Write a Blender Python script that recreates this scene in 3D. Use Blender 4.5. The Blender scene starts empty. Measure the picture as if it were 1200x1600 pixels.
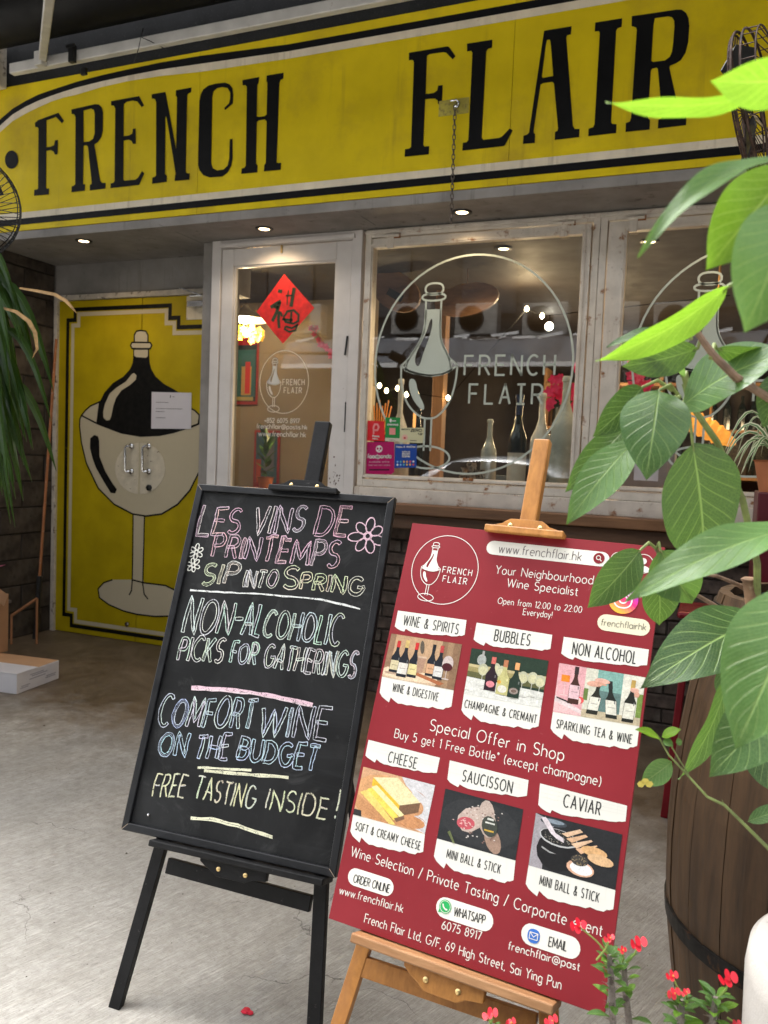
import bpy, bmesh, math, random
from mathutils import Vector, Matrix, noise
from mathutils.geometry import tessellate_polygon
random.seed(7)
sc = bpy.context.scene
COL = sc.collection
rad = math.radians

# ------------------------------------------------------------------ camera, sky, sun, exposure
F_PX = 1261.66                      # focal length in pixels of a 1200 px wide picture
CAM = Vector((0, 0, 1.4))
yaw, pitch, roll = rad(22.331), rad(3.715), rad(2.291)
FWD = Vector((-math.sin(yaw)*math.cos(pitch), math.cos(yaw)*math.cos(pitch), -math.sin(pitch)))
r0 = Vector((math.cos(yaw), math.sin(yaw), 0)); u0 = r0.cross(FWD)
RIGHT = r0*math.cos(roll) + u0*math.sin(roll)
UP = -r0*math.sin(roll) + u0*math.cos(roll)
cam = bpy.data.cameras.new('camera'); camo = bpy.data.objects.new('camera', cam); COL.objects.link(camo)
camo.matrix_world = Matrix(((RIGHT.x, UP.x, -FWD.x, CAM.x), (RIGHT.y, UP.y, -FWD.y, CAM.y), (RIGHT.z, UP.z, -FWD.z, CAM.z), (0, 0, 0, 1)))
cam.sensor_fit = 'HORIZONTAL'; cam.sensor_width = 36; cam.lens = 36*F_PX/1200
cam.clip_start = .05; cam.clip_end = 400
cam.dof.use_dof = True; cam.dof.focus_distance = 2.0; cam.dof.aperture_fstop = 9.0
sc.camera = camo

SUN_EL, SUN_AZ = rad(66), rad(310)      # azimuth clockwise from +Y: light comes from behind the camera, a little left
world = bpy.data.worlds.new('World'); sc.world = world; world.use_nodes = True
nt = world.node_tree; nt.nodes.clear()
sky = nt.nodes.new('ShaderNodeTexSky'); sky.sky_type = 'NISHITA'; sky.sun_disc = False
sky.sun_elevation = SUN_EL; sky.sun_rotation = SUN_AZ; sky.dust_density = 4; sky.air_density = 1.2
hs = nt.nodes.new('ShaderNodeHueSaturation'); hs.inputs['Saturation'].default_value = .14
bg = nt.nodes.new('ShaderNodeBackground'); bg.inputs['Strength'].default_value = .15
wo = nt.nodes.new('ShaderNodeOutputWorld')
nt.links.new(sky.outputs[0], hs.inputs['Color']); nt.links.new(hs.outputs[0], bg.inputs['Color']); nt.links.new(bg.outputs[0], wo.inputs[0])
sl = bpy.data.lights.new('sun', 'SUN'); sl.energy = 1.5; sl.angle = rad(35); sl.color = (1, .97, .92)
slo = bpy.data.objects.new('sun', sl); COL.objects.link(slo)
sd = Vector((math.sin(SUN_AZ)*math.cos(SUN_EL), math.cos(SUN_AZ)*math.cos(SUN_EL), math.sin(SUN_EL)))
slo.rotation_euler = sd.to_track_quat('Z', 'Y').to_euler(); slo.location = (0, -3, 12)
sc.view_settings.view_transform = 'Standard'; sc.view_settings.look = 'None'
sc.view_settings.exposure = 2.25; sc.view_settings.gamma = 1; sc.view_settings.use_curve_mapping = False
sc.render.engine = 'CYCLES'
cy = sc.cycles; cy.use_denoising = True; cy.max_bounces = 8; cy.transparent_max_bounces = 16; cy.glossy_bounces = 4
cy.sample_clamp_indirect = 4; cy.caustics_reflective = False; cy.caustics_refractive = False
try: cy.denoiser = 'OPENIMAGEDENOISE'; cy.denoising_prefilter = 'ACCURATE'
except Exception: pass

# ------------------------------------------------------------------ finding places on real planes
def ray(p): return RIGHT*((p[0]-600)/F_PX) - UP*((p[1]-800)/F_PX) + FWD
def onplane(p, P0, n):
    d = ray(p); return CAM + d*((Vector(P0)-CAM).dot(n)/d.dot(n))
def atY(p, Y): return onplane(p, (0, Y, 0), Vector((0, 1, 0)))
def atX(p, X): return onplane(p, (X, 0, 0), Vector((1, 0, 0)))
def atZ(p, Z): return onplane(p, (0, 0, Z), Vector((0, 0, 1)))
def atD(p, d): return CAM + ray(p)*d
def zm(x0, y0, s): return lambda pts: [(x0+x/s, y0+y/s) for x, y in pts]

# ------------------------------------------------------------------ things and parts
ALL = {}
def thing(name, label, cat, loc=(0, 0, 0), group=None, M=None):
    o = bpy.data.objects.new(name, None); COL.objects.link(o); o.empty_display_size = .05
    o.matrix_world = M if M is not None else Matrix.Translation(Vector(loc))
    o['label'] = label; o['category'] = cat
    if group: o['group'] = group
    ALL[o.name] = o.matrix_world.copy()
    return o
def root_matrix(o):
    while o.parent: o = o.parent
    return ALL.get(o.name, Matrix.Translation(o.location) if o.type == 'MESH' else o.matrix_world)
def tag(o, label=None, cat=None, group=None, kind=None):
    if label: o['label'] = label
    if cat: o['category'] = cat
    if group: o['group'] = group
    if kind: o['kind'] = kind
    return o

class MB:
    def __init__(s): s.v = []; s.f = []; s.c = []; s.col = (1, 1, 1); s.uv = {}
    def add(s, vs, fs):
        b = len(s.v); s.v += [Vector(v) for v in vs]
        for f in fs: s.f.append([b+i for i in f]); s.c.append(s.col)
        return s
    def box(s, x0, x1, y0, y1, z0, z1, M=None):
        vs = [Vector((x, y, z)) for z in (z0, z1) for y in (y0, y1) for x in (x0, x1)]
        if M is not None: vs = [M @ v for v in vs]
        return s.add(vs, [(0, 2, 3, 1), (4, 5, 7, 6), (0, 1, 5, 4), (1, 3, 7, 5), (3, 2, 6, 7), (2, 0, 4, 6)])
    def bar(s, a, b, w, h, up):
        a = Vector(a); b = Vector(b); d = (b-a).normalized(); up = Vector(up)
        sd = d.cross(up).normalized(); u = sd.cross(d).normalized()
        vs = []
        for p in (a, b):
            for i, j in ((-1, -1), (1, -1), (1, 1), (-1, 1)): vs.append(p+sd*(i*w/2)+u*(j*h/2))
        return s.add(vs, [(3, 2, 1, 0), (4, 5, 6, 7), (0, 1, 5, 4), (1, 2, 6, 5), (2, 3, 7, 6), (3, 0, 4, 7)])
    def tube(s, pts, r, n=8, closed=False):
        pts = [Vector(p) for p in pts]; m = len(pts)
        rs = r if isinstance(r, (list, tuple)) else [r]*m
        vs = []; prev = None
        for i in range(m):
            if closed: d = pts[(i+1) % m]-pts[i-1]
            else: d = pts[min(i+1, m-1)]-pts[max(i-1, 0)]
            d.normalize()
            if prev is None:
                q = Vector((0, 0, 1)) if abs(d.z) < .9 else Vector((1, 0, 0)); a = d.cross(q).normalized()
            else: a = (prev - d*prev.dot(d)).normalized()
            prev = a; b = d.cross(a)
            for k in range(n):
                t = 2*math.pi*k/n; vs.append(pts[i]+(a*math.cos(t)+b*math.sin(t))*rs[i])
        fs = []
        for i in range(m if closed else m-1):
            j = (i+1) % m
            for k in range(n): fs.append((i*n+k, i*n+(k+1) % n, j*n+(k+1) % n, j*n+k))
        if not closed: fs += [tuple(range(n))[::-1], tuple((m-1)*n+k for k in range(n))]
        return s.add(vs, fs)
    def lathe(s, prof, c=(0, 0, 0), n=24, M=None, sx=1, sy=1):
        vs = []; c = Vector(c)
        for r, z in prof:
            for k in range(n):
                t = 2*math.pi*k/n; v = Vector((r*math.cos(t)*sx, r*math.sin(t)*sy, z))
                vs.append((M @ v if M is not None else v)+c)
        fs = [(i*n+k, i*n+(k+1) % n, (i+1)*n+(k+1) % n, (i+1)*n+k) for i in range(len(prof)-1) for k in range(n)]
        if prof[0][0] > 1e-4: fs.append(tuple(range(n))[::-1])
        if prof[-1][0] > 1e-4: fs.append(tuple((len(prof)-1)*n+k for k in range(n)))
        return s.add(vs, fs)
    def poly(s, pts):
        pts = [Vector(p) for p in pts]
        return s.add(pts, [tuple(t) for t in tessellate_polygon([pts])])
    def polyh(s, outer, holes):
        loops = [[Vector(p) for p in outer]]+[[Vector(p) for p in h] for h in holes]
        return s.add([p for l in loops for p in l], [tuple(t) for t in tessellate_polygon(loops)])
    def prism(s, pts, off):
        pts = [Vector(p) for p in pts]; off = Vector(off); n = len(pts)
        tr = [tuple(t) for t in tessellate_polygon([pts])]
        fs = tr+[tuple(n+i for i in t[::-1]) for t in tr]+[(i, (i+1) % n, n+(i+1) % n, n+i) for i in range(n)]
        return s.add(pts+[p+off for p in pts], fs)
    def ribbon(s, pts, w, nrm, closed=False, jit=0):
        pts = [Vector(p) for p in pts]; m = len(pts); nrm = Vector(nrm)
        if m < 2: return s
        if not closed:
            for i in range(1, m-1):
                d0 = pts[i]-pts[i-1]; d1 = pts[i+1]-pts[i]
                if d0.length > 1e-9 and d1.length > 1e-9 and d0.normalized().dot(d1.normalized()) < -.1:
                    d0 = d0.normalized(); d1 = d1.normalized()
                    s.ribbon(pts[:i]+[pts[i]+d0*(w*.45)], w, nrm, False, jit); s.ribbon([pts[i]-d1*(w*.45)]+pts[i+1:], w, nrm, False, jit); return s
        vs = []
        for i in range(m):
            if closed: d0 = pts[i]-pts[i-1]; d1 = pts[(i+1) % m]-pts[i]
            else:
                d0 = pts[i]-pts[i-1] if i else pts[1]-pts[0]; d1 = pts[i+1]-pts[i] if i < m-1 else d0
            if d0.length < 1e-9: d0 = d1
            if d1.length < 1e-9: d1 = d0
            d0 = d0.normalized(); d1 = d1.normalized()
            n0 = nrm.cross(d0); n1 = nrm.cross(d1); b = n0+n1
            if b.length < .3: b = n0; k = 1
            else: b.normalize(); k = 1/max(.5, b.dot(n0))
            ww = w*(1+random.uniform(-jit, jit))/2*k
            vs += [pts[i]+b*ww, pts[i]-b*ww]
        fs = [(2*i, 2*i+1, 2*((i+1) % m)+1, 2*((i+1) % m)) for i in range(m if closed else m-1)]
        return s.add(vs, fs)
    def build(s, name, mat, parent=None, smooth=False, bevel=0, label=None, cat=None, group=None, kind=None, base=None, seg=2, colors=False):
        if parent is None:
            if base is None:
                lo = Vector((min(v.x for v in s.v), min(v.y for v in s.v), min(v.z for v in s.v)))
                hi = Vector((max(v.x for v in s.v), max(v.y for v in s.v), max(v.z for v in s.v)))
                base = Vector(((lo.x+hi.x)/2, (lo.y+hi.y)/2, lo.z))
            M = Matrix.Translation(Vector(base))
        else: M = root_matrix(parent)
        Mi = M.inverted()
        me = bpy.data.meshes.new(name); me.from_pydata([Mi @ v for v in s.v], [], s.f); me.update()
        if colors:
            ca = me.color_attributes.new('Col', 'FLOAT_COLOR', 'CORNER'); arr = []
            for p, c in zip(me.polygons, s.c): arr += [c[0], c[1], c[2], 1]*p.loop_total
            ca.data.foreach_set('color', arr)
        if s.uv:
            uv = me.uv_layers.new(name='UVMap')
            for l in me.loops: uv.data[l.index].uv = s.uv.get(l.vertex_index, (0, 0))
        bm = bmesh.new(); bm.from_mesh(me)
        if not colors and not s.uv: bmesh.ops.recalc_face_normals(bm, faces=bm.faces)
        if smooth:
            for f in bm.faces: f.smooth = True
            for e in bm.edges:
                if e.is_manifold and e.calc_face_angle(0) > rad(40): e.smooth = False
        bm.to_mesh(me); bm.free()
        me.materials.append(mat)
        o = bpy.data.objects.new(name, me); COL.objects.link(o)
        if parent is not None: o.parent = parent
        else: o.matrix_world = M; ALL[o.name] = M.copy()
        if bevel:
            b = o.modifiers.new('bevel', 'BEVEL'); b.width = bevel; b.segments = seg; b.limit_method = 'ANGLE'; b.angle_limit = rad(35)
            b.harden_normals = False
        return tag(o, label, cat, group, kind)

# ------------------------------------------------------------------ materials
def lin(r, g, b):
    f = lambda c: ((c/255+.055)/1.055)**2.4 if c/255 > .04045 else c/255/12.92
    return (f(r), f(g), f(b))
class NT:
    def __init__(s, name):
        s.m = bpy.data.materials.new(name); s.m.use_nodes = True; s.t = s.m.node_tree; s.t.nodes.clear()
        s.out = s.n('ShaderNodeOutputMaterial')
    def n(s, t, **k):
        x = s.t.nodes.new(t)
        for a, b in k.items(): setattr(x, a, b)
        return x
    def l(s, a, b): s.t.links.new(a, b)
    def coords(s, stretch=(1, 1, 1), kind='Object', rot=(0, 0, 0)):
        tc = s.n('ShaderNodeTexCoord'); mp = s.n('ShaderNodeMapping'); mp.inputs['Scale'].default_value = stretch; mp.inputs['Rotation'].default_value = rot
        s.l(tc.outputs[kind], mp.inputs[0]); return mp.outputs[0]
    def noise(s, vec, scale, detail=4, rough=.55, dist=0):
        x = s.n('ShaderNodeTexNoise'); x.inputs['Scale'].default_value = scale; x.inputs['Detail'].default_value = detail
        x.inputs['Roughness'].default_value = rough; x.inputs['Distortion'].default_value = dist; s.l(vec, x.inputs['Vector']); return x.outputs[0]
    def ramp(s, fac, lo, hi, a=0., b=1.):
        x = s.n('ShaderNodeMapRange'); x.inputs[1].default_value = lo; x.inputs[2].default_value = hi; x.inputs[3].default_value = a; x.inputs[4].default_value = b
        s.l(fac, x.inputs[0]); return x.outputs[0]
    def mix(s, fac, a, b):
        x = s.n('ShaderNodeMix'); x.data_type = 'RGBA'
        if isinstance(fac, (int, float)): x.inputs[0].default_value = fac
        else: s.l(fac, x.inputs[0])
        for i, c in ((6, a), (7, b)):
            if isinstance(c, tuple): x.inputs[i].default_value = (*c[:3], 1)
            else: s.l(c, x.inputs[i])
        return x.outputs[2]
    def math(s, op, a, b=0., c=0.):
        x = s.n('ShaderNodeMath'); x.operation = op
        for i, q in enumerate((a, b, c)):
            if isinstance(q, (int, float)): x.inputs[i].default_value = q
            else: s.l(q, x.inputs[i])
        return x.outputs[0]
    def bump(s, h, strength=.3, dist=.01, prev=None):
        x = s.n('ShaderNodeBump'); x.inputs['Strength'].default_value = strength; x.inputs['Distance'].default_value = dist
        s.l(h, x.inputs['Height'])
        if prev is not None: s.l(prev, x.inputs['Normal'])
        return x.outputs[0]
    def pbr(s, col, rough=.6, metal=0, normal=None, coat=0, spec=.5, emis=None, es=0, trans=0, ior=1.45):
        p = s.n('ShaderNodeBsdfPrincipled')
        if isinstance(col, tuple): p.inputs['Base Color'].default_value = (*col, 1)
        else: s.l(col, p.inputs['Base Color'])
        if isinstance(rough, (int, float)): p.inputs['Roughness'].default_value = rough
        else: s.l(rough, p.inputs['Roughness'])
        p.inputs['Metallic'].default_value = metal; p.inputs['Specular IOR Level'].default_value = spec
        p.inputs['Coat Weight'].default_value = coat; p.inputs['Transmission Weight'].default_value = trans; p.inputs['IOR'].default_value = ior
        if normal is not None: s.l(normal, p.inputs['Normal'])
        if emis: p.inputs['Emission Color'].default_value = (*emis, 1); p.inputs['Emission Strength'].default_value = es
        return p.outputs[0]
    def done(s, sh): s.l(sh, s.out.inputs[0]); return s.m
MC = {}
def pm(name, col, rough=.6, metal=0, var=.12, vs=6, stretch=(1, 1, 1), bump=0, bs=80, spots=None, spots2=None, coat=0, spec=.5, emis=None, es=0, kind='Object', drip=None):
    if name in MC: return MC[name]
    t = NT(name); v = t.coords(stretch, kind); n = t.noise(v, vs, 6)
    a = tuple(c*(1-var*2) for c in col); b = tuple(min(1, c*(1+var*2)) for c in col)
    c = t.mix(t.ramp(n, .3, .7), a, b)
    for sp in (spots, spots2):
        if sp:
            sc_, s_, lo, hi = sp; c = t.mix(t.ramp(t.noise(v, s_, 5, .65), lo, hi), c, sc_)
    if drip:
        dv = t.coords((14, 14, .9)); c = t.mix(t.math('MULTIPLY', t.ramp(t.noise(dv, 1, 5, .7), drip[1], drip[2]), t.ramp(t.noise(v, 1.7, 3), .4, .65)), c, drip[0])
    rr = t.ramp(t.noise(v, vs*2.3, 3), .3, .7, max(.05, rough-.08), min(1, rough+.08))
    nm = t.bump(t.noise(v, bs, 5, .6), bump, .004) if bump else None
    MC[name] = t.done(t.pbr(c, rr, metal, nm, coat, spec, emis, es)); return MC[name]
def wood(name, a, b, stretch=(1, 1, 12), scale=14, rough=.5, bump=.25, rot=(0, 0, 0), dark=None):
    """stretch divides along the grain"""
    if name in MC: return MC[name]
    t = NT(name); st = tuple(1/s for s in stretch); v = t.coords(st, rot=rot)
    n1 = t.noise(v, scale, 6, .6, 1.2); n2 = t.noise(v, scale*7, 4, .6); n3 = t.noise(v, scale*.2, 3)
    f = t.math('ADD', t.math('MULTIPLY', n1, .6), t.math('ADD', t.math('MULTIPLY', n2, .25), t.math('MULTIPLY', n3, .25)))
    c = t.mix(t.ramp(f, .42, .68), a, b)
    if dark: c = t.mix(t.ramp(t.noise(v, scale*.5, 5, .7), .55, .75), c, dark)
    MC[name] = t.done(t.pbr(c, t.ramp(n2, .3, .7, rough-.08, rough+.1), 0, t.bump(f, bump, .003))); return MC[name]
def printmat(name='print', rough=.45):
    if name in MC: return MC[name]
    t = NT(name); a = t.n('ShaderNodeAttribute'); a.attribute_name = 'Col'
    v = t.coords(); n = t.noise(v, 25, 4)
    c = t.mix(t.ramp(n, .35, .8, 0, .05), a.outputs[0], (.20, .18, .15))
    MC[name] = t.done(t.pbr(c, rough, spec=.22)); return MC[name]
M_print = printmat()

SW = lambda s: (1/s, 1/s, 1/s)
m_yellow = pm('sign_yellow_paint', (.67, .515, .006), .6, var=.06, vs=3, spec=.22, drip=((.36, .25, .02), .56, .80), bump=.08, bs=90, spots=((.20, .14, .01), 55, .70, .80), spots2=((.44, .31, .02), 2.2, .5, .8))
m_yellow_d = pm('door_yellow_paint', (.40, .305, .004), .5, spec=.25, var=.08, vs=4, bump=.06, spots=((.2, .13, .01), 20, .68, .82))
m_black_p = pm('black_sign_paint', (.0035, .0035, .004), .6, var=.2, vs=8, spec=.16, spots=((.02, .02, .02), 60, .68, .78))
m_cream = pm('cream_paint', (.68, .60, .46), .55, drip=((.30, .24, .16), .52, .72), var=.06, vs=7, spots=((.36, .28, .18), 30, .62, .8))
m_dcream = pm('door_cream_paint', (.56, .50, .37), .5, var=.05, vs=7, spots=((.3, .2, .1), 22, .68, .85))
m_grey_p = pm('grey_render_paint', (.24, .225, .21), .75, drip=((.08, .07, .06), .56, .72), var=.12, vs=4, bump=.15, bs=60, spots=((.08, .07, .06), 14, .64, .8), spots2=((.3, .29, .28), 3, .55, .8))
m_white_f = pm('white_door_paint', (.66, .63, .61), .4, var=.04, vs=6, bump=.05, spots=((.3, .26, .22), 30, .72, .85))
m_rust_w = pm('weathered_white_steel_paint', (.63, .58, .51), .5, drip=((.30, .17, .08), .58, .76), var=.07, vs=9, bump=.25, bs=70, spots=((.26, .11, .035), 13, .60, .70), spots2=((.36, .31, .25), 45, .62, .75))
m_rust = pm('rust', (.25, .10, .03), .8, var=.3, vs=30, bump=.4, spots=((.5, .45, .38), 40, .5, .6))
m_darkmetal = pm('dark_metal', (.03, .03, .03), .4, .6, var=.2)
m_steel = pm('polished_steel', (.6, .6, .6), .22, 1, var=.05)
m_galv = pm('galvanised_white_bar', (.55, .54, .52), .45, .1, var=.08, spots=((.3, .25, .2), 25, .66, .8))
m_brass = pm('brass_screw', (.65, .48, .22), .3, 1, var=.1)

# ------------------------------------------------------------------ ground
YS, YW, YD, ZS = 4.03, 4.40, 4.69, 2.74      # sign face, window face, yellow door face, soffit height
g0, g1 = atZ((160, 1500), 0), atZ((400, 1392), 0)
broom = math.atan2(g1.y-g0.y, g1.x-g0.x)
t = NT('brushed_concrete'); geo = t.coords(kind='Object')
vb = t.coords((1, 1, 1), rot=(0, 0, 0))
mp = t.n('ShaderNodeMapping'); mp.vector_type = 'POINT'; mp.inputs['Rotation'].default_value = (0, 0, -broom); t.l(geo, mp.inputs[0])
mp2 = t.n('ShaderNodeMapping'); mp2.inputs['Scale'].default_value = (14, 330, 1); t.l(mp.outputs[0], mp2.inputs[0])
br = t.noise(mp2.outputs[0], 1, 3, .6, .5)
mp3 = t.n('ShaderNodeMapping'); mp3.inputs['Scale'].default_value = (5, 120, 1); t.l(mp.outputs[0], mp3.inputs[0])
br2 = t.noise(mp3.outputs[0], 1, 4, .65, .8)
big = t.noise(geo, 1.3, 6, .6); mid = t.noise(geo, 7, 6, .65); fine = t.noise(geo, 220, 3, .7)
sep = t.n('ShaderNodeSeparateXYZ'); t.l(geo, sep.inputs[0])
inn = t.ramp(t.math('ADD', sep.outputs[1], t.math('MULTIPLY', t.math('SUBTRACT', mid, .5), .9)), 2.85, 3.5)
c = t.mix(t.ramp(big, .35, .65), (.41, .39, .355), (.52, .50, .46))
c = t.mix(t.ramp(mid, .35, .75), c, (.35, .33, .29)); c = t.mix(t.ramp(t.noise(geo, 30, 5, .7), .42, .72, 0, .55), c, (.24, .22, .19)); c = t.mix(t.ramp(t.noise(geo, 95, 4, .7), .56, .72, 0, .6), c, (.17, .155, .135))
lines = t.math('MAXIMUM', t.ramp(br, .46, .62), t.ramp(br2, .50, .66))
c2 = t.mix(t.math('MULTIPLY', lines, .30), c, (.15, .14, .125))
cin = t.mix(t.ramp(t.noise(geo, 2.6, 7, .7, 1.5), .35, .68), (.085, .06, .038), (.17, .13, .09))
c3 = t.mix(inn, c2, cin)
c3 = t.mix(t.ramp(t.noise(geo, 38, 4, .6), .70, .76, 0, .75), c3, (.07, .06, .05))
vo = t.n('ShaderNodeTexVoronoi'); vo.feature = 'DISTANCE_TO_EDGE'; vo.inputs['Scale'].default_value = 1.7
dn = t.n('ShaderNodeVectorMath'); dn.operation = 'ADD'
nz = t.n('ShaderNodeTexNoise'); nz.inputs['Scale'].default_value = 3; nz.inputs['Detail'].default_value = 6; t.l(geo, nz.inputs['Vector'])
sm = t.n('ShaderNodeVectorMath'); sm.operation = 'SCALE'; sm.inputs['Scale'].default_value = .5; t.l(nz.outputs['Color'], sm.inputs[0])
t.l(geo, dn.inputs[0]); t.l(sm.outputs[0], dn.inputs[1]); t.l(dn.outputs[0], vo.inputs['Vector'])
crack = t.math('MULTIPLY', t.ramp(vo.outputs['Distance'], 0, .0035, 1, 0), t.ramp(big, .5, .56))
c3 = t.mix(t.math('MULTIPLY', crack, .7), c3, (.08, .07, .06))
h = t.math('ADD', t.math('MULTIPLY', t.math('MULTIPLY', lines, t.math('SUBTRACT', 1, inn)), -1.), t.math('ADD', t.math('MULTIPLY', fine, .5), t.math('MULTIPLY', crack, -2)))
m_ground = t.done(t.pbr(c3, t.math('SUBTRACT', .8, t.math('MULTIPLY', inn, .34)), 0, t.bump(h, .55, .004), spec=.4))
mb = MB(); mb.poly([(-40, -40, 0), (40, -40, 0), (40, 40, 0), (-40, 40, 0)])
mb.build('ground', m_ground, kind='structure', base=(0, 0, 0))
m_petal = pm('petal_red', (.62, .02, .05), .5, var=.1)
mb = MB(); p = atZ((386, 1581), .004)
for k in range(3):
    a = k*2.1; q = p+Vector((math.cos(a)*.008, math.sin(a)*.006, .001*k)); mb.lathe([(.011, 0), (.009, .003), (.001, .004)], q, 7, sx=1, sy=.7)
mb.build('fallen_petals', m_petal, label='small fallen red petals on the concrete below the chalkboard easel', cat='petals')

# ------------------------------------------------------------------ sign, fascia, soffit, walls
zb = atY((600, 307), YS).z; zt = (atY((25, 131), YS).z+atY((600, 31), YS).z)/2
sign = thing('shop_sign', 'long yellow painted shop sign with black serif words above the shopfront', 'sign', (-1.8, YS, zb))
seams = [-6.2, atY((313, 100), YS).x, atY((797, 200), YS).x, 2.2]
for a, b in zip(seams, seams[1:]):
    MB().box(a+.0012, b-.0012, YS, YS+.05, zb, zt).build('panel', m_yellow, sign)
def sp(pts, off=.0015): return [atY(p, YS)-Vector((0, off, 0)) for p in pts]
top = [(0, 187), (20, 170), (40, 158), (60, 148), (80, 141), (100, 134.5), (120, 128), (160, 117.5), (200, 108.5), (250, 98), (313, 87.5), (400, 78.5-2), (450, 69)]
wid = [(9.6, 20), (9, 19.6), (9, 20), (9.6, 20), (9, 18), (8.6, 18), (9, 20), (9.5, 18.5), (10, 18.5), (11, 21), (12.5, 25), (12, 24), (12, 23)]
for i in range(1, 13):
    pass
import bisect
def offs(i, k): return (top[i][0], top[i][1]+wid[i][k])
xr = 1.95
def band(lo, hi, mat, name):
    mb = MB(); n = len(lo)
    P = [atY(p, YS)-Vector((0, .0018, 0)) for p in lo]; Q = [atY(p, YS)-Vector((0, .0018, 0)) for p in hi]
    # straight run to the right end, parallel to the sign's top edge
    P.append(Vector((xr, P[-1].y, P[-1].z))); Q.append(Vector((xr, Q[-1].y, Q[-1].z)))
    for i in range(len(P)-1): mb.add([P[i], P[i+1], Q[i+1], Q[i]], [(0, 1, 2, 3)])
    mb.build(name, mat, sign)
# sign stripes: outer black then cream
ztb, ztm, ztc = (atY((450, y), YS).z for y in (69.6, 80.5, 92))
sel = list(range(0, 11))
def fix(z, i, base):    # the right part of every stripe runs level
    return z
B0 = [atY(top[i], YS) for i in sel]; B1 = [atY(offs(i, 0), YS) for i in sel]; B2 = [atY(offs(i, 1), YS) for i in sel]
def band3(A, B, za, zbb, mat, name):
    mb = MB(); o = Vector((0, -.0018, 0))
    A = [p+o for p in A]+[Vector((atY((450, 80), YS).x, YS-.0018, za)), Vector((xr, YS-.0018, za))]
    B = [p+o for p in B]+[Vector((atY((450, 80), YS).x, YS-.0018, zbb)), Vector((xr, YS-.0018, zbb))]
    L = atX((0, 0), 0)
    for i in range(len(A)-1): mb.add([A[i], A[i+1], B[i+1], B[i]], [(0, 1, 2, 3)])
    mb.build(name, mat, sign)
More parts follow.
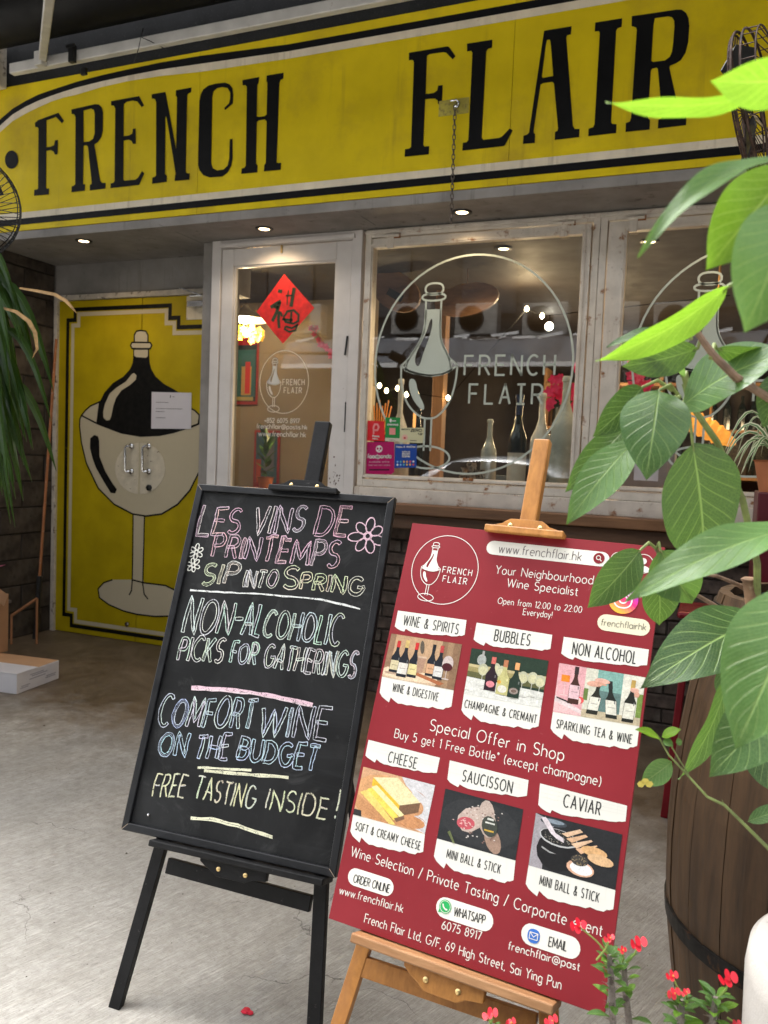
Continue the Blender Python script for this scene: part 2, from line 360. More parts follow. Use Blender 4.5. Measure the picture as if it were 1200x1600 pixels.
# the round left end goes on out of the picture
def lend(p, k): return [Vector((p.x-.28, YS, p.z-.42)), Vector((p.x-.15, YS, p.z-.20))] if k else []
ext = lambda L: [Vector((L[0].x-.20, YS, L[0].z-.30)), Vector((L[0].x-.09, YS, L[0].z-.11))]+L
band3(ext(B0), ext(B1), ztb, ztm, m_black_p, 'black_stripe'); band3(ext(B1), ext(B2), ztm, ztc, m_cream, 'cream_stripe')
for (ya, yb, mt, nm) in ((272.7, 284.3, m_cream, 'cream_stripe'), (284.3, 296.2, m_black_p, 'black_stripe')):
    za, z2 = atY((600, ya), YS).z, atY((600, yb), YS).z
    mb = MB(); mb.add([(-4.7, YS-.0018, za), (xr, YS-.0018, za), (xr, YS-.0018, z2), (-4.7, YS-.0018, z2)], [(0, 1, 2, 3)]); mb.build(nm, mt, sign)
LET = {
 'F': ((0, 140, 5), [(275,262),(300,240),(460,182),(503,245),(487,266),(440,216),(365,243),(365,450),(400,447),(425,435),(432,398),(455,394),(452,508),(432,510),(420,485),(400,474),(365,480),(362,765),(368,775),(387,773),(385,820),(268,830),(270,785),(295,780),(300,768),(303,305),(292,293),(278,295)], None),
 'R': ((0, 140, 5), [(560,157),(745,115),(775,118),(797,140),(808,180),(806,320),(795,370),(770,410),(740,430),(785,710),(800,730),(828,730),(825,775),(703,790),(705,745),(718,738),(718,720),(690,450),(680,437),(655,440),(652,740),(668,742),(666,790),(560,803),(562,757),(580,752),(590,740),(592,215),(582,195),(562,192)],
       [(655,165),(715,150),(735,160),(742,190),(742,340),(730,385),(700,405),(655,412)]),
 'E': ((0, 140, 5), [(870,92),(1090,52),(1128,125),(1110,140),(1075,95),(1040,88),(990,98),(970,115),(968,365),(1010,360),(1035,345),(1040,308),(1063,305),(1063,425),(1040,425),(1030,403),(1010,393),(968,400),(966,705),(975,712),(1060,705),(1080,690),(1110,638),(1130,655),(1090,745),(865,772),(866,735),(888,730),(897,715),(903,150),(892,128),(870,125)], None),
 'N': ((220, 100, 5), [(87,238),(195,220),(278,665),(285,260),(275,250),(277,207),(398,185),(396,222),(370,235),(365,250),(353,840),(362,856),(385,855),(383,905),(267,915),(270,870),(275,860),(204,420),(198,410),(195,430),(192,860),(207,875),(205,922),(90,937),(92,890),(115,880),(121,870),(122,300),(112,275),(88,272)], None),
 'C': ((220, 100, 5), [(460,290),(470,240),(490,200),(530,170),(590,155),(660,147),(695,160),(718,190),(725,240),(722,310),(660,362),(655,345),(690,310),(700,270),(700,225),(680,190),(640,182),(600,190),(570,215),(560,260),(553,780),(565,815),(600,833),(650,825),(680,795),(692,740),(697,588),(720,586),(720,740),(708,800),(680,850),(640,880),(540,888),(490,870),(460,830),(450,790)], None),
 'H': ((220, 100, 5), [(795,128),(928,103),(922,150),(912,165),(908,410),(925,415),(970,408),(985,395),(990,150),(983,135),(985,92),(1118,70),(1116,115),(1095,125),(1085,150),(1063,770),(1075,775),(1098,773),(1096,828),(963,840),(967,790),(978,775),(985,450),(970,435),(925,442),(908,455),(902,780),(915,795),(912,848),(786,860),(790,818),(812,812),(822,795),(830,180),(820,168),(797,168)], None),
 'F2': ((620, 40, 6), [(115,257),(475,197),(492,203),(553,290),(525,320),(465,258),(440,252),(310,270),(285,285),(272,640),(300,642),(350,632),(380,610),(390,565),(432,560),(425,735),(388,737),(385,705),(360,687),(310,687),(268,693),(250,1120),(262,1136),(305,1133),(302,1208),(75,1232),(78,1162),(120,1153),(135,1140),(162,345),(152,325),(115,328)], None),
 'L': ((620, 40, 6), [(660,172),(897,135),(893,208),(855,222),(840,245),(797,1055),(812,1073),(960,1055),(990,1040),(1058,967),(1088,985),(1015,1125),(1000,1132),(615,1175),(620,1100),(655,1095),(672,1075),(710,260),(700,240),(660,245)], None),
 'A': ((800, 20, 6.667), [(335,190),(622,143),(615,228),(575,238),(567,265),(635,1180),(655,1213),(705,1213),(700,1298),(445,1327),(448,1245),(475,1230),(480,1205),(438,740),(420,722),(330,735),(298,750),(228,1220),(228,1250),(243,1270),(238,1358),(115,1368),(120,1283),(160,1270),(178,1250)],
       [(365,285),(395,283),(405,330),(430,660),(320,682),(312,665),(355,330)]),
 'I': ((800, 20, 6.667), [(868,105),(1148,60),(1143,150),(1100,165),(1085,190),(1033,1140),(1045,1160),(1090,1163),(1085,1255),(795,1288),(798,1210),(845,1195),(860,1165),(915,215),(905,195),(862,198)], None),
 'R2': ((940, 0, 7.275), [(345,187),(850,113),(910,113),(960,150),(988,210),(997,300),(985,480),(955,600),(900,690),(840,725),(780,750),(770,770),(850,1130),(885,1290),(905,1320),(965,1322),(960,1425),(640,1463),(645,1365),(680,1345),(690,1310),(670,1130),(640,790),(628,772),(575,785),(560,810),(525,1310),(530,1350),(550,1370),(545,1475),(272,1503),(277,1400),(320,1385),(335,1340),(400,340),(390,315),(340,300)],
       [(605,210),(760,190),(800,200),(825,240),(828,300),(815,480),(800,590),(775,650),(720,690),(585,708),(565,695),(590,290)]),
}
for k, (z, out, hole) in LET.items():
    q = zm(*z); mb = MB()
    if hole: mb.polyh(sp(q(out), .003), [sp(q(hole), .003)])
    else: mb.poly(sp(q(out), .003))
    mb.build('letter', m_black_p, sign)
mb = MB(); mb.poly(sp([(18.6+10.5*math.cos(a*.2618), 249.8+14.4*math.sin(a*.2618)) for a in range(24)], .003)); mb.build('dot', m_black_p, sign)

MB().box(-6.2, 2.2, YS+.006, YS+.12, ZS-.002, zb).build('fascia', m_grey_p, label='narrow grey painted fascia strip under the yellow sign', cat='fascia', bevel=.004)
MB().box(-6.2, 2.2, YS+.12, 5.0, ZS, ZS+.06).build('soffit', m_grey_p, kind='structure')
MB().box(-6.2, 2.2, YS+.05, 5.2, ZS+.06, 8.5).build('upper_wall', pm('upper_wall_render', (.09, .09, .09), .85, var=.2, vs=2, bump=.2), label='dark upper wall of the shop building behind the sign', cat='wall')
mb = MB(); s0, s1 = atZ((248, 350.7), ZS-.0015), Vector((-3.15, 4.42, ZS-.0015)); mb.ribbon([s0, s1], .006, (0, 0, 1)); s2 = atZ((560, 335), ZS-.0015); s3 = atZ((587, 352), ZS-.0015); mb.ribbon([s2, s3], .006, (0, 0, 1))
mb.build('soffit_joint', m_darkmetal, kind='structure')

# recess: yellow double door
MB().box(1.25, 1.4, 1.4, YW-.14, 0, 4.6).build('added_shade_wall', m_grey_p, label='unseen plain grey wall added at the right to shade the shopfront', cat='wall')  # out of view, added to shade the ground, sign and leaves at the right
MB().box(-5.2, -3.15, YD+.047, YD+.06, 0, 2.5).build('light_stop_wall', m_grey_p, kind='structure')  # hidden behind the double door, added to stop light leaking past it
m_edge = pm('door_edge_dark', (.04, .03, .02), .8)
xl, xrt = -4.60, -3.14
MB().box(xl-.4, xrt, YD+.01, YD+.3, 2.50, ZS).build('lintel', m_grey_p, label='grey painted lintel above the yellow double door', cat='lintel')
MB().box(xrt, -3.065, YW+.02, YD+.05, 0, ZS).build('pillar', m_grey_p, label='narrow grey pillar between yellow door recess and glass door', cat='pillar', bevel=.004)
door = thing('double_door', 'yellow double door painted with a big bottle in a wine glass', 'door', (-3.9, YD, 0))
xs = atY((217, 735), YD).x
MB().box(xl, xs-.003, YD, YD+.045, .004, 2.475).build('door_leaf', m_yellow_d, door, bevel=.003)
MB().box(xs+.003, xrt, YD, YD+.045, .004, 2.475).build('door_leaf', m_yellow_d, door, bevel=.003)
m_fr = pm('worn_cream_frame', (.52, .47, .40), .6, var=.08, vs=20, spots=((.12, .09, .07), 18, .58, .68))
mb = MB(); mb.box(xl-.035, xl, YD-.02, YD+.05, 0, 2.515); mb.box(xl, xrt, YD-.02, YD+.05, 2.478, 2.515); mb.build('door_frame', m_fr, door, bevel=.003)
def dp(pts, off): return [atY(p, YD)-Vector((0, off, 0)) for p in pts]
z3 = zm(0, 330, 3.4286); z6 = zm(120, 500, 6); z7 = zm(0, 700, 3.636)
N = Vector((0, -1, 0))
mb = MB(); mb.col = (0.012, 0.012, 0.012)
W = .029
def rectpath(pts, w, col, off):
    mb.col = col; P = dp(pts, off); P[0].x = P[1].x = atY((103.5 if col is BL else 111.2, 705), YD).x
    Q = [P[0]]
    for p in P[1:]:      # keep the border square: level or plumb runs
        q = Q[-1]; Q.append(Vector((p.x, q.y, q.z)) if abs(p.x-q.x) > abs(p.z-q.z) else Vector((q.x, q.y, p.z)))
    mb.ribbon(Q, w, N)
BL, CR, YL = (.003, .003, .003), (.50, .44, .31), (.50, .37, .012)
rectpath(z7([(368, 0), (370, 945), (406, 950), (406, 1008), (1130, 1120)]), W, BL, .0015)
rectpath(z7([(390, 0), (393, 915), (430, 920), (430, 985), (1130, 1085)]), W, CR, .0012)
rectpath(z3([(363, 1268), (363, 585), (403, 582), (403, 527), (912, 517), (912, 572), (958, 575), (958, 622), (1120, 622)]), W, BL, .0015)
rectpath(z3([(383, 1268), (383, 613), (422, 613), (422, 552), (893, 545), (893, 600), (935, 605), (935, 653), (1120, 653)]), W, CR, .0012)
def P_(pts, col, off): mb.col = col; mb.poly(dp(pts, off))
def L_(pts, col, off, w=.011, closed=False): mb.col = col; mb.ribbon(dp(pts, off), w, N, closed)
bowl = z6([(45,895),(30,930),(28,1000),(45,1150),(90,1340),(170,1510)])+z7([(560,230),(650,320),(755,375),(830,387),(920,375),(1010,320),(1080,240),(1140,120),(1165,-20),(1170,-120)])+z6([(1150,900),(1140,975),(1000,1025),(900,1055),(780,1080),(600,1088),(420,1058),(190,970)])
P_(bowl, CR, .0010); L_(bowl, BL, .0022, .012, True)
back = z6([(45,895),(80,850),(130,805),(215,768),(190,970)]); P_(back, CR, .0010); L_(back, BL, .0022, .011)
back = z6([(1075,830),(1110,850),(1150,890),(1145,975),(1060,1010)]); P_(back, CR, .0010); L_(back, BL, .0022, .011)
bot = z6([(530,270),(530,330),(525,400),(500,460),(440,530),(340,590),(260,680),(215,770),(195,870),(190,970),(300,1018),(420,1055),(600,1086),(780,1078),(900,1052),(1020,1020),(1062,960),(1060,860),(1040,770),(1000,710),(920,655),(820,600),(740,530),(700,460),(685,400),(680,330),(680,270)])
P_(bot, BL, .0016)
P_(z6([(545,200),(545,140),(565,110),(600,104),(645,110),(665,140),(665,205)]), CR, .0020); L_(z6([(541,205),(541,140),(562,105),(600,98),(648,105),(669,140),(669,205)]), BL, .0026, .011)
P_(z6([(520,212),(690,212),(706,235),(690,270),(520,268),(505,240)]), CR, .0020); L_(z6([(520,210),(690,212),(706,238),(690,270),(520,268),(505,240)]), BL, .0026, .011, True)
P_(z6([(540,280),(668,280),(668,340),(650,354),(560,348),(540,335)]), CR, .0022)
P_(z6([(540,498),(562,520),(555,560),(500,610),(420,660),(370,730),(345,800),(325,900),(310,938),(280,942),(252,915),(250,860),(265,790),(310,690),(380,630),(460,580),(520,505)]), CR, .0022)
P_(z6([(165,1078),(200,1090),(212,1130),(215,1280),(270,1420)])+z7([(640,200),(665,235),(655,258),(630,255),(590,190),(545,110)])+z6([(150,1300),(125,1200),(127,1110)]), BL, .0020)
P_(z7([(757,378),(822,385),(815,740),(820,780),(750,780),(752,740)]), CR, .0010)
base = z7([(640,748),(590,765),(558,800),(565,850),(620,890),(700,925),(780,945),(880,957),(960,955),(1040,930),(1050,870),(1010,815),(940,780),(815,765),(750,748)])
P_(base, CR, .0008); L_(base, BL, .0022, .011)
L_(z7([(757,378),(755,600),(752,760),(748,810),(735,835)]), BL, .0022); L_(z7([(822,385),(817,600),(812,770),(820,830),(842,858)]), BL, .0022)
pl = [(219.5+39*math.cos(a*.2618), 732+40*math.sin(a*.2618)) for a in range(24)]
mb.build('painted_mural', printmat('door_print', .5), door, colors=True)
mb = MB()
for s in (-1, 1):
    pts = [(219.5+39*math.cos(a), 732+40*math.sin(a)) for a in [math.pi/2+s*math.pi*k/14 for k in range(15)]]
    c = atY((218, 732), YD).x
    P = dp(pts, .004); P = [Vector((min(p.x, xs-.004) if s > 0 else max(p.x, xs+.004), p.y, p.z)) for p in P]
    mb.prism(P, (0, .003, 0))
mb.build('push_plate', pm('worn_plate_paint', (.60, .54, .42), .45, var=.05, vs=20, spots=((.10, .05, .03), 45, .64, .70)), door)
for px in ((197, 685, 197, 735), (223.5, 687, 223.5, 737)):
    pass
for x0 in (197.5, 224.5):
    h = MB(); a = atY((x0-2, 700), YD-.05); b = atY((x0-2, 735), YD-.05); ra = atY((x0+8, 697), YD-.01); rb = atY((x0+8, 736.5), YD-.01)
    h.tube([ra, ra+Vector((0, -.03, 0)), ra.lerp(a, .6)+Vector((0, -.01, .008)), a, b, rb.lerp(b, .6)+Vector((0, -.01, -.008)), rb+Vector((0, -.03, 0)), rb], .008, 8)
    ob = h.build('pull_handle', m_steel, door, smooth=True)
    for q in (ra, rb): MB().lathe([(.02, 0), (.02, .006), (.013, .012), (.0, .014)], q, 14, Matrix.Rotation(rad(90), 3, 'X')).build('rosette', m_steel, ob, smooth=True)
MB().lathe([(.022, 0), (.022, .012), (.013, .018), (0, .018)], atY((233.5, 762), YD-.004), 16, Matrix.Rotation(rad(90), 3, 'X')).build('lock_cylinder', m_darkmetal, door, smooth=True)
MB().lathe([(.017, 0), (.017, .012), (.01, .016), (0, .016)], atY((199.5, 975), YD-.002), 14, Matrix.Rotation(rad(90), 3, 'X')).build('floor_bolt', m_steel, door, smooth=True)
a = atY((292, 470), YD-.002); b = atY((314, 499), YD-.002)
MB().box(a.x, xrt-.002, YD-.006, YD-.001, b.z, a.z+.03).build('closer_plate', m_cream, door, bevel=.004)
mb = MB(); a = atY((296, 474), YD-.03); mb.box(a.x, xrt-.005, YD-.06, YD-.006, a.z-.03, a.z+.01)
mb.bar(atY((281, 450), YD-.07), atY((316, 462), YD-.12), .02, .008, (0, 0, 1)); mb.bar(atY((296, 463), YD-.14), atY((316, 462), YD-.12), .02, .008, (0, 0, 1)); mb.build('door_closer', m_steel, door, bevel=.002)
note = MB(); q = [atY(p, YD-.006) for p in z6([(702, 674), (1075, 683), (1072, 1022), (697, 1018)])]
note.poly(q); nt_ = note.build('paper_note', pm('white_paper', (.62, .60, .64), .7, var=.02), label='white paper notice taped on the right leaf of the yellow door', cat='notice')
tx = MB(); tx.col = (.12, .12, .13)
def qb(q, u, v, off=.001):
    A = q[0].lerp(q[1], u); B = q[3].lerp(q[2], u); return A.lerp(B, v)-Vector((0, off, 0))
for (v, u0, u1) in ((.28, .12, .44), (.45, .12, .78), (.53, .12, .33), (.70, .12, .36)):
    u = u0
    while u < u1:
        w = random.uniform(.02, .06); tx.ribbon([qb(q, u, v), qb(q, min(u1, u+w), v)], .0045, N); u += w+.012
tx.ribbon([qb(q, .48, .08), qb(q, .48, .15)], .008, N); tx.ribbon([qb(q, .53, .12), qb(q, .58, .12)], .004, N)
tx.build('printed_text', M_print, nt_, colors=True, kind='stuff')

# left wall: dark concrete blocks, each one laid
m_block = pm('dark_block', (.05, .038, .029), .85, var=.3, vs=9, bump=.5, bs=45, spots=((.08, .066, .052), 6, .5, .75), spots2=((.02, .017, .014), 12, .6, .75))
wl = thing('block_wall', 'dark concrete block side wall at the left of the doorway', 'wall', (-4.67, 3.9, 0))
XW = -4.64
MB().box(XW-.25, XW-.012, 1.6, 4.69, 0, ZS+.06).build('mortar', pm('dark_mortar', (.03, .025, .02), .95), wl)
zrow = .19; rows = int(ZS/zrow)
proto = {}
for r in range(rows+1):
    y = 3.0+(-.2 if r % 2 else 0)
    while y < 4.68:
        y0, y1 = max(3.0, y)+.005, min(4.685, y+.40)-.005; z0, z1 = r*zrow+.005, min(ZS, (r+1)*zrow)-.005
        if y1-y0 > .03 and z1-z0 > .02:
            key = (round(y1-y0, 3), round(z1-z0, 3), random.randrange(3))
            if key not in proto:
                b = MB().box(-.012, 0, 0, y1-y0, 0, z1-z0); bm = bmesh.new()
                me = bpy.data.meshes.new('block'); me.from_pydata(b.v, [], b.f); bm.from_mesh(me); bmesh.ops.recalc_face_normals(bm, faces=bm.faces)
                bmesh.ops.bevel(bm, geom=bm.edges, offset=.004, segments=1, affect='EDGES')
                for v in bm.verts: v.co += Vector((random.uniform(-.002, .002), 0, 0))
                bm.to_mesh(me); bm.free(); me.materials.append(m_block); proto[key] = me
            o = bpy.data.objects.new('block', proto[key]); COL.objects.link(o); o.parent = wl
            o.location = Vector((XW+random.uniform(-.004, .006), y0, z0))-Vector((-4.67, 3.9, 0))
        y += .40

# ------------------------------------------------------------------ glass shop door
def glassmat(name='window_glass', tint=(.93, .95, .93), rough=.0):
    t = NT(name); fr = t.n('ShaderNodeFresnel'); fr.inputs['IOR'].default_value = 1.95
    tr = t.n('ShaderNodeBsdfTransparent'); tr.inputs[0].default_value = (*tint, 1); gl = t.n('ShaderNodeBsdfGlossy'); gl.inputs['Roughness'].default_value = rough
    ge = t.n('ShaderNodeNewGeometry'); mx = t.n('ShaderNodeMixShader'); t.l(t.math('MULTIPLY', fr.outputs[0], t.math('SUBTRACT', 1, ge.outputs['Backfacing'])), mx.inputs[0]); t.l(tr.outputs[0], mx.inputs[1]); t.l(gl.outputs[0], mx.inputs[2]); return t.done(mx.outputs[0])
m_glass = glassmat()
def frame(mb, x0, x1, z0, z1, w, y0, y1, wb=None, wt=None):
    wb = w if wb is None else wb; wt = w if wt is None else wt
    mb.box(x0, x0+w, y0, y1, z0, z1); mb.box(x1-w, x1, y0, y1, z0, z1); mb.box(x0+w, x1-w, y0, y1, z0, z0+wb); mb.box(x0+w, x1-w, y0, y1, z1-wt, z1)
X = lambda px, py, Y=YW: atY((px, py), Y).x
Z = lambda px, py, Y=YW: atY((px, py), Y).z
gd = thing('glass_door', 'white framed glass door with red diamond paper behind the chalkboard', 'door', (-2.6, YW, 0))
xa, xb = -3.06, X(566, 400)            # frame outer
xi = X(344.5, 420); xj = X(549, 420)   # leaf
mb = MB(); mb.box(xa, xi, YW, YW+.09, 0, ZS); mb.box(xj, xb-.003, YW, YW+.09, 0, ZS); mb.box(xi, xj, YW+.004, YW+.09, Z(440, 381), ZS)
mb.box(xi, xj+.02, YW-.018, YW, Z(440, 381), Z(440, 374)); mb.build('door_frame', m_white_f, gd, bevel=.003)
gx0, gx1, gz1 = X(363, 430), X(523.5, 430), Z(440, 410)
mb = MB(); zt2 = Z(440, 382.5); y0, y1 = YW+.012, YW+.06
mb.box(xi+.004, gx0, y0, y1, .01, zt2); mb.box(gx1, xj-.004, y0, y1, .01, zt2); mb.box(gx0+.001, gx1-.001, y0+.001, y1, gz1, zt2-.001); mb.box(gx0+.001, gx1-.001, y0+.001, y1, .01, .22)
lf = mb.build('door_leaf', m_white_f, gd, bevel=.004)
mb = MB(); frame(mb, gx0, gx1, .22, gz1, .012, YW+.022, YW+.05); mb.build('glazing_bead', m_white_f, lf, bevel=.002)
MB().box(gx0+.002, gx1-.002, YW+.034, YW+.04, .222, gz1-.002).build('glass', m_glass, gd)
mb = MB(); a = atY((440, 386), YW+.008); mb.box(a.x-.006, a.x+.006, YW+.004, YW+.012, a.z-.035, a.z+.012); mb.build('door_latch', m_brass, lf)
mb = MB()
for pts, w in (([(543, 525), (541, 540), (539, 555)], .014), ([(540, 628), (539, 655), (538, 675)], .008)):
    mb.ribbon([atY(p, YW-.0015) for p in pts], w, N)
mb.build('keyhole_slot', m_darkmetal, gd)
mb = MB()
for k in range(26):
    a = atY((524+random.gauss(0, 5), 745+random.gauss(0, 9)), YW+.0105); s = random.uniform(.002, .007)
    mb.add([a+Vector((math.cos(q)*s*random.uniform(.5, 1), 0, math.sin(q)*s)) for q in (0, 1.2, 2.5, 3.8, 5)], [(0, 1, 2, 3, 4)])
mb.build('peeled_paint', pm('peel', (.09, .05, .04), .9), gd)

# ------------------------------------------------------------------ windows
def casement(x0, x1, z0, z1, name, label, gg):
    w = thing(name, label, 'window', ((x0+x1)/2, YW, z0), 'hinged shop windows with a frosted logo')
    ow = .036
    mb = MB(); frame(mb, x0, x1, z0, z1, ow, YW, YW+.10, .046, .046)
    mb.box(x0, x1, YW-.012, YW, z1-.028, z1-.008); mb.build('outer_frame', m_rust_w, w, bevel=.003)
    lx0, lx1, lz0, lz1 = x0+ow+.007, x1-ow-.007, z0+.052, z1-.054
    gl0, gl1, gz0_, gz1_ = gg
    mb = MB(); y_, y2_ = YW-.004, YW+.045
    mb.box(lx0, gl0, y_, y2_, lz0, lz1); mb.box(gl1, lx1, y_, y2_, lz0, lz1); mb.box(gl0, gl1, y_, y2_, lz0, gz0_); mb.box(gl0, gl1, y_, y2_, gz1_, lz1); cf = mb.build('casement_frame', m_rust_w, w, bevel=.003)
    mb = MB(); frame(mb, gl0-.020, gl1+.020, gz0_-.020, gz1_+.020, .012, YW-.010, YW-.004); mb.build('frame_moulding', m_rust_w, cf, bevel=.002)
    MB().box(gl0+.0005, gl1-.0005, YW+.018, YW+.024, gz0_+.0005, gz1_-.0005).build('glass', m_glass, w)
    for fx in (.12, .86):
        hx = x0+(x1-x0)*fx; mb = MB(); mb.tube([(hx-.035, YW-.014, z1-.045), (hx+.055, YW-.014, z1-.045)], .010, 8); mb.box(hx-.02, hx+.02, YW-.012, YW-.004, z1-.115, z1-.05)
        hg = mb.build('hinge', m_rust_w, w, bevel=.002)
        MB().box(hx+.021, hx+.062, YW-.016, YW-.012, z1-.062, z1-.035).build('rust_patch', m_rust, hg)
    mb = MB(); hx = (x0+x1)/2+.02; mb.box(hx-.03, hx+.03, YW-.016, YW-.004, z0+.062, z0+.078); mb.build('latch', m_rust, w, bevel=.002)
    return w, gg
zw0, zw1 = Z(553, 759), ZS-.005
wx0, wx1 = X(567, 500), X(936, 500)
ga = (X(577, 560), X(900, 560), Z(728, 748), Z(747, 376.5)); gb = (X(969, 560), X(969, 560)+ga[1]-ga[0], ga[2], ga[3])
win1, g1r = casement(wx0, wx1-.02, zw0, zw1, 'shop_window', 'larger rusty white framed window with delivery stickers in its lower left corner', ga)
win2, g2r = casement(wx1-.018, wx1+1.36, zw0, zw1, 'shop_window', 'rusty white framed window at the right behind the big green leaves', gb)
MB().box(wx0, wx1+1.4, YW-.035, YW-.0005, Z(700, 790), zw0-.001).build('window_sill', m_rust_w, label='weathered cream steel sill under the shop windows', cat='sill', bevel=.004)
m_ctr = wood('old_counter_wood', (.10, .045, .018), (.26, .13, .06), (10, 1, 1), 9, .5, .4, dark=(.03, .015, .01))
zc1, zc0 = Z(700, 792, YW-.14), Z(700, 824, YW-.14)
mb = MB(); mb.box(wx0-.05, 1.9, YW-.14, YW-.002, zc0+.055, zc1); mb.build('wooden_counter', m_ctr, label='long weathered brown wooden counter board below the shop windows', cat='counter', bevel=.006)
MB().box(wx0-.03, 1.9, YW-.10, YW-.002, zc0-.03, zc0+.052).build('counter_beam', wood('dark_beam', (.05, .025, .012), (.12, .06, .03), (10, 1, 1), 9, .6, .4), label='dark wooden beam holding the counter below the windows', cat='beam', bevel=.006)

# brick wall under the windows
bw = thing('brick_wall', 'dark brown brick wall under the window counter', 'wall', (-.6, YW+.02, 0))
m_brick = pm('dark_brick', (.055, .040, .032), .85, var=.35, vs=14, bump=.5, bs=60, spots=((.11, .095, .08), 8, .58, .75), spots2=((.02, .017, .015), 20, .62, .75), kind='Object')
MB().box(xb, 1.9, YW+.03, YW+.25, 0, zc0).build('mortar', pm('brick_mortar', (.045, .038, .032), .95), bw)
pr = []
for k in range(6):
    me = bpy.data.meshes.new('brick'); bm = bmesh.new(); b = MB().box(0, .205, -.016, 0, 0, .068); me.from_pydata(b.v, [], b.f); bm.from_mesh(me); bmesh.ops.recalc_face_normals(bm, faces=bm.faces)
    bmesh.ops.bevel(bm, geom=bm.edges, offset=.004, segments=1, affect='EDGES')
    for v in bm.verts: v.co += Vector((random.uniform(-.0015, .0015), random.uniform(-.002, .002), random.uniform(-.0015, .0015)))
    bm.to_mesh(me); bm.free(); me.materials.append(m_brick); pr.append(me)
r = 0; z = .004
while z < zc0-.07:
    x = xb+(.107 if r % 2 else 0)
    while x < .72:
        o = bpy.data.objects.new('brick', random.choice(pr)); COL.objects.link(o); o.parent = bw
        o.location = Vector((x, YW+.03+random.uniform(-.003, .004), z))-Vector((-.6, YW+.02, 0)); x += .214
    z += .078; r += 1
# wall between window heads and the room behind
MB().box(xb-.002, 1.95, YW+.252, YW+.3, 0, zw0-.03).build('inner_wall', m_grey_p, kind='structure')

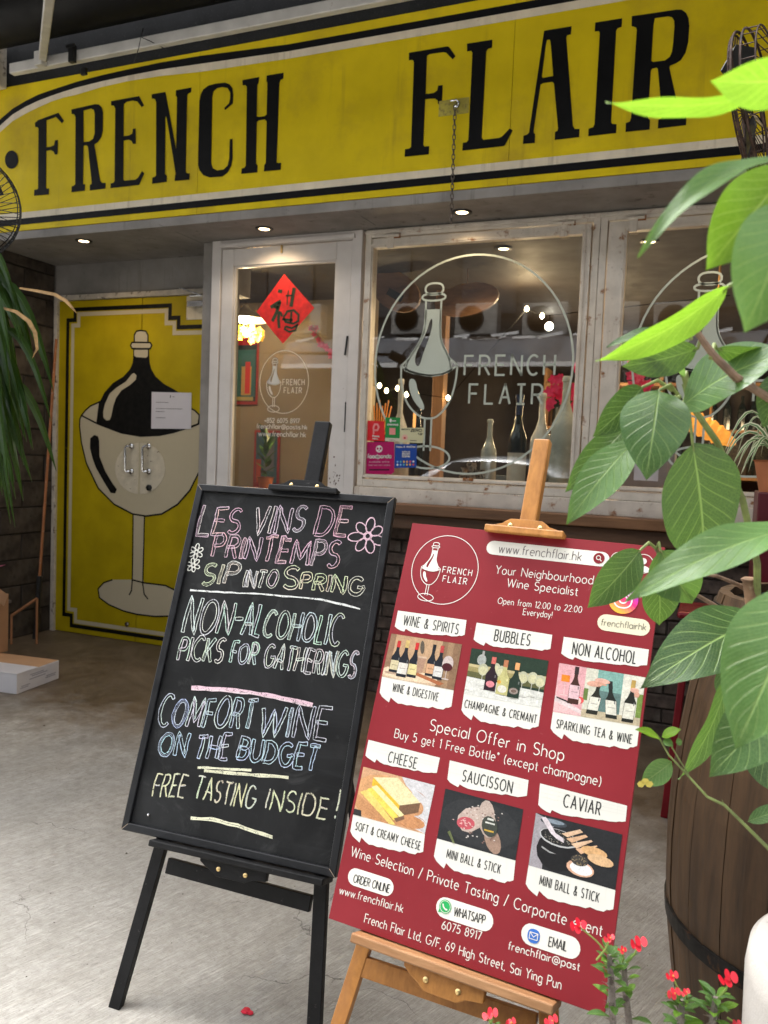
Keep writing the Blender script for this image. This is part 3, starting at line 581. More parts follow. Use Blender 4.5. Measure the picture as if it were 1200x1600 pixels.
# ------------------------------------------------------------------ stroke font
def arc(cx, cy, rx, ry, a0, a1, n=10):
    return [(cx+rx*math.cos(rad(a0+(a1-a0)*i/n)), cy+ry*math.sin(rad(a0+(a1-a0)*i/n))) for i in range(n+1)]
bowl_ = lambda: arc(.24, .31, .24, .32, 0, 360, 16)
GL = {
 'A': (.68, [[(0,0),(.34,1),(.68,0)], [(.11,.34),(.57,.34)]]), 'B': (.56, [[(0,0),(0,1),(.28,1)]+arc(.28,.76,.24,.24,90,-90)+[(0,.52)], [(0,.52),(.3,.52)]+arc(.3,.26,.26,.26,90,-90)+[(0,0)]]),
 'C': (.7, [arc(.4,.5,.4,.5,50,310,14)]), 'D': (.66, [[(0,0),(0,1),(.24,1)]+arc(.24,.5,.42,.5,90,-90,12)+[(0,0)]]), 'E': (.48, [[(.48,1),(0,1),(0,0),(.48,0)], [(0,.52),(.42,.52)]]),
 'F': (.46, [[(.46,1),(0,1),(0,0)], [(0,.52),(.4,.52)]]), 'G': (.76, [arc(.4,.5,.4,.5,50,350,15)+[(.78,.46),(.46,.46)]]), 'H': (.62, [[(0,0),(0,1)], [(.62,0),(.62,1)], [(0,.52),(.62,.52)]]),
 'I': (.02, [[(.01,0),(.01,1)]]), 'J': (.38, [[(.38,1),(.38,.22)]+arc(.19,.22,.19,.22,0,-170)]), 'K': (.56, [[(0,0),(0,1)], [(.54,1),(0,.42)], [(.16,.58),(.56,0)]]), 'L': (.44, [[(0,1),(0,0),(.44,0)]]),
 'M': (.82, [[(0,0),(.06,1),(.41,.22),(.76,1),(.82,0)]]), 'N': (.64, [[(0,0),(0,1),(.64,0),(.64,1)]]), 'O': (.8, [arc(.4,.5,.4,.5,90,450,18)]), 'P': (.52, [[(0,0),(0,1),(.26,1)]+arc(.26,.74,.26,.26,90,-90)+[(0,.48)]]),
 'Q': (.8, [arc(.4,.5,.4,.5,90,450,18), [(.5,.2),(.8,-.05)]]), 'R': (.54, [[(0,0),(0,1),(.26,1)]+arc(.26,.74,.26,.26,90,-90)+[(0,.48)], [(.26,.48),(.54,0)]]),
 'S': (.5, [arc(.26,.75,.24,.25,35,270,9)[:-1]+arc(.25,.25,.25,.25,90,-145,9)]), 'T': (.58, [[(0,1),(.58,1)], [(.29,1),(.29,0)]]), 'U': (.6, [[(0,1),(0,.3)]+arc(.3,.3,.3,.3,180,360)+[(.6,1)]]),
 'V': (.64, [[(0,1),(.32,0),(.64,1)]]), 'W': (.96, [[(0,1),(.24,0),(.48,.92),(.72,0),(.96,1)]]), 'X': (.58, [[(0,0),(.58,1)], [(0,1),(.58,0)]]), 'Y': (.58, [[(0,1),(.29,.5),(.58,1)], [(.29,.5),(.29,0)]]), 'Z': (.54, [[(0,1),(.54,1),(0,0),(.54,0)]]),
 'a': (.48, [bowl_(), [(.48,.62),(.48,0)]]), 'b': (.48, [bowl_(), [(0,1),(0,0)]]), 'c': (.42, [arc(.24,.31,.24,.32,45,315,12)]), 'd': (.48, [bowl_(), [(.48,1),(.48,0)]]),
 'e': (.48, [[(0,.33),(.48,.33)]+arc(.24,.31,.24,.32,5,310,14)]), 'f': (.26, [[(.1,0),(.1,.8)]+arc(.25,.8,.15,.2,180,75,6), [(0,.6),(.25,.6)]]), 'g': (.48, [bowl_(), [(.48,.62),(.48,-.06)]+arc(.24,-.06,.24,.24,0,-150,9)]),
 'h': (.42, [[(0,0),(0,1)], [(0,.36)]+arc(.21,.38,.21,.25,180,0,9)+[(.42,0)]]), 'i': (.02, [[(.01,0),(.01,.62)], [(.01,.82),(.01,.88)]]), 'j': (.1, [[(.1,.62),(.1,-.1)]+arc(-.04,-.1,.14,.16,0,-90,4), [(.1,.82),(.1,.88)]]),
 'k': (.4, [[(0,0),(0,1)], [(.38,.62),(0,.25)], [(.12,.36),(.4,0)]]), 'l': (.02, [[(.01,0),(.01,1)]]), 'm': (.72, [[(0,0),(0,.62)], [(0,.38)]+arc(.18,.42,.18,.21,180,0,8)+[(.36,0)], [(.36,.38)]+arc(.54,.42,.18,.21,180,0,8)+[(.72,0)]]),
 'n': (.42, [[(0,0),(0,.62)], [(0,.36)]+arc(.21,.38,.21,.25,180,0,9)+[(.42,0)]]), 'o': (.5, [arc(.25,.31,.25,.32,90,450,16)]), 'p': (.48, [bowl_(), [(0,.62),(0,-.32)]]), 'q': (.48, [bowl_(), [(.48,.62),(.48,-.32)]]),
 'r': (.26, [[(0,0),(0,.62)], [(0,.34)]+arc(.24,.36,.24,.26,180,85,6)]), 's': (.34, [arc(.17,.46,.15,.16,35,270,7)[:-1]+arc(.17,.15,.17,.16,90,-145,7)]), 't': (.28, [[(.12,.88),(.12,.16)]+arc(.26,.16,.14,.16,180,280,5), [(0,.62),(.28,.62)]]),
 'u': (.42, [[(0,.62),(0,.24)]+arc(.21,.24,.21,.25,180,360,9), [(.42,.62),(.42,0)]]), 'v': (.42, [[(0,.62),(.21,0),(.42,.62)]]), 'w': (.66, [[(0,.62),(.165,0),(.33,.58),(.495,0),(.66,.62)]]), 'x': (.4, [[(0,0),(.4,.62)], [(0,.62),(.4,0)]]),
 'y': (.42, [[(0,.62),(.22,.02)], [(.43,.62),(.13,-.32)]]), 'z': (.38, [[(0,.62),(.38,.62),(0,0),(.38,0)]]),
 '0': (.52, [arc(.26,.5,.26,.5,90,450,16)]), '1': (.16, [[(0,.84),(.15,1),(.15,0)]]), '2': (.48, [arc(.24,.76,.23,.24,170,-30,9)+[(0,0),(.48,0)]]), '3': (.46, [arc(.22,.77,.22,.23,150,-80,8), arc(.22,.27,.25,.27,80,-150,9)]),
 '4': (.52, [[(.4,0),(.4,1),(0,.28),(.52,.28)]]), '5': (.46, [[(.42,1),(.08,1),(.04,.56)]+arc(.2,.32,.26,.31,125,-145,10)]), '6': (.5, [arc(.25,.28,.25,.28,90,450,14), [(.02,.34),(.12,.7),(.34,1)]]), '7': (.46, [[(0,1),(.46,1),(.14,0)]]),
 '8': (.48, [arc(.24,.76,.2,.24,90,450,12), arc(.24,.27,.24,.27,90,450,14)]), '9': (.5, [arc(.25,.72,.25,.28,90,450,14), [(.48,.66),(.38,.3),(.16,0)]]),
 '.': (.04, [[(.02,0),(.02,.06)]]), ',': (.06, [[(.05,.06),(0,-.12)]]), ':': (.04, [[(.02,0),(.02,.06)], [(.02,.5),(.02,.56)]]), '/': (.34, [[(0,-.08),(.34,1.06)]]), '-': (.34, [[(0,.42),(.34,.42)]]), '!': (.04, [[(.02,1),(.02,.28)], [(.02,.0),(.02,.07)]]),
 '(': (.18, [arc(.34,.42,.34,.66,125,235,8)]), ')': (.18, [arc(-.16,.42,.34,.66,55,-55,8)]), "'": (.03, [[(.02,1),(.02,.8)]]), '+': (.44, [[(0,.4),(.44,.4)], [(.22,.18),(.22,.62)]]),
 '*': (.24, [[(.12,1.02),(.12,.72)], [(0,.94),(.24,.8)], [(.24,.94),(0,.8)]]), '&': (.62, [[(.62,0),(.14,.68)]+arc(.27,.81,.15,.17,215,-40,8)+[(.12,.46)]+arc(.22,.24,.22,.24,125,290,7)+[(.6,.42)]]),
 '@': (.9, [arc(.45,.38,.18,.22,0,360,12), [(.63,.6),(.63,.3)]+arc(.75,.3,.12,.14,180,340,5)+arc(.45,.4,.45,.5,-10,300,16)]), ' ': (.2, []),
}
def text_strokes(s, sp_=.17, mono=0):
    x = 0; out = []
    for ch in s:
        w, st = GL[ch]
        if mono:
            sc_ = min(1, (mono*.86)/max(w, .3)); ox = x+(mono-w*sc_)/2
            if ch == 'I': st = st+[[(-.2,1),(.22,1)], [(-.2,0),(.22,0)]]
            out += [[(ox+a*sc_, b) for a, b in l] for l in st]; x += mono+sp_; continue
        out += [[(x+a, b) for a, b in l] for l in st]; x += w+sp_+(.1 if ch == ' ' else 0)
    return out, x-sp_
def put_text(mb, s, A, B, h, upv, nrm, wt, off=0, sp_=.17, mono=0):
    """line of text from A to B (baseline ends), cap height h along upv"""
    st, W_ = text_strokes(s, sp_, mono); A = Vector(A); B = Vector(B); D = (B-A)
    for l in st:
        mb.ribbon([A+D*(x/W_)+Vector(upv)*(y*h)+Vector(nrm)*off for x, y in l], wt, nrm)

# logo: bottle standing in a glass, in a ring; unit circle coordinates
def smooth(pts, closed=False, k=2):
    for _ in range(k):
        q = []
        n = len(pts)
        for i in range(n if closed else n-1):
            a = pts[i]; b = pts[(i+1) % n]
            q += [(a[0]*.75+b[0]*.25, a[1]*.75+b[1]*.25), (a[0]*.25+b[0]*.75, a[1]*.25+b[1]*.75)]
        if not closed: q = [pts[0]]+q+[pts[-1]]
        pts = q
    return pts
def logo(mb, f, nrm, w, off, text=True, ring=1, texts=True):
    """f maps (x, y) of the unit circle to a point"""
    o = Vector(nrm)*off; R_ = lambda pts, ww=w, c=False: mb.ribbon([f(*p)+o for p in pts], ww, nrm, c)
    if ring: R_(arc(0, 0, 1, 1, 0, 360, 64)[:-1], w, True)
    cx = -.40
    R_(smooth([(cx-.085,.655),(cx-.085,.76),(cx+.10,.76),(cx+.10,.655)], True, 2), w, True)
    R_(smooth([(cx-.115,.60),(cx-.115,.665),(cx+.125,.665),(cx+.125,.60)], True, 2), w, True)
    # neck ring and body (solid)
    L = smooth([(cx-.075,.60),(cx-.075,.36),(cx-.12,.22),(cx-.25,.05),(cx-.27,-.05)], k=2); Rr = smooth([(cx+.085,.60),(cx+.085,.36),(cx+.10,.22),(cx+.19,.08),(cx+.225,-.05)], k=2)
    R_(L); R_(Rr)
    hi = smooth([(cx-.02,.44),(cx+.005,.42),(cx-.01,.30),(cx-.08,.12),(cx-.12,-.02),(cx-.17,.02),(cx-.16,.12),(cx-.06,.30)], True, 2)
    out = [f(x, y)+o for x, y in ([(cx-.078,.52),(cx-.075,.36)]+L[6:]+[(cx-.18,-.08),(cx,-.10),(cx+.14,-.085)]+Rr[:4:-1]+[(cx+.085,.52)])]
    mb.polyh(out, [[f(x, y)+o for x, y in hi]])
    # glass
    R_(smooth([(cx-.31,-.0),(cx-.31,-.16),(cx-.24,-.36),(cx-.10,-.48),(cx,-.50),(cx+.10,-.48),(cx+.22,-.34),(cx+.27,-.16),(cx+.28,.0)], k=2))
    R_(smooth([(cx-.31,0),(cx-.22,-.06),(cx,-.10),(cx+.16,-.08),(cx+.28,0)], k=2)); R_([(cx-.31,0),(cx-.24,.06)]); R_([(cx+.28,0),(cx+.19,.07)])
    mb.poly([f(x, y)+o for x, y in smooth([(cx-.22,-.12),(cx-.15,-.13),(cx-.12,-.26),(cx-.04,-.38),(cx-.06,-.43),(cx-.16,-.34),(cx-.22,-.22)], True, 2)])
    R_([(cx-.035,-.50),(cx-.035,-.80)]); R_([(cx+.035,-.50),(cx+.035,-.80)])
    R_(arc(cx, -.86, .24, .105, 0, 360, 32)[:-1], w, True)
    if texts:
        for s, x0, x1, y in (('FRENCH', -.06, .84, -.09), ('FLAIR', .0, .74, -.35)):
            st, W_ = text_strokes(s, .22, .62)
            for l in st: R_([(x0+(x1-x0)*a/W_, y+b*.175) for a, b in l], w*1.05)

# ------------------------------------------------------------------ markings on the glass
m_frost = pm('frosted_decal', (.50, .56, .50), .7, var=.04, vs=3)
m_frostl = pm('pale_decal', (.62, .62, .58), .7, var=.04, vs=3)
def glass_logo(parent, cx, cy, r, Y, w, name='frosted_logo', mat=None):
    c = atY((cx, cy), Y); mb = MB(); logo(mb, lambda x, y: c+Vector((x*r, 0, y*r)), N, w, .0); mb.build(name, mat or m_frost, parent)
G1 = YW+.0165
c = atY((739, 510), G1); rr = (atY((893, 560), G1).x-atY((585, 540), G1).x)/2
cz = atY((739, 398), G1).z-rr
mb = MB(); logo(mb, lambda x, y: Vector((atY((734, 552), G1).x+x*rr, G1, cz+.0+(y-1)*rr*.06+y*rr)), N, .011, 0); mb.build('frosted_logo', m_frost, win1)
dx = (g2r[0]-g1r[0])
mb = MB(); logo(mb, lambda x, y: Vector((atY((734, 552), G1).x+dx+.03+x*rr, G1, cz-.02+y*rr)), N, .011, 0); mb.build('frosted_logo', m_frost, win2)
# Glass door: small logo and lines of writing
G2 = YW+.032
c0, c1_ = atY((405, 597), G2), atY((481, 597), G2); rd = (c1_.x-c0.x)/2; cd = atY((443.5, 597), G2)
mb = MB(); logo(mb, lambda x, y: cd+Vector((x*rd, 0, y*rd*1.12)), N, .0045, 0); mb.build('frosted_logo', m_frostl, gd)
for s, p0, p1, h in (('+852 6075 8917', (413, 660), (468, 657), 7), ('frenchflair@pastis.hk', (401, 669), (480, 666), 7), ('www.frenchflair.hk', (404, 681), (478, 678), 8)):
    mb = MB(); A, B = atY(p0, G2), atY(p1, G2); B.z = A.z; put_text(mb, s, A, B, h*.0035*1.1, (0, 0, 1), N, .0048); mb.build('contact_lettering', m_frostl, gd)
# red paper diamond with a brush written character
dq = [atY(p, G2-.002) for p in ((444, 428), (491, 481), (442, 537), (401, 487))]
fu = MB(); fu.poly(dq); fo = fu.build('paper_diamond', pm('red_luck_paper', (.70, .02, .015), .55, var=.12, vs=25), gd)
zf = zm(300, 330, 3.556); mb = MB()
for pts, w in (([(478,442),(500,446)], .020), ([(437,535),(470,512),(494,500)], .022), ([(488,505),(470,560),(446,612)], .022), ([(484,555),(480,600),(484,650)], .020), ([(492,560),(500,585)], .014), ([(455,530),(480,535)], .02),
               ([(568,425),(560,470),(550,530)], .024), ([(536,440),(530,480),(528,520)], .007), ([(520,470),(560,468)], .010),
               ([(508,590),(530,556),(565,550),(592,575),(590,610),(565,625),(520,615),(508,590)], .014), ([(500,600),(560,605)], .014), ([(552,560),(548,620)], .014), ([(520,640),(555,650),(585,632),(575,662),(540,670),(515,655),(520,640)], .013)):
    mb.ribbon(smooth([atY(p, G2-.004) for p in zf(pts)], k=0) if False else [atY(p, G2-.004) for p in zf(pts)], w, N)
mb.build('brush_character', pm('ink', (.03, .04, .015), .5), fo)

# stickers at the window corner
zs = zm(560, 630, 8.571)
def sticker(q, col, label, parent=win1):
    q = [atY(p, YW+.0135) for p in zs(q)]; mb = MB(); mb.col = col; mb.poly(q)
    mb.q = q
    return mb
def sq(mb, u, v, off=.0006):
    q = mb.q; A = q[0].lerp(q[1], u); B = q[3].lerp(q[2], u); return A.lerp(B, v)+N*off
def srect(mb, u0, u1, v0, v1, col, off=.0006): mb.col = col; mb.poly([sq(mb, u0, v0, off), sq(mb, u1, v0, off), sq(mb, u1, v1, off), sq(mb, u0, v1, off)])
def scirc(mb, u, v, r, col, off=.0006, ry=None): mb.col = col; ry = ry or r; mb.poly([sq(mb, u+r*math.cos(a*.3927), v+ry*math.sin(a*.3927), off) for a in range(16)])
def stext(mb, s, u0, u1, v, h, col, wt, off=.0012):
    mb.col = col; put_text(mb, s, sq(mb, u0, v, off), sq(mb, u1, v, off), h*(mb.q[0]-mb.q[3]).length, (0, 0, 1), N, wt)
Wh = (.75, .75, .72)
mb = sticker([(120,232),(345,242),(352,510),(112,500)], (.70,.02,.03), ''); mb.col = (.85,.30,.30)
mb.ribbon([sq(mb, *p) for p in [(.38,.66),(.38,.30),(.45,.17),(.60,.17),(.68,.30),(.60,.46),(.40,.47)]], .011, N); stext(mb, 'Pastis', .33, .70, .80, .08, Wh, .004); stext(mb, 'Menu', .33, .62, .92, .06, Wh, .003)
mb.build('sticker', M_print, win1, label='red sticker with a looped letter', colors=True)
mb = sticker([(362,188),(560,192),(552,515),(358,508)], (.02,.25,.06), ''); scirc(mb, .36, .13, .08, Wh); stext(mb, 'apps', .48, .72, .16, .05, Wh, .003); stext(mb, 'OPENRICE', .14, .88, .33, .05, Wh, .0035)
srect(mb, .28, .70, .44, .72, (.80,.30,.28)); srect(mb, .0, 1., .86, 1., (.66,.62,.5)); stext(mb, 'menu', .28, .68, .96, .04, (.3,.3,.3), .003)
mb.build('sticker', M_print, win1, label='green sticker', colors=True)
mb = sticker([(560,330),(880,328),(862,535),(548,520)], (.62,.60,.38), ''); stext(mb, 'ZERO', .46, .92, .26, .18, (.1,.1,.08), .004); stext(mb, '.12', .72, .95, .46, .1, (.1,.1,.08), .0035); scirc(mb, .22, .66, .13, (.75,.45,.38), ry=.2); scirc(mb, .22, .70, .05, (.5,.05,.05), .0012, ry=.07)
stext(mb, 'delivery', .06, .42, .13, .06, (.2,.2,.15), .003); srect(mb, .46, .74, .84, .89, (.1,.1,.1))
mb.build('sticker', M_print, win1, label='pale yellow sticker', colors=True)
mb = sticker([(100,520),(478,516),(480,920),(440,952),(110,950),(80,920)], (.42,.003,.11), '')
mb.q = [atY(p, YW+.0135) for p in zs([(90,518),(480,516),(478,950),(80,950)])]
scirc(mb, .49, .22, .115, Wh, ry=.11); scirc(mb, .44, .21, .035, (.42,.003,.11), .0012, ry=.04); scirc(mb, .54, .21, .035, (.42,.003,.11), .0012, ry=.04); scirc(mb, .49, .27, .02, (.42,.003,.11), .0012)
stext(mb, 'foodpanda', .10, .90, .50, .115, Wh, .0055); stext(mb, 'available online', .16, .84, .64, .05, (.6,.3,.4), .0028); stext(mb, 'food and mart orders', .14, .86, .74, .045, (.55,.25,.35), .0026); srect(mb, .16, .84, .84, .89, (.05,.0,.02))
mb.build('sticker', M_print, win1, label='magenta sticker with a round white animal face', colors=True)
mb = sticker([(490,548),(782,548),(775,862),(482,868)], (.01,.06,.33), ''); stext(mb, 'Alipay & WeChat', .06, .94, .14, .06, Wh, .0038)
for k in range(4): stext(mb, ('ALIPAY HK', 'WELCOME', 'SCAN PAY', 'ACCEPTED')[k], .34, .70, .34+.07*k, .04, Wh, .0026)
for k in range(12): scirc(mb, .14+.145*(k % 6), .74+.13*(k//6), .045, [(.2,.4,.8), Wh, (.7,.1,.1), (.8,.4,.05), (.75,.5,.1), (.1,.4,.5)][(k*5+k//6) % 6], ry=.045)
mb.build('sticker', M_print, win1, label='blue payment sticker with small round marks', colors=True)

# ------------------------------------------------------------------ the room behind the glass
m_wi = pm('beige_room_wall', (.20, .165, .125), .8, var=.06, vs=2)
m_dk = pm('dark_room_wall', (.05, .04, .035), .8, var=.2, vs=2)
m_ceil = pm('brown_room_ceiling', (.018, .012, .009), .7, var=.1, vs=2)
m_bwood = wood('room_wood', (.16, .08, .035), (.34, .18, .08), (1, 1, 8), 8, .5)
MB().box(-5.3, 1.95, YW+.50, 8.4, .001, .02).build('room_floor', m_bwood, kind='structure')
MB().box(-3.14, 1.95, YW+.11, 4.95, ZS-.012, ZS-.003).build('door_ceiling', m_ceil, kind='structure')
MB().box(-5.3, 1.95, 4.951, 8.4, ZS-.012, ZS-.003).build('room_ceiling', m_ceil, kind='structure')
MB().box(-5.3, 1.95, 8.3, 8.4, 0, ZS-.012).build('room_back_wall', m_dk, kind='structure')
MB().box(1.85, 1.95, YW+.3, 8.3, 0, ZS-.012).build('room_side_wall', m_dk, kind='structure')
MB().box(-5.35, -5.301, YD+.205, 8.4, 0, ZS).build('room_side_wall', m_wi, kind='structure')
MB().box(-5.3, -2.70, 6.2, 6.28, 0, ZS-.012).build('room_partition', m_wi, kind='structure')
MB().box(-1.98, 1.8, YW+.11, YW+.55, 1.19, 1.225).build('display_shelf', m_bwood, label='wooden display shelf inside the shop window', cat='shelf', bevel=.003)
def emis(name, col, s):
    if name in MC: return MC[name]
    t = NT(name); e = t.n('ShaderNodeEmission'); e.inputs[0].default_value = (*col, 1); e.inputs[1].default_value = s; MC[name] = t.done(e.outputs[0]); return MC[name]
def point(loc, power, r=.03, col=(1, .72, .42), spot=None):
    l = bpy.data.lights.new('lamp', 'SPOT' if spot else 'POINT'); l.energy = power; l.color = col; l.shadow_soft_size = r
    if spot: l.spot_size = rad(spot); l.spot_blend = .6
    o = bpy.data.objects.new('lamp', l); COL.objects.link(o); o.location = loc; return o
# downlights
def downlight(p, zc, label, grp, power, col):
    c = Vector(p); t_ = thing('downlight', label, 'ceiling light', c, grp)
    MB().lathe([(.034, -.002), (.036, -.007), (.052, -.006), (.054, -.001), (.034, -.0005)], c, 24).build('trim_ring', m_darkmetal, t_, smooth=True)
    MB().lathe([(0, -.004), (.030, -.004), (.033, -.0015)], c, 20).build('bulb', emis('warm_bulb', (1, .72, .40), 3.5), t_)
    point(c+Vector((0, 0, -.03)), power, .03, col, 150)
dl = [((131, 376), 'downlight in the grey soffit above the yellow double door', 2.2), ((413, 357), 'downlight in the grey soffit above the glass door', 1.6), ((722, 331), 'downlight in the grey soffit beside the hanging chain', 1.6), ((1183, 293), 'downlight in the grey soffit at the right edge behind the leaves', 1.6)]
for p, lb, pw in dl: downlight(atZ(p, ZS-.001), ZS, lb, 'downlights in the outer soffit', pw, (1, .74, .45))
for p, lb in (((787, 388), 'downlight in the room ceiling seen through the larger window'), ((1015, 377), 'downlight in the room ceiling seen through the right window')):
    downlight(atZ(p, ZS-.013), ZS-.012, lb, 'downlights in the room', 12, (1, .7, .42))
# pendant lamp behind the glass door
c = atY((383, 500), 5.6); t_ = thing('pendant_lamp', 'lit white pendant lamp seen through the glass door', 'lamp', c)
MB().lathe([(.20, 0), (.17, .02), (.06, .07), (.03, .10), (.02, .12)], c, 28).build('lamp_shade', pm('lamp_shade', (.7, .62, .5), .5), t_, smooth=True)
MB().lathe([(0, -.03), (.03, -.02), (.04, .01), (0, .045)], c, 16).build('bulb', emis('room_bulb', (1, .78, .45), 20), t_, smooth=True)
MB().tube([c+Vector((0, 0, .12)), Vector((c.x, c.y, ZS-.013))], .004, 6).build('cable', m_darkmetal, t_)
point(c+Vector((0, 0, -.08)), 12, .06)
point(Vector((-.9, 7.3, 1.9)), 12, .10)  # two fill lights without a fixture, added to light the back shelves
point(Vector((.8, 7.3, 1.8)), 9, .12)
# string of bulbs
m_b2 = emis('string_bulb', (1, .72, .36), 14)
pts = [(573, 601), (593, 603), (604, 611), (621, 607), (635, 617), (651, 615), (700, 622), (823, 483), (847, 494)]
st = thing('string_lights', 'string of warm bulbs glowing inside the shop above the bottles', 'string lights', atY(pts[0], 6.0))
P = [atY(p, 6.0) for p in pts]
MB().tube([Vector((-2.72, 6.0, 2.0))]+P+[Vector((.0, 6.0, 2.6))], .003, 5).build('cable', pm('black_flex', (.006, .006, .006), .9, spec=.05), st)
for q in P: MB().lathe([(0, -.02), (.015, -.007), (.016, .004), (.007, .02), (0, .024)], q, 12).build('bulb', m_b2, st, smooth=True)
c = atY((858, 510), 7.2); g = thing('globe_lamp', 'bright round globe lamp inside the shop right of the frosted bottle', 'lamp', c)
MB().lathe([(0.001, -.036)]+[(.036*math.sin(a*.26), -.036*math.cos(a*.26)) for a in range(1, 12)]+[(0.001, .036)], c, 16).build('globe', emis('globe', (1, .9, .75), 9), g, smooth=True)
MB().tube([c+Vector((0, 0, .06)), Vector((c.x, c.y, ZS-.013))], .004, 6).build('cable', m_darkmetal, g)
for k in (2, 7): point(P[k]+Vector((0, -.03, -.06)), 3.5, .03)
# posters on the room walls
def poster(q, Y, cols, label, cat='poster'):
    P = [atY(p, Y) for p in q]; x0 = (P[0].x+P[3].x)/2; x1 = (P[1].x+P[2].x)/2; z1 = (P[0].z+P[1].z)/2; z0 = (P[2].z+P[3].z)/2
    t_ = thing('wall_poster', label, cat, ((x0+x1)/2, Y, z0)); MB().box(x0, x1, Y-.01, Y, z0, z1).build('frame', pm('poster_red', (.25, .02, .02), .6), t_)
    mb = MB(); w = x1-x0; h = z1-z0
    for (u0, u1, v0, v1, c_) in cols:
        mb.col = c_; mb.poly([(x0+u*w, Y-.0115-.0005*cols.index((u0, u1, v0, v1, c_)), z1-v*h) for u, v in ((u0, v0), (u1, v0), (u1, v1), (u0, v1))])
    mb.build('print', M_print, t_, colors=True)
poster([(366, 512), (405, 515), (403, 634), (365, 630)], 6.19, [(.06,.94,.04,.96,(.02,.03,.035)), (.1,.9,.28,.9,(.03,.10,.12)), (.35,.75,.5,.88,(.35,.22,.08)), (.5,.7,.44,.86,(.4,.03,.03)), (.1,.9,.06,.22,(.3,.02,.03)), (.15,.85,.90,.95,(.3,.25,.1))], 'dark poster with red border and a small figure seen through the glass door')
poster([(398, 672), (438, 673), (436, 765), (397, 762)], 6.19, [(.08,.92,.04,.9,(.04,.09,.13)), (.4,.8,.1,.7,(.12,.12,.15)), (.1,.3,.5,.9,(.3,.05,.03))], 'dark blue poster low on the wall behind the glass door')
# little potted plant
def leaf_simple(mb, a, b, w, nrm, n=5, fold=.2):
    a = Vector(a); b = Vector(b); d = (b-a); sd = d.cross(Vector(nrm)).normalized(); nn = sd.cross(d).normalized()
    vs = [a]; 
    for i in range(1, n):
        u = i/n; ww = w/2*math.sin(math.pi*u**.8); p = a+d*u-nn*(.10*d.length*u*u)
        vs += [p-sd*ww, p+nn*(-ww*fold), p+sd*ww]
    vs.append(b-nn*(.10*d.length)); fs = [(0, 1, 2), (0, 2, 3)]
    for i in range(n-2):
        k = 1+3*i; fs += [(k, k+3, k+4, k+1), (k+1, k+4, k+5, k+2)]
    k = 1+3*(n-2); fs += [(k, len(vs)-1, k+1), (k+1, len(vs)-1, k+2)]
    mb.add(vs, fs)
m_lf = pm('plain_leaf_green', (.05, .12, .025), .45, var=.25, vs=20)
m_terra = pm('terracotta', (.38, .13, .05), .75)
c = Vector(atY((415, 745), 5.9)); pp = thing('potted_plant', 'small plant in a terracotta pot seen low through the glass door', 'potted plant', (c.x, c.y, 1.0))
MB().box(c.x-.3, c.x+.3, c.y-.15, c.y+.2, 0, c.z-.1).build('cabinet', m_bwood, label='low wooden cabinet behind the glass door', cat='cabinet', bevel=.003)
MB().lathe([(.05, -.1), (.07, 0), (.075, .0), (.065, -.01)], c, 16).build('pot', m_terra, pp, smooth=True)
mb = MB()
for k in range(16):
    a = k*2.4; leaf_simple(mb, c+Vector((0, 0, .02*k-.02)), c+Vector((math.cos(a)*.09, math.sin(a)*.09, .03*k+.01)), .05, (0, 0, 1))
mb.build('foliage', m_lf, pp)
# yellow and pink artificial flowers
m_yf = pm('yellow_flower', (.75, .50, .03), .6, var=.15); m_pf = pm('pink_blossom', (.70, .09, .14), .6, var=.2, emis=(.7, .08, .15), es=.0)
def blossoms(name, c, n, sx, sz, mat, label, r=.03, path=None):
    t_ = thing(name, label, 'flowers', c); mb = MB()
    for k in range(n):
        p = c+Vector((random.uniform(-1, 1)*sx, random.uniform(-.05, .05), random.uniform(-1, 1)*sz)) if path is None else path(k/(n-1))+Vector((random.gauss(0, .012), random.gauss(0, .012), random.gauss(0, .012)))
        for j in range(5):
            a = j*1.256+k; d = Vector((math.cos(a), -.35, math.sin(a))); leaf_simple(mb, p, p+d*r, r*.8, (0, -1, 0), 3)
    mb.build('blossom', mat, t_); return t_
c = atY((385, 522), 5.65); t_ = blossoms('yellow_flowers', c, 26, .13, .05, m_yf, 'yellow artificial flowers hanging under the lit pendant lamp', .035)
MB().tube([c, c+Vector((0, 0, .15))], .004, 5).build('stem', m_darkmetal, t_)
pa, pb = atY((486, 512), 4.9), atY((527, 558), 4.9)
t_ = blossoms('pink_blossoms', pa, 12, 0, 0, m_pf, 'pink blossom branch right of the red paper diamond', .024, lambda u: pa.lerp(pb, u)+Vector((0, 0, -.02*math.sin(u*3))))
MB().tube([pa, pb, pb+Vector((.1, 0, -.4)), pb+Vector((.12, 0, -1.2))], .004, 5).build('stem', m_bwood, t_)
pa = atY((892, 596), 4.75)
t_ = thing('pink_flowers', 'bright pink flower spray behind the clear bottle at the window right', 'flowers', (pa.x, 4.75, 1.225)); mb = MB()
for k in range(26):
    p = atY((random.choice([random.gauss(877, 6), random.gauss(866, 6), random.gauss(900, 5)]), random.gauss(612, 16)), 4.78+random.uniform(-.03, .03))
    for j in range(5): a = j*1.256+k; leaf_simple(mb, p, p+Vector((math.cos(a), -.3, math.sin(a)))*.034, .028, (0, -1, 0), 3)
mb.build('blossom', pm('hot_pink', (.80, .03, .14), .6, var=.2), t_); MB().tube([Vector((pa.x, 4.78, 1.225)), pa], .004, 5).build('stem', m_lf, t_)
pa = atY((1000, 600), 4.8)
t_ = thing('pink_flowers', 'bright pink flowers behind the left part of the right window', 'flowers', (pa.x, 4.8, 1.225)); mb = MB()
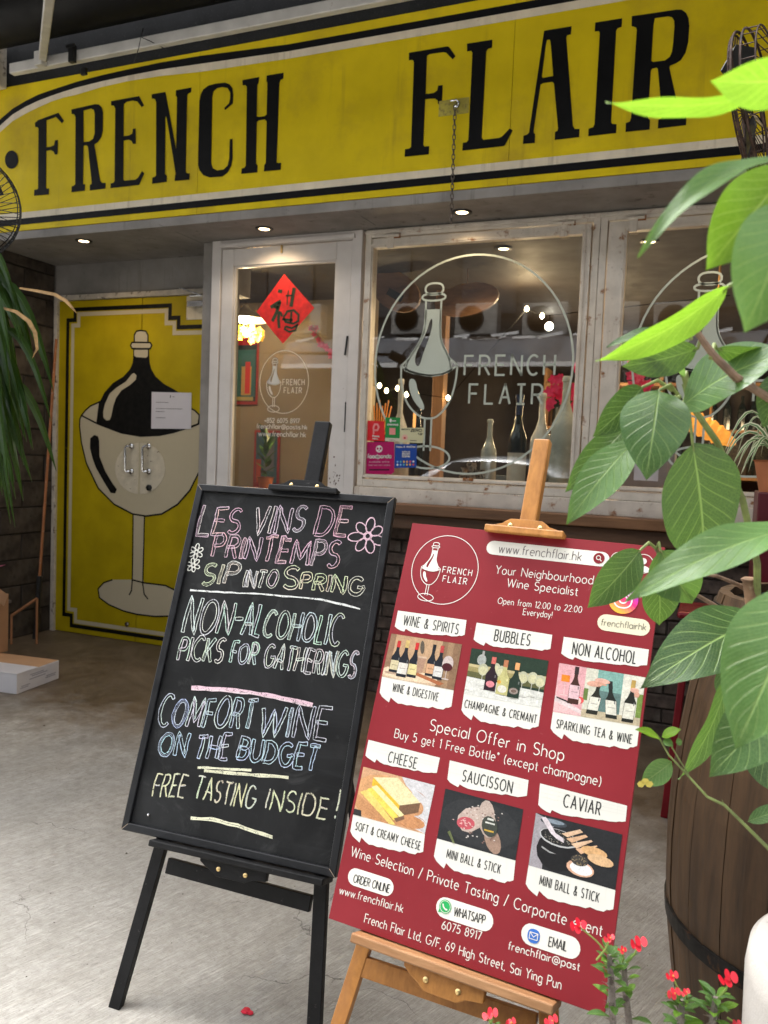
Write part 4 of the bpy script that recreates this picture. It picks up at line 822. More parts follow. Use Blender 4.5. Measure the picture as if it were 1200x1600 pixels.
for k in range(14):
    p = atY((random.gauss(1000, 9), random.gauss(602, 16)), 4.8+random.uniform(-.03, .03))
    for j in range(5): a = j*1.256+k; leaf_simple(mb, p, p+Vector((math.cos(a), -.3, math.sin(a)))*.034, .028, (0, -1, 0), 3)
mb.build('blossom', MC['hot_pink'], t_); MB().tube([Vector((pa.x, 4.8, 1.225)), pa], .004, 5).build('stem', m_lf, t_)
# bottles on the display shelf
def bottle(px, ytop, wpx, mat, label, Y=4.66, neck=.28, body=.52, foil=None, band=None, group='bottles on the display shelf'):
    b = atY((px, 745), Y); x = b.x; z0 = 1.226; zt_ = atY((px, ytop), Y).z; h = zt_-z0; R_ = wpx/2/268
    t_ = thing('bottle', label, 'bottle', (x, Y, z0), group)
    r1 = max(.014, R_*neck); MB().lathe([(R_*.9, 0), (R_, .01), (R_, h*body), (R_*.93, h*(body+.06)), (R_*.55, h*(body+.15)), (r1, h*(body+.24)), (r1*.95, h*.95), (r1*1.15, h*.955), (r1*1.15, h*.99), (r1*.9, h)], (x, Y, z0), 24).build('body', mat, t_, smooth=True)
    if foil: MB().lathe([(r1*1.06, h*.80), (r1*1.04, h*.94), (r1*1.25, h*.956), (r1*1.22, h*1.003), (0, h*1.004)], (x, Y, z0), 20).build('foil', foil, t_, smooth=True)
    if band: MB().lathe([(R_*1.01, h*.14), (R_*1.01, h*.42)], (x, Y, z0), 24).build('label', band, t_, smooth=True)
m_bot = pm('frosted_grey_glass', (.55, .54, .50), .35, var=.1, vs=12, spots=((.70, .67, .62), 12, .5, .75))
m_botc = pm('smoky_glass', (.34, .37, .35), .14, var=.15, vs=5, spots=((.55, .57, .52), 8, .5, .75))
m_win = pm('dark_wine_glass', (.008, .012, .012), .1, var=.2)
bottle(621, 592, 36, m_bot, 'matt grey round bottle behind the stickers at the window left', neck=.24, body=.45)
bottle(806, 617, 29, m_win, 'dark green wine bottle with navy neck foil on the display shelf', neck=.36, foil=pm('navy_foil', (.01, .02, .06), .35), band=pm('label_paper', (.5, .48, .42), .7))
bottle(842, 614, 33, m_bot, 'slim grey dusty bottle between the dark wine bottle and the clear one', neck=.30, body=.50, Y=4.70)
bottle(878, 588, 41, m_botc, 'tall smoky glass bottle in front of pink flowers', neck=.30, body=.55)
bottle(650, 640, 24, m_win, 'small dark wine bottle behind the stickers beside the frosted stem', neck=.36, Y=4.78)
bottle(762, 655, 26, m_botc, 'short smoky glass bottle left of the dark wine bottle', neck=.34, Y=4.80)
q_n = [atY(p, G1-.001) for p in ((992, 700), (1030, 702), (1028, 752), (990, 750))]
mb = MB(); mb.poly(q_n); mb.build('paper_notice', pm('window_paper', (.50, .47, .48), .7, var=.05), label='pale paper notice low in the right window behind the leaves', cat='notice')
# shelf things: a shell-like ornament, a pencil pot, lit candle boxes, wooden post and hanging boards
c = atY((735, 745), 4.7); c.z = 1.226
mb = MB()
for k in range(40):
    a = random.uniform(0, 6.28); r_ = random.uniform(0, .11); zz = max(.0, (.11-r_)*2.0)*random.uniform(.6, 1)
    p = c+Vector((math.cos(a)*r_, math.sin(a)*r_*.6, zz*.9)); leaf_simple(mb, p, p+Vector((random.uniform(-.04, .04), random.uniform(-.04, 0), .05)), .05, (0, -1, 0), 4, .5)
mb.build('dried_ornament', pm('dried_petals', (.42, .36, .28), .7, var=.4, vs=30, spots=((.03, .025, .02), 30, .5, .55)), label='spiky dried flower ornament on the display shelf', cat='ornament')
c = atY((650, 652), 5.3); MB().box(c.x-.022, c.x+.022, c.y, c.y+.04, c.z-.07, c.z+.03).build('lit_lantern', emis('amber_glow', (1, .42, .12), .35), label='small amber glowing lantern behind the frosted stem', cat='lantern')
c = atY((596, 645), 5.2); mb = MB()
for k in range(7): mb.tube([c+Vector((.012*k-.04, 0, -.15)), c+Vector((.018*k-.06, .01*k, .05+.02*(k % 3)))], .005, 6)
mb.build('pencils', pm('orange_sticks', (.70, .25, .04), .5), label='bundle of orange sticks behind the red sticker', cat='sticks')
xp = atY((682, 650), 6.0).x; MB().box(xp-.045, xp+.045, 6.0, 6.1, 0, ZS-.013).build('wooden_post', m_bwood, label='brown wooden post inside the shop behind the logo', cat='post', bevel=.004)
for k in range(16):
    x_ = -1.85+.21*k+random.uniform(-.04, .04); y_ = random.uniform(5.6, 6.6); h_ = random.uniform(.12, .34); w_ = random.uniform(.05, .13)
    MB().box(x_-w_, x_+w_, y_, y_+.12, 1.0, 1.0+h_).build('gift_box', pm('gift_%d' % (k % 5), [(.35, .10, .05), (.45, .33, .16), (.08, .10, .12), (.50, .44, .34), (.20, .06, .03)][k % 5], .6), label=['rust red', 'tan', 'dark blue', 'cream', 'dark brown'][k % 5]+' carton number'.replace(' number', '')+' among the goods on the inner counter, '+['far left', 'left of the post', 'beside the post', 'right of the post', 'left of centre', 'near centre', 'at centre', 'just right of centre', 'behind the wine bottle', 'behind the dusty bottle', 'behind the smoky bottle', 'behind the window mullion', 'right window left part', 'behind the orange lamp', 'right of the orange lamp', 'far right'][k], cat='carton', group='cartons on the inner counter', bevel=.003)
MB().box(-1.9, 1.7, 5.5, 6.75, .93, .999).build('inner_counter', m_bwood, label='long wooden counter inside the shop carrying cartons', cat='counter', bevel=.004)
MB().box(-1.85, 1.65, 5.6, 6.65, .02, .93).build('counter_body', m_dk, label='dark body under the inner shop counter', cat='counter')
mb = MB()
for k in range(5): mb.box(-1.6, 1.6, 7.9, 8.25, .5+.42*k, .53+.42*k)
for x in (-1.62, -.55, .52, 1.59): mb.box(x, x+.03, 7.9, 8.25, 0, 2.35)
bs_ = mb.build('bottle_shelving', m_bwood, label='tall wooden wine shelving along the back of the shop', cat='shelving', bevel=.003)
mb = MB()
for k in range(4):
    for j in range(26):
        x = -1.5+.118*j+random.uniform(-.02, .02)
        if random.random() < .8: mb.lathe([(.036, 0), (.036, .19), (.014, .25), (.014, .31)], (x, 8.02, .531+.42*k), 8)
mb.build('bottle_row', m_win, label='rows of dark wine bottles on the back shelving', cat='bottles', kind='stuff')
for (px, py, w, h, rot, lb) in ((618, 455, .40, .26, -.5, 'rounded brown wooden board hanging at the upper left of the larger window'), (728, 468, .46, .22, .15, 'wide brown wooden board hanging near the room ceiling')):
    c = atY((px, py), 5.4); mb = MB(); pts = [(c.x+w/2*math.cos(a*.3)*math.cos(rot)-h/2*math.sin(a*.3)*math.sin(rot), c.y, c.z+w/2*math.cos(a*.3)*math.sin(rot)+h/2*math.sin(a*.3)*math.cos(rot)) for a in range(21)]
    mb.prism(pts, (0, .03, 0)); mb.tube([(c.x, c.y+.015, c.z), (c.x, c.y+.015, ZS-.013)], .004, 5)
    mb.build('hanging_board', wood('board_wood', (.13, .07, .04), (.28, .15, .08), (6, 1, 1), 8, .5), label=lb, cat='board')
c = atY((617, 461), 5.36); MB().box(-.06, .06, -.01, .01, -.025, .025, Matrix.Translation(c) @ Matrix.Rotation(.5, 4, 'Y')).build('speaker_box', m_darkmetal, label='small dark box on the hanging brown board', cat='box')
# glowing orange pendant in the right window
pa, pb = atY((1052, 640), 5.0), atY((1150, 695), 5.0)
c = (pa+pb)/2; d = (pb-pa); L = d.length; ang = math.atan2(d.z, d.x)
t_ = thing('orange_pendant', 'long ruffled glowing orange pendant lamp behind the right window', 'lamp', c); mb = MB()
prof = []
for k in range(25):
    u = k/24; prof.append((max(.001, .075*math.sin(math.pi*min(1, u*1.0+.0001))**.5*(1+.12*math.sin(u*55))), (u-.5)*L))
mb.lathe(prof, c, 20, (Matrix.Rotation(-ang, 3, 'Y') @ Matrix.Rotation(rad(90), 3, 'Y')), sx=.8)
mb.build('shade', pm('orange_shade', (.75, .28, .04), .6, emis=(1, .36, .05), es=.22, var=.25, vs=14), t_, smooth=True)
MB().tube([c+Vector((.03, 0, .05)), Vector((c.x+.03, c.y, ZS-.013))], .008, 6).build('cord', pm('orange_cord', (.5, .25, .06), .6), t_)
c = atY((1015, 745), 4.75); MB().box(c.x-.16, c.x+.13, 4.66, 4.9, 1.226, atY((1015, 655), 4.75).z).build('plastic_crate', pm('lilac_plastic', (.33, .29, .32), .4, var=.08), label='pale lilac plastic box on the shelf of the right window', cat='box', bevel=.008)

# ------------------------------------------------------------------ chain and hook on the sign
ch = thing('hanging_chain', 'rusty steel chain hanging from a hook on the yellow sign', 'chain', atY((708, 160), YS-.03))
q = [atY(p, YS-.0045) for p in ((686, 158), (733, 151), (733, 172), (686, 178))]
mb = MB(); mb.prism([Vector((q[0].x, YS-.004, q[0].z)), Vector((q[1].x, YS-.004, q[0].z)), Vector((q[1].x, YS-.004, q[2].z-.012)), Vector((q[0].x, YS-.004, q[2].z-.012))], (0, .004, 0)); mb.build('bracket_plate', pm('painted_plate', (.42, .36, .06), .5, spots=((.1, .08, .05), 40, .5, .7)), ch, bevel=.001)
mb = MB(); h = atY((714, 158), YS-.03); mb.tube([Vector((h.x-.05, YS-.006, h.z)), h+Vector((-.03, 0, .004)), h+Vector((0, 0, .006)), h+Vector((.014, -.004, -.012)), h+Vector((.006, -.006, -.035)), h+Vector((-.008, -.004, -.03))], .0065, 8); mb.build('hook', m_steel, ch, smooth=True)
m_chain = pm('chain_steel', (.12, .10, .085), .45, .8, var=.3, vs=40)
a = atY((711, 168), YS-.035); b = atY((705, 345), YS-.035); n = int((a-b).length/.0235)
lk = []
for i in range(10):
    tt = 2*math.pi*i/10; lk.append(Vector((.0075*math.cos(tt), 0, .0105*math.sin(tt)+.005*(1 if math.sin(tt) > 0 else -1))))
me0 = None
for i in range(n+1):
    p = a.lerp(b, i/n)
    if me0 is None:
        o = MB().tube([v+p for v in lk], .0026, 6, True).build('link', m_chain, ch, smooth=True); me0 = o.data
        me0.transform(Matrix.Translation(-(p-ALL[ch.name].translation)))
    else:
        o = bpy.data.objects.new('link', me0); COL.objects.link(o); o.parent = ch
    o.location = p-ALL[ch.name].translation; o.rotation_euler = (random.uniform(-.1, .1), 0, rad(90) if i % 2 else rad(15))

# ------------------------------------------------------------------ awning hardware above the sign
m_tarp = pm('dark_mesh_tarp', (.014, .0145, .016), .6, spec=.2, var=.15, vs=5, spots=((.05, .05, .05), 130, .60, .68))
m_canvas = pm('black_canvas', (.004, .004, .004), .6, spec=.2, var=.3, vs=3, spots=((.016, .016, .014), 5, .6, .9))
MB().box(-6.2, 2.2, YS+.028, YS+.05, zt, zt+.5).build('mesh_screen', m_tarp, label='dark mesh screen strip above the yellow sign', cat='screen')
aw = thing('awning', 'rolled black canvas awning with white steel bar above the sign', 'awning', (-2, 3.9, 3.8))
zb1 = atY((600, 3), 3.93).z; ba = atY((18, 108), 3.93)
mb = MB(); mb.box(ba.x, 2.1, 3.91, 3.955, ba.z-.035, ba.z+.028); mb.build('bar', m_galv, aw, bevel=.006)
MB().lathe([(.16, -4.35), (.16, 4.3)], (-2.0, 3.80, ba.z+.24), 28, Matrix.Rotation(rad(90), 3, 'Y')).build('canvas_roll', m_canvas, aw, smooth=True)
c1z = ba.z+.41
mb = MB(); 
nx = 24
rows_ = [(3.78, c1z+.0), (3.3, c1z+.03), (2.8, c1z+.04), (2.3, c1z+.02)]
vs = []; fs = []
for j, (yy, zz) in enumerate(rows_):
    for i in range(nx+1): vs.append((-6.2+8.2*i/nx, yy, zz-.02*math.sin(i*1.7)**2*(j/3)))
for j in range(3):
    for i in range(nx): k = j*(nx+1)+i; fs.append((k, k+1, k+nx+2, k+nx+1))
mb.add(vs, fs); mb.add([Vector(v)+Vector((0, 0, .012)) for v in vs], fs); mb.build('canvas', m_canvas, aw, smooth=True)
a0 = Vector((atY((66, 110), 3.90).x, 3.90, ba.z+.01)); a1 = atD((79, -20), 3.6)
mb = MB(); mb.bar(a0, a0+(a1-a0)*1.0, .045, .045, (0, 0, 1)); mb.build('folding_arm', m_galv, aw, bevel=.006)
mb = MB(); mb.box(a0.x-.03, a0.x+.03, 3.86, 3.91, ba.z-.045, ba.z+.04); mb.build('arm_bracket', m_galv, aw, bevel=.005)
c = atY((114, 85), 3.9); mb = MB(); mb.box(c.x-.02, c.x+.02, 3.88, 3.91, c.z-.05, c.z+.05); mb.box(c.x-.035, c.x+.035, 3.875, 3.88, c.z+.03, c.z+.05); mb.box(c.x+.03, c.x+.07, 3.93, 3.95, c.z-.11, c.z-.07); mb.build('clamp', m_darkmetal, aw, bevel=.003)
c = atY((225, 62), 3.905); mb = MB(); mb.tube([c+Vector((0, -.01, .06)), c+Vector((.002, -.03, .0)), c+Vector((-.03, -.01, -.05)), c+Vector((-.07, .0, -.12))], .0025, 5); mb.tube([c+Vector((.002, -.03, 0)), c+Vector((.05, -.01, -.02)), c+Vector((.12, .05, -.05))], .0025, 5); mb.build('tie_wire', m_darkmetal, aw)
MB().box(-4.95, atY((10, 100), 3.93).x-.09, 3.93, 4.02, zt-.02, zt+.30).build('wall_block', m_fr, label='chipped pale masonry end beside the awning bar', cat='masonry', bevel=.01)

# ------------------------------------------------------------------ across the street (what the shop glass mirrors)
def refl(p, Y2): v = atY(p, 2*(YW+.02)-Y2); return Vector((v.x, Y2, v.z))
m_opp = pm('opposite_tile_wall', (.035, .031, .028), .7, var=.1, vs=2)
m_opd = pm('opposite_dark_front', (.02, .02, .022), .6, var=.2, vs=2)
YO = -8.0
zl = refl((740, 570), YO+1.2).z
ob = thing('opposite_building', 'tiled building across the street behind the viewer', 'building', (-2, YO, 0))
MB().box(-16, 14, YO-4, YO, zl+.5, 9.5).build('wall', m_opp, ob)
MB().box(-16, 14, YO-4, YO+.01, 0, zl+.5).build('shopfront', m_opd, ob)
m_wing = pm('opposite_window_glass', (.03, .035, .04), .1, var=.1)
for k in range(12):
    for j in range(2):
        x = -15+k*2.4; z = zl+1.2+j*2.6
        f = MB(); frame(f, x, x+1.3, z, z+1.5, .07, YO, YO+.05); w_ = f.build('window', m_opd, ob); MB().box(x+.07, x+1.23, YO+.002, YO+.02, z+.07, z+1.43).build('pane', m_wing, w_)
m_acw = pm('ac_white', (.30, .29, .27), .5, var=.05)
for px, wh in ((640, 'third from the left'), (742, 'in the middle left'), (850, 'in the middle right'), (960, 'second from the right'), (1060, 'farthest right'), (470, 'farthest left')):
    c = refl((px, 497), YO+.7); u = thing('air_conditioner', 'air conditioner outdoor unit on the opposite building, '+wh, 'air conditioner', (c.x, YO, c.z), 'outdoor units across the street')
    MB().box(c.x-.45, c.x+.45, YO+.3, YO+.62, c.z-.32, c.z+.32).build('casing', m_acw, u, bevel=.02)
    MB().lathe([(.27, .0), (.27, .012), (.24, .012), (.24, 0)], (c.x-.1, YO+.632, c.z), 24, Matrix.Rotation(rad(90), 3, 'X')).build('fan_ring', m_darkmetal, u)
    for q in (-.3, .3): MB().box(c.x+q-.02, c.x+q+.02, YO, YO+.62, c.z-.37, c.z-.325).build('bracket', m_darkmetal, u)
aw2 = thing('street_awning', 'grey awning with white edge bar across the street', 'awning', (-1, YO, zl))
MB().box(-9, 8, YO+1.17, YO+1.23, zl-.04, zl+.05).build('edge_bar', pm('bright_bar', (.85, .85, .85), .4, var=.02), aw2)
mb = MB(); vs = []; fs = []
for i in range(61):
    x = -9+17*i/60; b = .03*math.sin(i*1.9)+.02*math.sin(i*5.1); vs += [(x, YO+1.2, zl+.06), (x, YO+1.0, zl+.55+b), (x, YO, zl+.75+b)]
for i in range(60): fs += [(3*i, 3*i+3, 3*i+4, 3*i+1), (3*i+1, 3*i+4, 3*i+5, 3*i+2)]
mb.add(vs, fs); mb.build('canopy', pm('grey_canopy', (.09, .10, .12), .5, var=.15, vs=3), aw2)
mb = MB()
for i in range(40):
    x = -9+17*random.random(); mb.ribbon([(x, YO+1.03, zl+.56+random.uniform(-.03, .03)), (x+random.uniform(.2, .6), YO+1.03, zl+.60+random.uniform(-.05, .05))], random.uniform(.02, .06), (0, 1, 0))
mb.build('torn_sheet', MC['bright_bar'], aw2, kind='stuff')
A = refl((1065, 596), YO+.3); B = refl((998, 592), YO+.3); B.z = A.z
mb = MB(); put_text(mb, 'HIGH STREET', Vector((A.x, A.y, A.z)), Vector((A.x-1.1, A.y, A.z)), .20, (0, 0, 1), (0, 1, 0), .04)
MB().box(A.x-1.3, A.x+.2, YO+.2, YO+.28, A.z-.12, A.z+.32).build('signboard', pm('grey_board', (.10, .10, .11), .6), aw2); mb.build('sign_lettering', MC['bright_bar'], aw2)
# parked silver car behind the viewer, mirrored low in the glass
rc = refl((745, 700), -3.2); x0 = rc.x-1.9
car = thing('parked_car', 'silver parked car in the street behind the viewer', 'car', (x0+2, -3.2, 0))
m_car = pm('silver_car_paint', (.62, .64, .66), .25, .5, var=.03, coat=.8); m_cg = pm('car_glass', (.02, .025, .03), .05, var=.1); m_tyre = pm('tyre', (.02, .02, .02), .8)
prof = smooth([(0, .35), (-.03, .62), (.05, .86), (.9, .98), (1.55, 1.42), (2.2, 1.54), (3.0, 1.50), (3.75, 1.12), (4.15, 1.02), (4.25, .7), (4.22, .35)], False, 2)
mb = MB(); ny = 8; vs = []; fs = []
for j in range(ny+1):
    v = -1+2*j/ny
    for (x, z) in prof:
        tap = .86-.20*max(0, (z-.9)/.6); k = math.sin(v*math.pi/2); vs.append((x0+x, -3.2+k*tap, z-.10*abs(v)**3*(1 if z > .9 else .3)))
n_ = len(prof)
for j in range(ny):
    for i in range(n_-1): fs.append((j*n_+i, j*n_+i+1, (j+1)*n_+i+1, (j+1)*n_+i))
fs += [tuple(range(n_)), tuple(ny*n_+i for i in range(n_))[::-1]]
mb.add(vs, fs); mb.build('body', m_car, car, smooth=True)
for s in (-1, 1):
    y = -3.2+s*.80
    for (a, b, c_, d_) in (((1.25, 1.02), (1.75, 1.40), (2.25, 1.44), (2.25, 1.02)), ((2.32, 1.02), (2.32, 1.44), (3.0, 1.40), (3.55, 1.02))):
        MB().prism([(x0+a[0], y, a[1]), (x0+b[0], y-s*.12, b[1]), (x0+c_[0], y-s*.12, c_[1]), (x0+d_[0], y, d_[1])], (0, s*.03, 0)).build('side_window', m_cg, car)
    for xw in (.85, 3.35):
        w_ = MB().lathe([(.2, -.1), (.32, -.1), (.33, -.06), (.33, .06), (.32, .1), (.2, .1)], (x0+xw, -3.2+s*.78, .33), 24, Matrix.Rotation(rad(90), 3, 'X')).build('wheel', m_tyre, car, smooth=True)
        MB().lathe([(0, -.08), (.2, -.08), (.2, .08), (0, .08)], (x0+xw, -3.2+s*.78, .33), 18, Matrix.Rotation(rad(90), 3, 'X')).build('rim', m_steel, w_)

# ------------------------------------------------------------------ the two tilted boards
class Board:
    def __init__(s, P, a, d, n, w, h): s.P, s.a, s.d, s.n, s.w, s.h = Vector(P), Vector(a).normalized(), Vector(d), Vector(n).normalized(), w, h; s.d = -s.n.cross(s.a).normalized(); s.d = s.d if s.d.z < 0 else -s.d
    def p(s, u, v, o=0): return s.P+s.a*u+s.d*v+s.n*o
    def px(s, q, o=0):
        X_ = onplane(q, s.P+s.n*o, s.n)-s.P; return X_.dot(s.a), X_.dot(s.d)
    def at(s, q, o=0): u, v = s.px(q, o); return s.p(u, v, o)
    def box(s, mb, u0, u1, v0, v1, o0, o1):
        c = [s.p(u, v, o) for o in (o0, o1) for v in (v0, v1) for u in (u0, u1)]
        return mb.add(c, [(0, 2, 3, 1), (4, 5, 7, 6), (0, 1, 5, 4), (1, 3, 7, 5), (3, 2, 6, 7), (2, 0, 4, 6)])
    def ground(s, u0, v0, u1, v1, o):      # run from (u0,v0) through (u1,v1) down to the ground
        a, b = s.p(u0, v0, o), s.p(u1, v1, o); k = (0-a.z)/(b.z-a.z); return u0+(u1-u0)*k, v0+(v1-v0)*k
B0_ = Board((-1.3843, 1.952, 1.3077), (.9975, .0702, -.0116), (0, 0, -1), (.0701, -.941, .331), .5985, .9459)
B1_ = Board((-.6438, 1.7417, 1.2567), (.997, -.0756, -.0169), (0, 0, -1), (-.0649, -.9339, .3516), .5569, .8514)

def easel(B, nm, label, mast, clampc, ledge, platec, cross, legL, legR, mat, matd, screws, mt=.03):
    """all u, v in metres on the board's plane; the easel stands behind it"""
    base = B.p(B.w/2, B.h, -.03); base.z = 0
    e = thing(nm, label, 'easel', base)
    mk = lambda: MB()
    # mast
    u0, u1, v0 = mast
    mb = mk(); B.box(mb, u0, u1, v0, B.h+.02, -.048, -.022); mb.build('mast', mat, e, bevel=.004)
    # top clamp: shaped plate and ridge holding the board's edge
    (cu, cv, cw, chh) = clampc
    pts = [(-.5, 0), (-.5, -.30), (-.44, -.42), (-.30, -.62), (-.26, -.80), (-.20, -.98), (-.12, -1), (.12, -1), (.20, -.98), (.26, -.80), (.30, -.62), (.44, -.42), (.5, -.30), (.5, 0)]
    mb = mk(); mb.prism([B.p(cu+x*cw, cv+y*chh, -.004) for x, y in pts], B.n*.018-B.n*.0); tc = mb.build('top_clamp', mat, e, bevel=.002)
    mb = mk(); B.box(mb, cu-cw/2, cu+cw/2, cv-.012, cv+.004, .0142, .026); mb.build('clamp_lip', mat, tc, bevel=.003)
    Rm = Matrix((B.a, -B.d, B.n)).transposed()
    for sx in (-1, 1):
        mb = mk(); mb.lathe([(.0058, 0), (.0054, .002), (.003, .0035), (0, .004)], B.p(cu+sx*cw*.19, cv-chh*.48, .0142), 14, Rm); mb.build('screw', screws, tc, smooth=True)
    # ledge
    (a, b, th) = ledge
    A_, Bq = Vector((a[0], a[1])), Vector((b[0], b[1]))
    mb = mk(); c = []
    for o in (-.045, .030):
        for (q, dv) in ((A_, 0), (Bq, 0), (Bq, th), (A_, th)): c.append(B.p(q.x, q.y+dv, o))
    mb.add(c, [(0, 1, 2, 3), (7, 6, 5, 4), (0, 4, 5, 1), (1, 5, 6, 2), (2, 6, 7, 3), (3, 7, 4, 0)]); lg = mb.build('ledge', matd or mat, e, bevel=.003)
    (cu, cv, cw, chh) = platec
    pts = [(-.5, 0), (-.5, .25), (-.40, .55), (-.28, .80), (-.22, 1), (.20, 1), (.30, .75), (.5, .62), (.5, 0)]
    mb = mk(); mb.prism([B.p(cu+x*cw, cv+y*chh, -.004) for x, y in pts], B.n*.016); bp = mb.build('lower_clamp', mat, e, bevel=.002)
    for sx in (-1, 1):
        mb = mk(); mb.lathe([(.0058, 0), (.0054, .002), (.003, .0035), (0, .004)], B.p(cu+sx*cw*.2, cv+chh*.5, .0122), 14, Rm); mb.build('screw', screws, bp, smooth=True)
    # legs, from behind the mast top down to the ground
    for (p0, p1, w) in (legL, legR):
        g = B.ground(p0[0], p0[1], p1[0], p1[1], -.035)
        tu = (u0+u1)/2; k = (g[1]-(v0+.35*B.h))/(p1[1]-p0[1])
        top_ = (p0[0]-(p1[0]-p0[0])/(p1[1]-p0[1])*(p0[1]-.06), .06)
        a_, b_ = B.p(top_[0], top_[1], -.062), B.p(g[0], g[1], -.035-.0)
        b_ = B.p(g[0], g[1], -.062); b2 = a_+(b_-a_)*((0-a_.z)/(b_.z-a_.z))
        mb = mk(); mb.bar(a_, b2+(b2-a_).normalized()*.0, w, .022, B.n)
        for v in mb.v[4:]: v.z = max(v.z, 0.0); v.z = 0 if v.z < .03 else v.z
        mb.build('leg', mat, e, bevel=.002)
    mb = mk(); (a, b, th) = cross; A3, B3 = B.p(a[0], a[1], -.062), B.p(b[0], b[1], -.062); mb.bar(A3, B3, th, .018, B.n); mb.build('crossbar', mat, e, bevel=.002)
    # hinged rear leg
    tp = B.p((u0+u1)/2, .12, -.075); ft = tp+(-B.n*1.0); ft = Vector((tp.x-B.n.x*.55+.0, tp.y+.55, 0))
    mb = mk(); mb.bar(tp, ft, .03, .02, B.n); mb.build('rear_leg', mat, e, bevel=.002)
    return e

# chalkboard
m_bwp = pm('black_stained_wood', (.006, .006, .0065), .5, spec=.3, var=.25, vs=20, bump=.2, bs=200, spots=((.09, .085, .08), 90, .66, .76))
q = lambda p, o=0: B0_.px(p, o)
mu0, mu1 = q((482, 720), -.03)[0], q((506, 720), -.03)[0]; mv = q((498, 659), -.03)[1]
cl = q((477, 768)); cw_ = q((530, 768))[0]-q((424, 762))[0]
lA, lB = q((233, 1310), .03), q((504, 1380), .03)
e0 = easel(B0_, 'easel', 'black painted wooden easel carrying the chalkboard', (mu0, mu1, mv), (cl[0], .004, cw_, .032+.0), ((lA[0], B0_.h+.003), (lB[0], B0_.h+.003), .016),
      (q((368, 1350))[0], B0_.h+.019, q((422, 1360))[0]-q((318, 1335))[0], .036), (q((262, 1352), -.06), q((486, 1412), -.06), .038),
      (q((250, 1330), -.062), q((178, 1584), -.062), .034), (q((503, 1375), -.062), q((492, 1600), -.062), .034), m_bwp, None, m_brass)
cbd = thing('chalkboard', 'framed black chalkboard with coloured chalk writing on the black easel', 'chalkboard', B0_.p(B0_.w/2, B0_.h, 0))
fw = .020
t = NT('chalkboard_slate'); v = t.coords(); n1 = t.noise(v, 3.2, 6, .65, 1.0); n2 = t.noise(v, 14, 5, .6); n3 = t.noise(v, 300, 3, .7)
vs_ = t.coords((3, 3, 40)); n4 = t.noise(vs_, 1.5, 4, .6, .5)
n5 = t.noise(v, 5.5, 5, .7, 2.0); c = t.mix(t.ramp(n1, .38, .72), (.009, .0095, .010), (.026, .027, .028)); c = t.mix(t.ramp(n4, .55, .8, 0, .4), c, (.028, .03, .032)); c = t.mix(t.ramp(n2, .60, .85, 0, .35), c, (.035, .035, .036)); c = t.mix(t.ramp(n5, .56, .80, 0, .5), c, (.075, .076, .076)); c = t.mix(t.ramp(n3, .74, .80, 0, .6), c, (.2, .2, .19))
m_slate = t.done(t.pbr(c, t.ramp(n1, .3, .7, .55, .8), 0, t.bump(n3, .1, .001), spec=.2))
mb = MB(); B0_.box(mb, fw-.002, B0_.w-fw+.002, fw-.002, B0_.h-fw+.002, -.012, -.004); mb.build('writing_surface', m_slate, cbd)
for (pa, pb, pc, pd) in (((0, 0), (B0_.w, 0), (B0_.w-fw, fw), (fw, fw)), ((B0_.w, 0), (B0_.w, B0_.h), (B0_.w-fw, B0_.h-fw), (B0_.w-fw, fw)), ((B0_.w, B0_.h), (0, B0_.h), (fw, B0_.h-fw), (B0_.w-fw, B0_.h-fw)), ((0, B0_.h), (0, 0), (fw, fw), (fw, B0_.h-fw))):
    g_ = .0004
    mb = MB(); mb.prism([B0_.p(*p, -.016) for p in (pa, pb, pc, pd)], B0_.n*.022); mb.build('frame_rail', pm('black_frame_paint', (.007, .0075, .009), .36, var=.2, vs=15, spots=((.03, .03, .03), 60, .66, .78)), cbd, bevel=.0025)
mb = MB()
for (u, v, du, dv) in ((0, 0, 1, 1), (B0_.w, 0, -1, 1), (0, B0_.h, 1, -1), (B0_.w, B0_.h, -1, -1)):
    mb.ribbon([B0_.p(u+du*.0015, v+dv*.0015, .0064), B0_.p(u+du*(fw-.002), v+dv*(fw-.002), .0064)], .0012, B0_.n)
mb.build('mitre_joint', pm('raw_wood_line', (.35, .27, .20), .8), cbd)

t = NT('chalk'); a_ = t.n('ShaderNodeAttribute'); a_.attribute_name = 'Col'; v = t.coords(); n = t.noise(v, 420, 3, .7); n2 = t.noise(v, 60, 3, .6)
k = t.ramp(t.math('ADD', n, t.math('MULTIPLY', t.math('SUBTRACT', n2, .5), .5)), .31, .46)
tr = t.n('ShaderNodeBsdfTransparent'); mx = t.n('ShaderNodeMixShader'); t.l(k, mx.inputs[0]); t.l(tr.outputs[0], mx.inputs[1]); t.l(t.pbr(a_.outputs[0], .9, spec=.1), mx.inputs[2]); m_chalk = t.done(mx.outputs[0])
PK, YE, WH_, BLU, GR = (.74, .52, .60), (.74, .73, .54), (.74, .76, .74), (.54, .66, .78), (.66, .76, .68)
def densify(l, step):
    out = [l[0]]
    for a, b in zip(l, l[1:]):
        n = max(1, int(math.hypot(b[0]-a[0], b[1]-a[1])/step))
        out += [(a[0]+(b[0]-a[0])*i/n, a[1]+(b[1]-a[1])*i/n) for i in range(1, n+1)]
    return out
CH_O = -.0032
def chalk_line(mb, pts, w, col):
    mb.col = col; mb.ribbon([B0_.p(u, v, CH_O) for u, v in pts], w, B0_.n, jit=.35)
